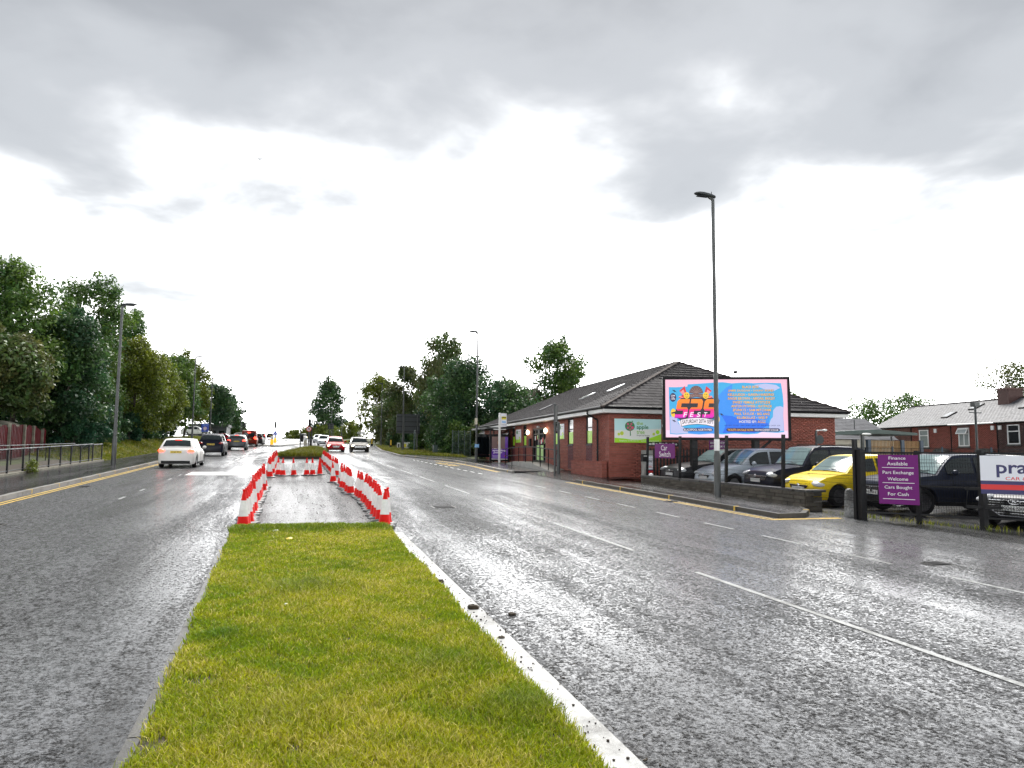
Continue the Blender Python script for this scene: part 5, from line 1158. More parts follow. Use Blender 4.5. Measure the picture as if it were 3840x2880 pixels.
wbo = thing('stone_bollard', 'weathered white stone bollard beside the gate post', 'bollard', (13.45, 15.65, .38)); MB().lathe([(.125, -.05), (.12, .4), (.105, .6), (.08, .67), (.04, .70)], 14, (13.45, 15.65, .385)).build('shaft', 'white_worn', wbo, smooth=True)
wst = thing('white_cap', 'small white dome on the stone wall capping', 'cap', (13.47, 26.4, 1.03)); MB().lathe([(.09, 0), (.09, .05), (.05, .09), (.01, .1)], 12, (13.47, 26.4, 1.065)).build('dome', 'upvc', wst, smooth=True)

# ================================================================ street lamps
def lamp(x, y, h, dx, label, arm=.15, lit=False, r=.085, mat='galv', head=.75, grp='street lamps'):
    z0 = rz(y) + (.1 if abs(x) > 4 else .1)
    t = thing('street_lamp', label, 'street lamp', (x, y, z0), 0, grp)
    MB().lathe([(r * 1.05, -.1), (r * 1.0, 1.25), (r * .78, 1.4)], 12, (x, y, z0)).build('base', mat, t, smooth=True)
    MB().lathe([(r * .76, 1.39), (r * .52, h - .02)], 10, (x, y, z0)).build('column', mat, t, smooth=True)
    MB().bb((x - .055, y - r - .006, z0 + .45), (x + .055, y - r * .8, z0 + .95)).build('access_door', mat, t)
    tip = x + dx * arm; MB().tube((x, y, z0 + h - .05), (tip, y, z0 + h + .03), r * .45).build('arm', mat, t)
    g = MB(); n = 7; prof_ = [(0, .05, .055), (.15, .075, .075), (.35, .105, .085), (.6, .125, .085), (.8, .115, .07), (.93, .08, .045), (1, .02, .02)]
    for q, w_, th in prof_:
        xx = x - dx * .08 + dx * head * q; zz_ = z0 + h + .04 + .06 * q
        g.v += [(xx, y - w_, zz_), (xx, y - w_ * .6, zz_ + th), (xx, y + w_ * .6, zz_ + th), (xx, y + w_, zz_), (xx, y + w_ * .6, zz_ - th * .35), (xx, y - w_ * .6, zz_ - th * .35)]
    for i in range(n - 1): g.f += [(i * 6 + k, i * 6 + (k + 1) % 6, (i + 1) * 6 + (k + 1) % 6, (i + 1) * 6 + k) for k in range(6)]
    g.f += [tuple(range(6)), tuple(range((n - 1) * 6, n * 6))]; g.build('lantern', 'galv_dark', t, smooth=True)
    gl = MB().box((x + dx * head * .5, y, z0 + h + .035), (head * .5, .15, .02)); gl.build('diffuser', 'lamp_orange' if lit else 'glass_dark', t)
    MB().tube((x + dx * .05, y, z0 + h + .1), (x + dx * .05, y, z0 + h + .22), .012, n=5).build('photocell', 'black', t)
    return t
big = lamp(12.79, 20.6, 9.5, -1, 'tall grey street lamp in front of the billboard', r=.10)
MB().lathe([(.087, 0), (.083, .36)], 12, (12.79, 20.6, 2.02)).build('paper_wrap', 'upvc', big)
lamp(-8.33, 41.26, 8.0, 1, 'grey street lamp on the left footway past the railing', r=.11)
l3 = lamp(12.1, 49.2, 8.75, -1, 'street lamp beside the bus shelter', r=.10)
MB().box((12.02, 49.05, 4.0), (.16, .12, .42)).build('junction_box', 'render_cream', l3); MB().box((12.1, 49.05, 2.35), (.3, .03, .22)).build('plate', 'sign_cyan', l3)
lamp(11.0, 76, 8.5, -1, 'street lamp in front of the large grey sign back', r=.10)
lamp(11.6, 100, 8.3, -1, 'street lamp at the right-hand slip road nose')
lamp(-8.7, 75, 8.6, 1, 'street lamp on the left bank behind the white hatchback', r=.10)
lamp(-8.6, 90, 7.6, 1, 'left street lamp with its lantern glowing orange', lit=True, r=.10)
lamp(-8.9, 150, 7.9, 1, 'nearest of the three thin far lamps left of the crest')
lamp(-8.4, 170, 7.4, 1, 'middle of the three thin far lamps left of the crest')
lamp(-8.8, 200, 6.8, 1, 'farthest of the three thin far lamps left of the crest')
lamp(9.6, 148, 8.6, -1, 'right-hand far lamp in front of the poplar', r=.09)
lamp(9.4, 182, 8.2, -1, 'farthest right-hand lamp before the poplar')
lamp(-2.3, 134, 5.2, -1, 'short lamp on the central refuge past the bollards', head=.6)
lamp(13.9, 128, 7.5, -1, 'thin street lamp beside the slip road and white name board')
lamp(17.5, 165, 7.5, -1, 'thin lamp far along the slip road')
# plain poles
def pole(x, y, h, r, label, cat='pole', mat='galv', name='sign_pole', extra=0.0, group=None):
    t = thing(name, label, cat, (x, y, rz(y)), 0, group); MB().lathe([(r, -.05), (r, h - .02), (r * .6, h)], 10, (x, y, rz(y) + extra)).build('post', mat, t, smooth=True); return t
p1 = pole(11.85, 32.9, 3.35, .055, 'slim grey sign pole with an edge-on plate before the ramp', extra=.06); MB().bb((11.83, 32.55, 3.35), (11.86, 32.84, 4.1)).build('sign_plate', 'galv', p1)
p2 = pole(12.26, 33.5, 2.5, .06, 'short grey post beside the slim sign pole', extra=.06); MB().lathe([(.085, 0), (.085, .9), (.065, 1.0)], 12, (12.26, 33.5, rz(33.5) + .05)).build('base_sleeve', 'galv', p2); MB().tube((12.2, 33.45, 3.3), (11.9, 33.3, 3.27), .02).build('bracket', 'galv', p2)
pole(11.8, 73.5, 1.95, .09, 'dark green stub post under the trees', mat='cabinet', extra=.25)

# ================================================================ bus stop and shelter
bst = thing('bus_stop_sign', 'white bus stop pole with yellow flag plate', 'bus stop', (12.88, 46.2, rz(46.2) + .11)); MB().bb((12.82, 46.15, 1.22), (12.94, 46.25, 4.45)).build('post', 'upvc', bst)
MB().bb((12.45, 45.95, 1.19), (13.15, 46.45, 1.27)).build('foot', 'concrete', bst)
b = frame_board(bst, 'flag', (12.96, 46.18, 3.56), (1, 0, 0), (0, -1, 0), .38, .86, 'sign_white', th=.03); b.slab('yellow_band', 'sign_yellow', .03, .46, .35, .66, .031, .033)
b.text('Bus Stop', 'print_black', .05, .48, .33, .54, .034, .01); b.slab('black_band', 'print_black', .04, .575, .34, .635, .034, .036); b.slab('info_patch', 'sign_cyan', .06, .25, .32, .36, .031, .033)
for k in range(3): b.text(('17', '471', 'X84')[k], 'sign_navy', .04 + k * .11, .1, .11 + k * .11, .16, .032)
sh = thing('bus_shelter', 'dark framed glass bus shelter with a purple poster panel', 'bus shelter', (13.2, 49, rz(49)))
zs = rz(47.5) + .11
for x_, y_ in ((12.6, 47.45), (13.85, 47.45), (12.6, 51.2), (13.85, 51.2), (13.85, 49.3)): MB().bb((x_ - .035, y_ - .035, zs - .1), (x_ + .035, y_ + .035, 3.45)).build('post', 'fence_black', sh)
MB().bb((12.3, 47.2, 3.45), (14.0, 51.5, 3.56)).build('roof', 'galv_dark', sh)
for y0, y1 in ((47.5, 49.25), (49.35, 51.15)): MB().bb((13.86, y0, zs + .3), (13.88, y1, 3.2)).build('glass_panel', 'glass_dark', sh)
MB().bb((12.64, 51.2, zs + .3), (13.8, 51.22, 3.2)).build('glass_panel', 'glass_dark', sh)
MB().bb((13.4, 48.2, zs + .45), (13.8, 50.8, zs + .5)).build('bench_seat', 'sign_red', sh)
ad = MB().bb((12.6, 47.33, zs + .08), (13.85, 47.47, 3.08)).build('poster_case', 'fence_black', sh)
b = Board(ad, (12.68, 47.325, zs + .25), (1, 0, 0), (0, 0, 1), (0, -1, 0)); b.slab('poster', 'poster_purple', 0, 0, 1.09, 1.42, 0, .004); b.slab('poster_photo', 'poster_brown', 0, .62, .9, 1.42, .0045, .006); b.ell('figure', 'poster_skin', .46, 1.02, .11, .17, .007, n=16); b.poly('figure', 'poster_brown', [(.2, .62), (.75, .62), (.66, .86), (.52, .92), (.38, .92), (.26, .84)], .0095)
b.text('a little more', 'print_white', .05, .60, .66, .66, .012, .01); b.text('spending', 'print_white', .05, .44, .98, .57, .012, .03); b.text('power', 'print_white', .12, .30, .72, .41, .012, .03)
for k in range(4): b.slab('small_print', 'print_white', .05, .05 + k * .05, .5 - .05 * (k % 2), .06 + k * .05, .012, .013)
b.slab('white_strip', 'print_white', .0, -.06, 1.09, -.02, .0, .004)
b.ell('round_mark', 'sign_red', .92, .16, .05, .05, .012, n=14)
MB().bb((12.75, 47.2, 3.40), (13.6, 47.22, 3.46)).build('name_strip', 'print_white', sh)

# ================================================================ signs, signals and bollards
def sign_back(x0, x1, y, z0, z1, label, bars=4):
    t = thing('direction_sign', label, 'road sign', ((x0 + x1) / 2, y, rz(y))); MB().bb((x0, y, z0), (x1, y + .03, z1)).build('panel', 'galv_dark', t)
    for k in range(bars): zz_ = z0 + (z1 - z0) * (k + .4) / bars; MB().bb((x0, y - .04, zz_ - .03), (x1, y - .002, zz_ + .03)).build('rail', 'black', t)
    for x_ in (x0 + (x1 - x0) * .32, x1 - (x1 - x0) * .12): MB().tube((x_, y - .09, rz(y)), (x_, y - .09, z1 - .1), .05).build('post', 'galv', t)
    return t
sign_back(10.44, 12.85, 76.8, 3.80, 5.78, 'large grey direction sign seen from behind under the trees')
sign_back(7.3, 8.5, 156, 6.4, 7.5, 'distant grey direction sign seen from behind near the poplar', 3)
zs_ = thing('zone_sign', 'blue zone sign with a white disc on twin poles at the left', 'road sign', (-8.2, 81, rz(81)))
b = frame_board(zs_, 'panel', (-8.55, 80.9, 3.72), (1, 0, 0), (0, -1, 0), .70, .84, 'sign_blue', th=.03); b.ell('disc', 'sign_white', .35, .36, .16, .16, .032, n=20); b.ell('ring', 'sign_red', .35, .36, .13, .13, .035, n=20); b.ell('disc_centre', 'sign_white', .35, .36, .105, .105, .038, n=20); b.text('Zone', 'print_black', .27, .33, .43, .40, .0405)
b.text('Works zone', 'sign_cyan', .1, .70, .6, .77, .032, .01); b.text('400 yds', 'sign_cyan', .14, .59, .56, .66, .032, .01); b.poly('arrow', 'sign_white', [(.24, .12), (.30, .16), (.30, .135), (.46, .135), (.46, .105), (.30, .105), (.30, .08)], .032)
for sg in (((0, 0), (.70, .015)), ((0, .825), (.70, .84))): b.slab('border', 'sign_cyan', sg[0][0], sg[0][1], sg[1][0], sg[1][1], .032, .034)
for x_ in (-8.35, -8.05): MB().tube((x_, 81, rz(81)), (x_, 81, 4.4), .04).build('post', 'galv', zs_)
ut = thing('no_u_turn_sign', 'round white and red no U-turn sign on the small island', 'road sign', (1.95, 84, rz(84))); MB().tube((1.95, 84, rz(84)), (1.95, 84, 4.45), .045).build('post', 'galv', ut)
b = Board(ut, (1.95, 83.93, 4.27), (1, 0, 0), (0, 0, 1), (0, -1, 0)); b.ell('ring', 'sign_red', 0, 0, .27, .27, 0); b.ell('disc', 'sign_white', 0, 0, .205, .205, .003); b.poly('u_arrow', 'print_black', [(-.11, -.11), (-.11, .05), (-.06, .11), (.06, .11), (.11, .05), (.11, -.11), (.05, -.11), (.05, .03), (.02, .055), (-.02, .055), (-.05, .03), (-.05, -.11)], .006); b.poly('slash', 'sign_red', [(-.17, .13), (-.13, .17), (.17, -.13), (.13, -.17)], .009)
for x_, lab in ((1.05, 'left black signal pole on the small grass island'), (2.17, 'right black signal pole on the small grass island')):
    t = pole(x_, 80, 3.05, .055, lab, cat='traffic signal', mat='galv_dark', name='signal_pole', extra=.1)
    MB().bb((x_ + .05, 79.85, 2.85), (x_ + .3, 80.15, 3.5)).build('signal_head', 'black', t) if x_ < 2 else MB().bb((x_ - .18, 80.02, 3.0), (x_ - .06, 80.2, 3.35)).build('push_box', 'galv_dark', t)
wr_ = thing('overhead_cable', 'thin cable strung between the two island signal poles', 'cable', (1.6, 80, 4.65)); MB().path([(1.05, 80, 4.68), (1.6, 80, 4.62), (2.17, 80, 4.68)], .008, 4).build('strand', 'galv_dark', wr_)
def bollard(x, y, label, face='amber'):
    t = thing('island_bollard', label, 'bollard', (x, y, rz(y) + .12)); MB().lathe([(.19, 0), (.19, 1.0), (.16, 1.12), (.05, 1.16)], 14, (x, y, rz(y) + .12)).build('shell', 'upvc', t, smooth=True)
    MB().lathe([(.195, 0), (.195, .62), (.15, .75)], 14, (x, y - .012, rz(y) + .2)).build('face', face, t, smooth=True)
bollard(-2.2, 101.5, 'nearest amber and white bollard on the central refuge'); bollard(-2.15, 121, 'farther amber and white bollard below the blue arrow sign'); bollard(1.95, 100, 'cream box bollard on the narrow island past the U-turn sign', 'render_cream')
pole(2.35, 92, 1.25, .08, 'short black post on the narrow island', mat='black')
kl = pole(-2.2, 122.6, 3.4, .06, 'signal pole with round blue keep-left arrow', cat='traffic signal', mat='galv_dark', name='signal_pole', extra=.1); b = Board(kl, (-2.2, 122.5, rz(122) + 1.55), (1, 0, 0), (0, 0, 1), (0, -1, 0)); b.ell('disc', 'sign_blue', 0, 0, .33, .33, 0); b.poly('arrow', 'sign_white', [(-.2, -.2), (-.02, -.17), (-.08, -.11), (.19, .14), (.14, .19), (-.12, -.07), (-.17, -.02)], .004); MB().bb((-2.35, 122.4, rz(122) + 2.5), (-2.05, 122.7, rz(122) + 3.4)).build('signal_head', 'black', kl)
ks = pole(-9.2, 160, 3.6, .06, 'far signal pole at the left of the crest', cat='traffic signal', mat='galv_dark', name='signal_pole'); MB().bb((-9.05, 159.8, rz(160) + 2.4), (-8.7, 160.1, rz(160) + 3.5)).build('signal_head', 'black', ks)
k2 = pole(3.6, 150, 4.2, .07, 'dark far signal pole against the bushes', cat='traffic signal', mat='galv_dark', name='signal_pole'); MB().bb((3.35, 149.8, rz(150) + 3.0), (3.85, 150.2, rz(150) + 4.4)).build('signal_head', 'black', k2)
for x_, y_, lab in ((10.4, 100, 'yellow and black marker post at the slip road nose'), (11.6, 90, 'yellow topped black marker frame on the verge')):
    t = thing('marker_post', lab, 'marker post', (x_, y_, rz(y_) + .12)); zz_ = rz(y_) + .12; MB().bb((x_ - .14, y_ - .05, zz_), (x_ + .14, y_ + .05, zz_ + 1.05)).build('frame', 'black', t); MB().bb((x_ - .08, y_ - .07, zz_ + .35), (x_ + .08, y_ - .052, zz_ + .98)).build('yellow_face', 'bollard_yellow', t); MB().bb((x_ - .22, y_ - .09, zz_ - .04), (x_ + .22, y_ + .09, zz_ + .06)).build('foot', 'concrete', t)
for x_, w_, lab in ((12.0, .38, 'left white roadside board under the trees'), (12.75, .55, 'middle white and yellow roadside board under the trees'), (13.2, .4, 'right white cabinet under the trees')):
    t = thing('roadside_board', lab, 'board', (x_, 86, rz(86))); z_ = gz(x_, 86); MB().bb((x_ - w_ / 2, 86, z_ + .1), (x_ + w_ / 2, 86.06, z_ + .85)).build('panel', 'upvc', t); MB().bb((x_ - w_ * .3, 85.97, z_ + .3), (x_ + w_ * .2, 85.998, z_ + .7)).build('print', 'sign_yellow' if x_ > 12.5 and x_ < 13 else 'galv', t); MB().bb((x_ - w_ / 2, 86.0, z_ - .1), (x_ - w_ / 2 + .04, 86.05, z_ + .098)).build('leg', 'galv', t)
cb_ = thing('utility_cabinet', 'dark green utility cabinet on the verge', 'cabinet', (12.45, 66, gz(12.45, 66))); MB().bb((12.27, 65.8, 1.6), (12.63, 66.2, 2.5)).build('casing', 'cabinet', cb_); MB().bb((12.24, 65.77, 2.5), (12.66, 66.23, 2.54)).build('lid', 'cabinet', cb_); MB().bb((12.3, 65.785, 1.75), (12.6, 65.8, 2.45)).build('door', 'cabinet', cb_)
nb = thing('name_board', 'white street name board on posts beside the slip road', 'sign', (11.9, 132, rz(132))); MB().bb((11.2, 132, 4.95), (12.4, 132.05, 5.25)).build('panel', 'upvc', nb); MB().bb((11.3, 131.98, 5.05), (12.3, 131.999, 5.15)).build('print', 'black', nb)
for x_ in (11.4, 12.2): MB().tube((x_, 132.1, rz(132)), (x_, 132.1, 5.2), .04, n=6).build('post', 'galv', nb)
gf = thing('green_fence', 'tall dark green mesh fence panel left of the nursery', 'fence', (13.5, 60, 1.7))
for i in range(4): MB().tube((12.75 + i * .5, 60, 1.5), (12.75 + i * .5, 60, 3.7), .04, n=6).build('post', 'cabinet', gf)
mesh_panel(gf, (12.75, 60, 0), (14.25, 60, 0), 1.6, 3.65, pitch=.06, wire=.006, mat='cabinet')
for i, (x_, y_) in enumerate(((-4.5, 178), (-3.9, 184))): cone(x_, y_, ('left', 'right')[i] + ' one of two tiny cones at the distant crest', 'cones at the crest')

# ================================================================ left railing and red fence
rl = thing('guard_railing', 'dark metal guard railing with mesh infill along the left footway', 'railing', (-10, 36, .95))
py_ = [24, 26, 28, 30, 32, 33.7, 35.4, 37, 38.7, 40.4, 42.1, 43.7, 44.5, 46.5]
for y_ in py_: MB().bb((-10.03, y_ - .03, rz(y_)), (-9.97, y_ + .03, rz(y_) + 1.10)).build('post', 'fence_black', rl)
for a, b_ in zip(py_, py_[1:]):
    hb = 1.08 if b_ < 46 else 1.05
    MB().tube((-10, a, rz(a) + hb), (-10, b_, rz(b_) + hb), .03, n=8).build('top_rail', 'galv_dark' if b_ < 46 else 'fence_black', rl)
    MB().tube((-10, a, rz(a) + .28), (-10, b_, rz(b_) + .28), .02, n=6).build('lower_rail', 'galv_dark' if b_ < 46 else 'fence_black', rl)
    mb = MB(); n_ = int((b_ - a) / .045)
    for i in range(1, n_): yy = a + (b_ - a) * i / n_; mb.add([(-10, yy - .004, rz(yy) + .28), (-10, yy + .004, rz(yy) + .28), (-10, yy + .004, rz(yy) + hb), (-10, yy - .004, rz(yy) + hb)], [(0, 1, 2, 3)])
    for k in range(1, 8): zz_ = .28 + .1 * k; mb.add([(-10.002, a, rz(a) + zz_ - .003), (-10.002, b_, rz(b_) + zz_ - .003), (-10.002, b_, rz(b_) + zz_ + .003), (-10.002, a, rz(a) + zz_ + .003)], [(0, 1, 2, 3)])
    mb.build('mesh_infill', 'fence_black', rl, kind='stuff', fix=False)
r2 = thing('back_rail', 'second plain rail behind the guard railing', 'railing', (-12.3, 40, 1.2))
MB().tube((-12.4, 26, rz(26) + 1.15), (-12.2, 50, rz(50) + 1.0), .025).build('rail', 'galv_dark', r2)
for y_ in frange(27, 50, 9): MB().tube((-12.3, y_, rz(y_)), (-12.3, y_, rz(y_) + 1.05), .025, n=6).build('post', 'fence_black', r2)
pk = thing('edging_kerb', 'low concrete edging under the guard railing', 'kerb', (-9.9, 36, .9)); MB().add([(x_, y_, rz(y_) + z_) for y_ in (20, 46.6) for x_, z_ in ((-10.1, .05), (-9.88, .05), (-9.88, .19), (-10.1, .19))], [(0, 1, 2, 3), (7, 6, 5, 4), (0, 4, 5, 1), (1, 5, 6, 2), (2, 6, 7, 3), (3, 7, 4, 0)]).build('edging', 'moss_conc', pk)
rf = thing('red_fence', 'dark red corrugated board fence with pale concrete posts', 'fence', (-14, 45, 1.4))
ms = []; y_ = 36.0; i = 0
while y_ < 50.7:
    zt = 3.02 + .07 * math.sin(i * .55) + rs.uniform(-.03, .03) + (.1 if 45 < y_ < 49 else 0); zb_ = rz(y_) + .25
    ms.append(TRS(Vector((-14 + (.015 if i % 2 else -.015), y_ + .055, (zt + zb_) / 2)), Vector((0, 1, 0)), Vector((1, 0, 0)), UPV, (.105, .03, zt - zb_))); y_ += .112; i += 1
pieces(rf, 'board', ms, 'red_board')
for y_ in (38, 41.2, 44.5, 46.8, 48.3, 49.9): MB().bb((-13.97, y_ - .06, 1.0), (-13.85, y_ + .06, 3.2 if y_ < 49 else 3.05)).build('post', 'moss_conc', rf)
sd_ = thing('garden_shed', 'grey roofed garden shed behind the red fence', 'shed', (-15.3, 47, 1.4)); MB().bb((-16.2, 45.2, 1.3), (-14.4, 48.6, 3.05)).build('wall', 'red_board', sd_); MB().add([(-16.4, 45, 3.1), (-14.15, 45, 3.02), (-14.15, 48.9, 3.02), (-16.4, 48.9, 3.1), (-15.2, 45, 3.42), (-15.2, 48.9, 3.42)], [(0, 4, 5, 3), (4, 1, 2, 5), (0, 1, 4), (3, 5, 2), (0, 3, 2, 1)]).build('roof', 'moss_conc', sd_)

# ================================================================ terrace houses on the right
HA = Vector((50.8, 41.3, 0)); HD = Vector((.1398, .9902, 0)); HN = Vector((-.9902, .1398, 0))
def HP(s, o, z): return HA + HD * s + HN * o + UPV * z
def house(s0, s1, mat, label, ups, downs, door=None, chim=None, sky_=(), barge=False, stone='stone'):
    t = thing('terrace_house', label, 'house', HP((s0 + s1) / 2, 0, -.2), 0, 'terrace houses across the yard'); zg = -.25; ze = 4.52
    g = MB(); g.prism([HP(s0, -.03, zg), HP(s1, -.03, zg), HP(s1, -7.9, zg), HP(s0, -7.9, zg)], (0, 0, ze - zg)); g.add([HP(s0, -.03, ze), HP(s0, -7.9, ze), HP(s0, -4, 6.45), HP(s1, -.03, ze), HP(s1, -7.9, ze), HP(s1, -4, 6.45)], [(0, 1, 2), (3, 5, 4), (0, 2, 5, 3), (1, 4, 5, 2)]); wl = g.build('wall', 'mortar_dark', t)
    ops = [(a - s0, b_ - s0, z0, z1) for a, b_, z0, z1, *_ in ups + downs] + ([(door[0] - s0, door[1] - s0, zg, 2.05)] if door else [])
    pieces(wl, 'brick', brick_field(HP(s0, -.03, 0)[:2], HD[:2], s1 - s0, zg, ze, HN, ops, proud=.03, bl=.235, bh=.078, joint=.012), mat, limit=0)
    for w_ in ups + downs:
        a, b_, z0, z1 = w_[:4]; kind = w_[4] if len(w_) > 4 else 'plain'
        pn_ = MB().prism([HP(a, -.02, z0), HP(b_, -.02, z0), HP(b_, -.02, z1), HP(a, -.02, z1)], HN * .01).build('window', 'net_glass' if kind != 'dark' else 'glass_dark', t)
        f_ = MB()
        def bar(u0, u1, q0, q1, o0=-.008, o1=.045): f_.prism([HP(u0, o0, q0), HP(u1, o0, q0), HP(u1, o0, q1), HP(u0, o0, q1)], HN * (o1 - o0))
        bar(a, a + .07, z0, z1); bar(b_ - .07, b_, z0, z1); bar(a + .07, b_ - .07, z0, z0 + .08); bar(a + .07, b_ - .07, z1 - .07, z1); bar(a + .07, b_ - .07, z1 - .52, z1 - .45)
        if kind == 'split': bar((a + b_) / 2 - .03, (a + b_) / 2 + .03, z0 + .08, z1 - .53)
        f_.build('frame', 'upvc', pn_)
        if kind == 'split':
            MB().prism([HP(a + .02, .06, z1 - .02), HP(b_ - .02, .06, z1 - .02), HP(b_ - .02, .30, z1 - .48), HP(a + .02, .30, z1 - .48)], HN * .04).build('open_light', 'upvc', pn_)
            MB().prism([HP(a + .1, .085, z1 - .08), HP(b_ - .1, .085, z1 - .08), HP(b_ - .1, .29, z1 - .42), HP(a + .1, .29, z1 - .42)], HN * .042).build('open_pane', 'net_glass', pn_)
        MB().prism([HP(a - .1, -.02, z0 - .13), HP(b_ + .1, -.02, z0 - .13), HP(b_ + .1, -.02, z0 - .002), HP(a - .1, -.02, z0 - .002)], HN * .09).build('sill', 'stone_cap', pn_)
        MB().prism([HP(a - .12, -.02, z1 + .002), HP(b_ + .12, -.02, z1 + .002), HP(b_ + .12, -.02, z1 + .2), HP(a - .12, -.02, z1 + .2)], HN * .06).build('lintel', 'brick_dark', pn_)
    if door:
        dd_ = MB().prism([HP(door[0], -.02, zg), HP(door[1], -.02, zg), HP(door[1], -.02, 2.0), HP(door[0], -.02, 2.0)], HN * .02).build('door', 'upvc', t)
        MB().prism([HP(door[0] + .2, .001, 1.1), HP(door[1] - .2, .001, 1.1), HP(door[1] - .2, .001, 1.9), HP(door[0] + .2, .001, 1.9)], HN * .01).build('door_pane', 'glass_dark', dd_)
        k = 9; c_ = (door[0] + door[1]) / 2; arc = [(c_ + .75 * math.cos(PI * i / k), 2.28 + .28 * math.sin(PI * i / k)) for i in range(k + 1)]
        MB().prism([HP(a, .01, z) for a, z in arc], HN * .5).build('canopy', 'stone_cap', dd_)
    g = MB()
    P0, P1, A0, A1 = HP(s0, .22, 4.50), HP(s1, .22, 4.50), HP(s0, -4, 6.58), HP(s1, -4, 6.58)
    rfm = MB().add([P0, P1, A1, A0, HP(s0, -8.2, 4.5), HP(s1, -8.2, 4.5)], [(0, 1, 2, 3), (3, 2, 5, 4)]).build('roof', 'slate', t, fix=False)
    pieces(rfm, 'slate', tile_slope(P0, P1, [A0, A1], .34, .24, .018), 'slate', limit=300)
    ridge(rfm, A0 + UPV * .02, A1 + UPV * .02, ln=.5)
    MB().tube(HP(s0, .25, 4.47), HP(s1, .25, 4.47), .06, n=6).build('gutter', 'upvc' if barge else 'fence_black', t)
    MB().path([HP(s1 - .12, .1, 4.45), HP(s1 - .12, .08, -.2)], .045).build('downpipe', 'fence_black', t)
    up_ = (A0 - P0).normalized(); nn = HD.cross(up_).normalized(); nn = nn if nn.z > 0 else -nn
    for s_, f_ in sky_:
        c_ = HP(s_, .22, 4.5) + up_ * (f_ * 4.7) + nn * .06; k = TRS(c_, HD, up_, nn, (.75, 1.1, .12)); pieces(rfm, 'skylight_frame', [k], 'fence_black'); pieces(rfm, 'skylight_pane', [TRS(c_ + nn * .055, HD, up_, nn, (.58, .92, .04))], 'lamp_clear')
    if chim is not None:
        ch = MB().prism([HP(chim - .55, -2.9, 4.8), HP(chim + .55, -2.9, 4.8), HP(chim + .55, -4.2, 4.8), HP(chim - .55, -4.2, 4.8)], (0, 0, 2.45)).build('chimney', 'brick_dark', rfm)
        MB().prism([HP(chim - .62, -2.83, 7.25), HP(chim + .62, -2.83, 7.25), HP(chim + .62, -4.27, 7.25), HP(chim - .62, -4.27, 7.25)], (0, 0, .12)).build('chimney_cap', 'brick_dark', rfm)
        for q in (-.3, .05, .3): MB().lathe([(.12, 0), (.10, .28)], 10, HP(chim + q, -3.5, 7.37)).build('chimney_pot', 'moss_conc', rfm)
    return t
house(12.0, 17.1, 'brick_brown', 'left end terrace house with a cream window partly behind the canopy', [(14.3, 15.3, 2.66, 4.0)], [(14.2, 15.2, .5, 1.9)])
h2 = house(7.2, 11.98, 'brick_red', 'red brick terrace house with one tall net-curtained upper window', [(9.81, 10.95, 2.68, 4.16)], [(9.8, 10.8, .5, 2.02)], door=(7.55, 8.5), sky_=((9.2, .42), (7.6, .72)))
h3 = house(2.42, 7.18, 'brick_red', 'red brick terrace house with a tilted open window and the chimney stack', [(5.19, 6.33, 2.73, 4.2, 'split')], [(5.15, 6.29, .5, 2.05, 'split')], door=(2.95, 3.9), barge=True, chim=4.9)
h4 = house(-3.2, 2.4, 'brick_dark', 'dark sooty brick terrace house at the right edge of the frame', [(.30, 1.41, 2.84, 4.28, 'dark')], [(.2, 1.4, .5, 2.05)], sky_=((2.0, .62),))
for tt_, s_, z_ in ((h2, 8.9, 4.05), (h3, 2.75, 4.1), (h4, 2.05, 4.1)): MB().prism([HP(s_ - .12, .02, z_ - .16), HP(s_ + .12, .02, z_ - .16), HP(s_ + .14, .02, z_ + .16), HP(s_ - .14, .02, z_ + .16)], HN * .1).build('alarm_box', 'upvc', tt_)
ch = thing('cream_house', 'cream rendered cottage with a slate roof behind the canopy', 'house', (44, 50, -.2)); MB().bb((39.5, 50.02, -.6), (47.6, 56, 3.25)).build('wall', 'render_cream', ch)
crf = MB().add([(39.2, 49.7, 3.2), (47.8, 49.7, 3.2), (47.8, 53.5, 5.0), (39.2, 53.5, 5.2), (39.2, 57, 3.2), (47.8, 57, 3.2)], [(0, 1, 2, 3), (3, 2, 5, 4)]).build('roof', 'slate', ch, fix=False)
pieces(crf, 'slate', tile_slope(Vector((39.2, 49.7, 3.2)), Vector((47.8, 49.7, 3.2)), [Vector((39.2, 53.5, 5.1)), Vector((47.8, 53.5, 5.1))], .45, .3, .02), 'slate')
for x_ in (41.3, 44.2): wn_ = MB().bb((x_, 49.98, 1.4), (x_ + 1.0, 50.015, 2.6)).build('window', 'glass_dark', ch); MB().bb((x_ - .08, 49.96, 1.98), (x_ + 1.08, 49.978, 2.06)).build('frame', 'upvc', wn_)
for x_ in (41.6, 45.0): MB().tube((x_, 51.5, 4.0), (x_, 51.5, 4.9), .04).build('vent_pipe', 'galv', ch)
cp = thing('flat_canopy', 'flat grey green canopy roof on posts in the yard behind', 'canopy', (33.5, 38.5, .6)); MB().add([(30.4, 37.5, 3.1), (34.6, 37.5, 3.26), (37.6, 37.6, 3.2), (37.6, 41, 3.2), (34.6, 41, 3.26), (30.4, 41, 3.1), (30.4, 37.5, 3.3), (34.6, 37.5, 3.52), (37.6, 37.6, 3.36), (37.6, 41, 3.36), (34.6, 41, 3.52), (30.4, 41, 3.3)], [(0, 1, 7, 6), (1, 2, 8, 7), (2, 3, 9, 8), (3, 4, 10, 9), (4, 5, 11, 10), (5, 0, 6, 11), (6, 7, 10, 11), (7, 8, 9, 10), (0, 5, 4, 1), (1, 4, 3, 2)]).build('roof', 'cabinet', cp)
for x_ in (31.5, 36.9): MB().tube((x_, 39, .3), (x_, 39, 3.15), .06).build('post', 'galv', cp)
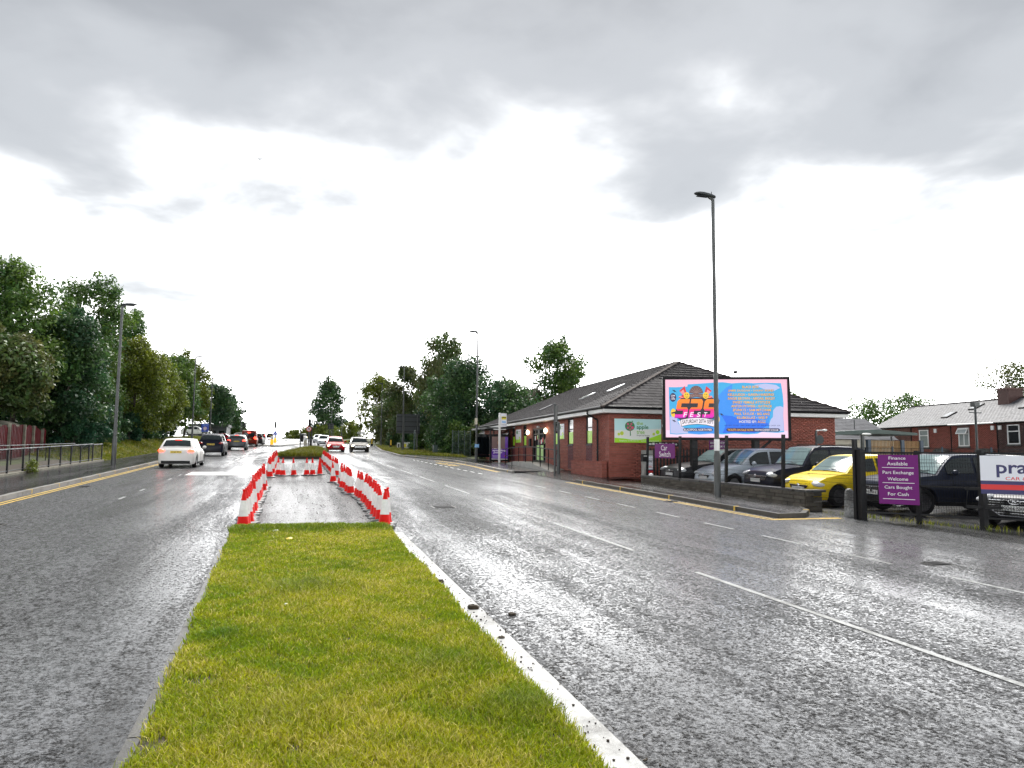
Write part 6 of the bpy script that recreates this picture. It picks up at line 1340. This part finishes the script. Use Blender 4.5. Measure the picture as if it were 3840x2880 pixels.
tf = thing('slatted_fence', 'tan slatted timber fence with blue grey posts', 'fence', (34.3, 36, .5))
pieces(tf, 'slat', [TRS(Vector((32.55 + .1 * i, 36, 1.75)), Vector((1, 0, 0)), Vector((0, 1, 0)), UPV, (.055, .02, 2.1)) for i in range(37)], 'wood_tan')
for x_ in (32.4, 34.8, 36.2): MB().bb((x_ - .11, 35.9, .2), (x_ + .11, 36.1, 2.85)).build('post', 'fence_blue', tf)
for z_ in (1.2, 2.4): MB().bb((32.5, 36.015, z_), (36.2, 36.05, z_ + .07)).build('rail', 'wood_tan', tf)
mf2 = thing('mesh_fence', 'tall black mesh fence along the back of the depot yard', 'fence', (30, 29, .5))
for i in range(6): MB().tube((24.6 + 2.4 * i, 29 - .5 * i, .2), (24.6 + 2.4 * i, 29 - .5 * i, 2.35), .045, n=6).build('post', 'fence_blue', mf2)
for i in range(5): mesh_panel(mf2, (24.6 + 2.4 * i, 29 - .5 * i, 0), (27 + 2.4 * i, 28.5 - .5 * i, 0), .45, 2.3, pitch=.06, wire=.005)
pf2 = thing('palisade_fence', 'dark palisade fence in front of the terrace houses', 'fence', (30.5, 21, .4))
pieces(pf2, 'pale', [TRS(Vector((26.5 + .02 * i, 28 - .16 * i, 1.28)), Vector((.124, -.992, 0)), Vector((.992, .124, 0)), UPV, (.07, .02, 1.6)) for i in range(120)], 'palisade')
fl = thing('yard_light', 'thin yard light post with a square floodlight', 'light post', (30.6, 27.2, .4)); MB().tube((30.6, 27.2, .2), (30.6, 27.2, 4.25), .05).build('post', 'galv_dark', fl); MB().box((30.6, 27.2, 4.33), (.3, .25, .2)).build('floodlight', 'galv', fl); MB().box((30.6, 27.2, 3.95), (.7, .04, .04)).build('crossbar', 'galv_dark', fl)
f2 = thing('yard_light', 'short yard light with a white lamp arm near the nursery corner', 'light post', (22.4, 28.0, .6)); MB().tube((22.4, 28, .5), (22.4, 28, 3.0), .05).build('post', 'galv', f2); MB().tube((22.4, 28, 3.0), (22.7, 27.9, 3.02), .03).build('arm', 'upvc', f2); MB().ball((22.78, 27.9, 3.02), (.12, .07, .06)).build('lamp', 'upvc', f2, smooth=True); MB().lathe([(.2, -.01), (.2, .01)], 16, (22.55, 27.95, 2.6), axis='Y').build('sign_back', 'galv_dark', f2)
f3 = thing('yard_light', 'grey column with a curved lamp in front of the canopy', 'light post', (28.6, 32.2, .5)); MB().tube((28.6, 32.2, .3), (28.6, 32.2, 3.0), .11).build('post', 'galv', f3); MB().ball((28.8, 32.1, 3.02), (.3, .12, .07)).build('lamp', 'upvc', f3, smooth=True)
cbl = thing('overhead_cable', 'pair of thin overhead cables running to the terrace roofs', 'cable', (56, 52, 8))
for dz in (0, .22): MB().path([(52, 38, 10.4 + dz), (55.9, 45, 9.55 + dz), (56, 52, 8.95 + dz), (55.7, 62, 8.5 + dz * .6)], .012, 4).build('cable', 'galv', cbl)
# far left dark building, church gable, boundary behind
db = thing('dark_building', 'dark flat-roofed building behind the left junction', 'building', (-15, 162, 3.8)); MB().bb((-19, 160, 3.0), (-12.2, 170, 6.6)).build('wall', 'galv_dark', db); MB().bb((-19.3, 159.7, 6.6), (-11.9, 170.3, 7.1)).build('roof_edge', 'galv', db)
for i in range(4): MB().bb((-18.4 + i * 1.6, 159.95, 4.4), (-17.4 + i * 1.6, 159.99, 5.8)).build('window', 'glass_dark', db)
chg = thing('stone_gable', 'steep dark stone gable rising behind the nursery roof', 'building', (26, 78, 2)); MB().bb((22.6, 76, 1.5), (28.0, 86, 5.6)).build('wall', 'brick_dark', chg); MB().add([(22.3, 75.8, 5.5), (28.3, 75.8, 5.5), (25.3, 75.8, 8.9), (22.3, 86, 5.5), (28.3, 86, 5.5), (25.3, 86, 8.9)], [(0, 1, 2), (3, 5, 4), (0, 2, 5, 3), (1, 4, 5, 2), (0, 3, 4, 1)]).build('roof', 'brick_dark', chg)
brd = thing('bird', 'tiny dark bird gliding high in the white cloud', 'bird', (-4.5, 90, 36)); g = MB().ball((-4.5, 90, 36), (.05, .16, .05), 8, 6); g.build('body', 'black', brd, smooth=True)
for sg in (-1, 1): MB().add([(-4.5, 90.06, 36.02), (-4.5, 89.95, 36.02), (-4.5 + sg * .22, 89.95, 36.1), (-4.5 + sg * .42, 89.9, 36.05), (-4.5 + sg * .22, 90.05, 36.1), (-4.5, 90.06, 36.05), (-4.5, 89.95, 36.05), (-4.5 + sg * .22, 89.95, 36.12)], [(0, 1, 2, 4), (4, 2, 3), (5, 6, 7)]).build('wing', 'black', brd, fix=False)
# ================================================================ trees and shrubs
PAL = dict(
    green=[(.042, .105, .028), (.070, .140, .026), (.100, .165, .022)],
    dark=[(.024, .072, .034), (.040, .096, .036), (.060, .120, .030)],
    olive=[(.105, .145, .014), (.160, .190, .016), (.115, .160, .022)],
    brown=[(.092, .108, .032), (.066, .115, .030), (.108, .112, .032), (.052, .105, .030)],
    teal=[(.024, .085, .050), (.034, .105, .052), (.048, .125, .046)])
def tree(label, x, y, top, r, pal='green', base=None, crown0=.12, leaf=.27, n=15000, nb=46, name='tree', cat='tree', shape='round', seed=None, airy=.25, trunk_r=.16, bark='bark', group=None, droop=0.0):
    n = int(n * 1.35)
    rg = np.random.default_rng(seed if seed is not None else int(abs(x * 37 + y * 101)) + 5)
    zg = gz(x, y) if base is None else base; Ht = top - zg; z0 = zg + Ht * crown0
    t = thing(name, label, cat, (x, y, zg), 0, group)
    # clump centres spread through the crown volume
    cs = []; rs2 = []
    for i in range(nb):
        f = (i + rg.uniform(0, 1)) / nb; f = f ** .9; zz_ = z0 + (top - z0) * f
        if shape == 'round': prof_ = math.sqrt(max(0.02, 1 - (2 * abs(f - .42) / 1.25) ** 2.2))
        elif shape == 'upright': prof_ = .35 + .65 * math.sin(min(1, f * 1.25 + .12) * PI) ** .7 if f < .82 else .55 - (f - .82) * 1.6
        elif shape == 'egg': prof_ = math.sin(PI * (.30 + .66 * f)) ** .6
        elif shape == 'shrub': prof_ = math.sqrt(max(.05, 1 - f ** 2))
        else: prof_ = 1 - .75 * f
        prof_ = max(.1, prof_); a = rg.uniform(0, 2 * PI); q = math.sqrt(rg.uniform(.12, 1))
        rb = r * rg.uniform(.24, .42) * (.55 + .45 * prof_); rad = max(0, r * prof_ * 1.08 - rb * .75) * q
        cs.append((x + rad * math.cos(a), y + rad * math.sin(a), min(zz_, top - rb * .55))); rs2.append(rb)
    cs = np.array(cs); rs2 = np.array(rs2)
    # a few loose twiggy tufts round the outline
    k = int(nb * airy)
    if k:
        idx = rg.integers(0, nb, k); dv = cs[idx] - np.array([x, y, (z0 + top) / 2]); dv /= np.linalg.norm(dv, axis=1)[:, None] + 1e-6
        cs = np.vstack([cs, cs[idx] + dv * rs2[idx][:, None] * rg.uniform(.8, 1.25, (k, 1))]); rs2 = np.concatenate([rs2, rs2[idx] * .45])
    wgt = rs2 ** 2; wgt /= wgt.sum(); ci = rg.choice(len(cs), n, p=wgt)
    d = rg.normal(0, 1, (n, 3)); d /= np.linalg.norm(d, axis=1)[:, None]
    rad = rs2[ci] * np.clip(rg.normal(.82, .22, n), .15, 1.25); P = cs[ci] + d * rad[:, None] * np.array([1, 1, .85])
    if droop: P[:, 2] -= droop * rg.uniform(0, 1, n) ** 2 * rs2[ci] * 2
    P[:, 2] = np.maximum(P[:, 2], zg + .05)
    nrm = d * .8 + rg.normal(0, .7, (n, 3)) + np.array([0, 0, .45]); nrm /= np.linalg.norm(nrm, axis=1)[:, None]
    ax = np.cross(nrm, rg.normal(0, 1, (n, 3))); ax /= np.linalg.norm(ax, axis=1)[:, None] + 1e-6
    if droop: ax = ax * .5 + np.array([0, 0, -1.0]); ax /= np.linalg.norm(ax, axis=1)[:, None]; nrm = np.cross(ax, rg.normal(0, 1, (n, 3))); nrm /= np.linalg.norm(nrm, axis=1)[:, None]
    bx_ = np.cross(nrm, ax); L_ = leaf * rg.uniform(.45, 1.25, (n, 1)); W_ = L_ * rg.uniform(.42, .62, (n, 1))
    V = np.stack([P - ax * L_ / 2, P + bx_ * W_ / 2 + nrm * L_ * .06, P + ax * L_ / 2 - np.array([0, 0, 1]) * L_ * .12, P - bx_ * W_ / 2 + nrm * L_ * .06], 1)
    F = np.arange(n * 4).reshape(n, 4); pc = np.array(PAL[pal]); bt = rg.integers(0, len(pc), len(cs)); c = pc[bt[ci]]
    c = c * .6 + pc[rg.integers(0, len(pc), n)] * .4; c = c * rg.uniform(.65, 1.4, (n, 1)) * rg.uniform(.85, 1.2, len(cs))[ci][:, None]
    fast_mesh('crown', V.reshape(-1, 3) - np.array([x, y, zg]), F, 'leaf', t, kind='stuff', col=np.repeat(c, 4, 0))
    tr = MB(); ht = z0 + (top - z0) * .55; pts = [(x, y, zg - .2)]
    for i in range(1, 6): pts.append((x + rg.normal(0, .05 * r), y + rg.normal(0, .05 * r), zg + (ht - zg) * i / 5))
    for i in range(5): tr.tube(pts[i], pts[i + 1], trunk_r * (1 - .15 * i), trunk_r * (1 - .15 * (i + 1)), 8, cap=False)
    for j in rg.choice(nb, min(nb, 18), replace=False):
        c_ = cs[j]; s_ = max(.15, min(.95, (c_[2] - zg) / (ht - zg) * .75)); i = min(4, int(s_ * 5)); p0 = Vector(pts[i]).lerp(Vector(pts[i + 1]), s_ * 5 - i); m_ = p0.lerp(Vector(c_), .55) + Vector((0, 0, .08 * r))
        rr0 = trunk_r * .42 * (1 - .5 * s_); tr.tube(p0, m_, rr0, rr0 * .65, 6, cap=False); tr.tube(m_, c_, rr0 * .65, rr0 * .25, 5, cap=False)
    tr.build('trunk', bark, t, smooth=True, fix=False)
    return t
GLT = 'trees along the left bank'
tree('tall airy ash tree at the far left edge, sky showing through its top', -16.2, 52.5, 13.1, 3.3, 'green', n=17000, airy=.7, group=GLT, crown0=.25)
tree('tallest green tree behind the left street lamp', -15.5, 66, 15.2, 3.5, 'green', n=19000, airy=.6, group=GLT)
tree('brownish low tree hanging over the red fence', -15.2, 46.0, 7.9, 2.5, 'brown', n=15000, group=GLT, crown0=.40)
tree('dense dark green tree between the red fence and left street lamp', -13.9, 53.8, 10.4, 3.1, 'dark', n=20000, group=GLT, crown0=.08)
tree('dark tree crown behind the olive one on the left', -15.6, 78, 14.8, 3.4, 'green', n=16000, group=GLT, leaf=.3)
tree('olive green tree right of the left street lamp', -13.0, 71, 11.3, 3.0, 'olive', n=17000, group=GLT, crown0=.15)
tree('second olive green tree along the left bank', -13.6, 85, 11.0, 3.0, 'olive', n=13000, group=GLT, leaf=.32, crown0=.12)
tree('mid green tree above the parked white car', -14, 97, 13.0, 3.3, 'green', n=13000, group=GLT, leaf=.34, crown0=.2)
tree('broad tree at the end of the left bank', -13.6, 108, 14.2, 3.7, 'olive', n=13000, group=GLT, leaf=.36, crown0=.2)
tree('dark spreading tree past the left junction', -14.8, 157, 14.6, 4.2, 'dark', n=12000, group=GLT, leaf=.42, crown0=.32)
tree('last dark tree of the left row, branches reaching over the road', -13.4, 173, 13.2, 3.8, 'dark', n=9000, group=GLT, leaf=.45, crown0=.35, airy=.6)
tree('rounded bushy tree beside the dark flat building', -12.6, 186, 9.2, 3.4, 'green', n=7000, group=GLT, leaf=.5, crown0=.05, shape='shrub')
for i, (x_, y_, tp, r_) in enumerate(((-19.5, 49, 9.5, 3.6), (-19.5, 58, 10.5, 3.8), (-19, 69, 10.5, 3.8), (-18.5, 82, 10, 3.8), (-18, 95, 9.5, 3.6))):
    tree(('first', 'second', 'third', 'fourth', 'fifth')[i] + ' tree from the left in the shaded back row behind the bank', x_, y_, tp, r_, 'dark', n=9000, leaf=.36, group='shaded back row of trees', crown0=.03)
sl_ = [(-12.9, 53, 2.7, 1.4, 'teal', 'feathery teal shrub beside the end of the red fence'), (-12.9, 56.5, 2.5, 1.4, 'teal', 'dark shrub just left of the left street lamp'), (-13.2, 59, 2.8, 1.5, 'dark', 'dark shrub under the tall trees behind the left lamp'), (-13.3, 64, 2.8, 1.5, 'dark', 'low shrub under the first olive tree'), (-13.0, 70, 2.3, 1.3, 'teal', 'small teal bush at the top of the grass bank'), (-13.6, 77, 3.0, 1.7, 'dark', 'shrub below the second olive tree'), (-13.8, 84, 3.0, 1.7, 'dark', 'shaded shrub farther along the bank'), (-14.5, 91, 3.2, 1.8, 'dark', 'shaded shrub left of the parked white car'), (-14.8, 101, 3.4, 2, 'dark', 'shaded shrub behind the parked white car')]
for x_, y_, h_, r_, p_, lab in sl_: tree(lab, x_, y_, gz(x_, y_) + h_, r_, p_, n=5200, nb=22, name='shrub', cat='shrub', shape='shrub', leaf=.2, crown0=.0, trunk_r=.04, airy=.5, group='shrubs on the left bank')
w_ = tree('small weed bush growing at the foot of the railing', -9.75, 34.0, rz(34) + .62, .42, 'olive', base=rz(34) + .1, n=900, nb=10, name='shrub', cat='shrub', shape='shrub', leaf=.07, crown0=0, trunk_r=.012)
GRT = 'trees along the right-hand side'
tree('bushy tree filling the gap beside the slip road lamp', 16.6, 124, 11.5, 3.6, 'green', n=8000, group=GRT, crown0=.04, leaf=.4)
tree('dark filler tree behind the grey sign backs', 20, 104, 12.6, 3.8, 'dark', n=9000, group=GRT, crown0=.04, leaf=.4)
tree('large dark rounded tree left of the bus shelter', 15.6, 70, 10.4, 4.3, 'dark', n=23000, group=GRT, crown0=.06, leaf=.3)
tree('tall drooping birch rising above the rounded dark tree', 16.2, 83, 15.0, 3.0, 'brown', n=13000, group=GRT, crown0=.35, leaf=.28, droop=.8, airy=.6, bark='bark_pale')
tree('leafy tree in front of the grey sign backs', 15.2, 98, 13.0, 3.2, 'brown', n=12000, group=GRT, crown0=.1, leaf=.36, airy=.5)
tree('tree behind the thin lamp by the slip road', 17, 147, 16.6, 4.4, 'olive', n=10000, group=GRT, crown0=.15, leaf=.45, airy=.5)
tree('rounded tree right of the bare one', 15.2, 112, 9.8, 4.0, 'brown', n=10000, group=GRT, crown0=.05, leaf=.38)
tree('narrow dark tree between the sign and the birch', 18, 90, 11.5, 3.4, 'dark', n=10000, group=GRT, crown0=.05, leaf=.36)
tree('upright poplar shaped tree by the far crest', 11.2, 236, 23.5, 6.2, 'dark', n=16000, group=GRT, base=5.2, crown0=.04, leaf=.6, shape='egg', airy=.8, nb=80)
tree('small tree behind the left end of the nursery roof', 21.8, 75, 9.5, 2.2, 'green', n=6500, group=GRT, leaf=.3, airy=.7, crown0=.1)
tree('sycamore standing tall behind the nursery roof', 27.4, 76, 13.9, 3.5, 'green', n=13000, group=GRT, leaf=.32, airy=.6, crown0=.3)
tree('hedge tree right of the rounded dark tree', 19.0, 65, 8.0, 3.2, 'dark', n=10000, group=GRT, leaf=.3, crown0=.02)
tree('spreading tree behind the first terrace roof', 68, 75, 8.6, 4.2, 'green', n=6500, group='trees behind the terrace', leaf=.34, base=-1, airy=.3)
tree('flat topped tree behind the terrace roof middle', 79.5, 80, 10.2, 4.6, 'green', n=6500, group='trees behind the terrace', leaf=.36, base=-1, airy=.3)
tree('tree with open sky gaps beside the chimney', 83, 69.5, 13.2, 4.6, 'brown', n=6500, group='trees behind the terrace', leaf=.34, base=-1, airy=.3, crown0=.3)
tree('tree tip showing over the nursery roof right of the billboard', 46.5, 61, 7.9, 2.0, 'green', n=3500, group='trees behind the terrace', leaf=.28, base=-.5, airy=.3)
for x_, y_, tp, r_, lab in ((5.4, 232, 8.9, 4.6, 'left far bush on the crest'), (10.5, 226, 9.4, 4.4, 'middle far bush on the crest'), (1.2, 240, 8.1, 3.6, 'small leftmost far bush on the crest'), (15.5, 205, 9.6, 4.2, 'right far bush by the slip road end')): tree(lab, x_, y_, tp, r_, 'olive', base=rz(y_) - .3, n=3600, nb=24, name='shrub', cat='shrub', shape='shrub', leaf=.6, crown0=0, group='bushes on the far crest')
for x_, y_, h_, r_, p_, lab in ((15.0, 61.5, 2.6, 1.3, 'brown', 'scrubby brown bush beside the bus shelter'), (13.9, 64, 2.8, 1.5, 'green', 'green bush beside the green mesh fence'), (13.6, 80, 2.6, 1.3, 'green', 'bush behind the grey sign posts'), (13.9, 90, 2.6, 1.5, 'dark', 'dark bush behind the roadside boards'), (14.5, 103, 3.0, 1.8, 'dark', 'dark bush beside the slip road'), (15.0, 121, 3.0, 2.0, 'olive', 'olive bush near the white name board'), (18.0, 138, 3.6, 2.4, 'brown', 'brown bush along the slip road bend'), (22.5, 165, 4.5, 3.2, 'olive', 'olive bush far up the slip road'), (14.6, 57, 1.5, 1.0, 'brown', 'dry scrub left of the bus shelter')):
    tree(lab, x_, y_, gz(x_, y_) + h_, r_, p_, n=4200, nb=20, name='shrub', cat='shrub', shape='shrub', leaf=.24 if y_ < 110 else .4, crown0=0, trunk_r=.04, airy=.5, group='bushes on the right verge')
def bare_tree(label, x, y, h, seed=2, spread=.5, r0=.16, bark='bark_pale', depth=5):
    zg = gz(x, y); t = thing('bare_tree', label, 'tree', (x, y, zg), 0); rb = random.Random(seed); tk = MB(); br = MB()
    def grow(p, d, L_, r_, k):
        q = p + d * L_; (tk if k >= depth - 1 else br).tube(p, q, r_, r_ * .68, 6 if k > 2 else 4, cap=False)
        if k == 0: return
        for _ in range(3 if k > 1 else 2):
            e = (d + Vector((rb.gauss(0, spread), rb.gauss(0, spread), rb.gauss(.12, .22)))).normalized(); grow(q, e, L_ * rb.uniform(.62, .84), r_ * .66, k - 1)
    grow(Vector((x, y, zg)), Vector((0, 0, 1)), h * .28, r0, depth); tk.build('trunk', bark, t, fix=False); br.build('branches', bark, t, kind='stuff', fix=False); return t
bare_tree('leafless pale tree between the poplar and the right-hand trees', 16.5, 186, 14.5, 3, .42, .22)
bare_tree('thin bare sapling in front of the stone gable', 22.3, 71, 9.5, 6, .22, .09, depth=4)
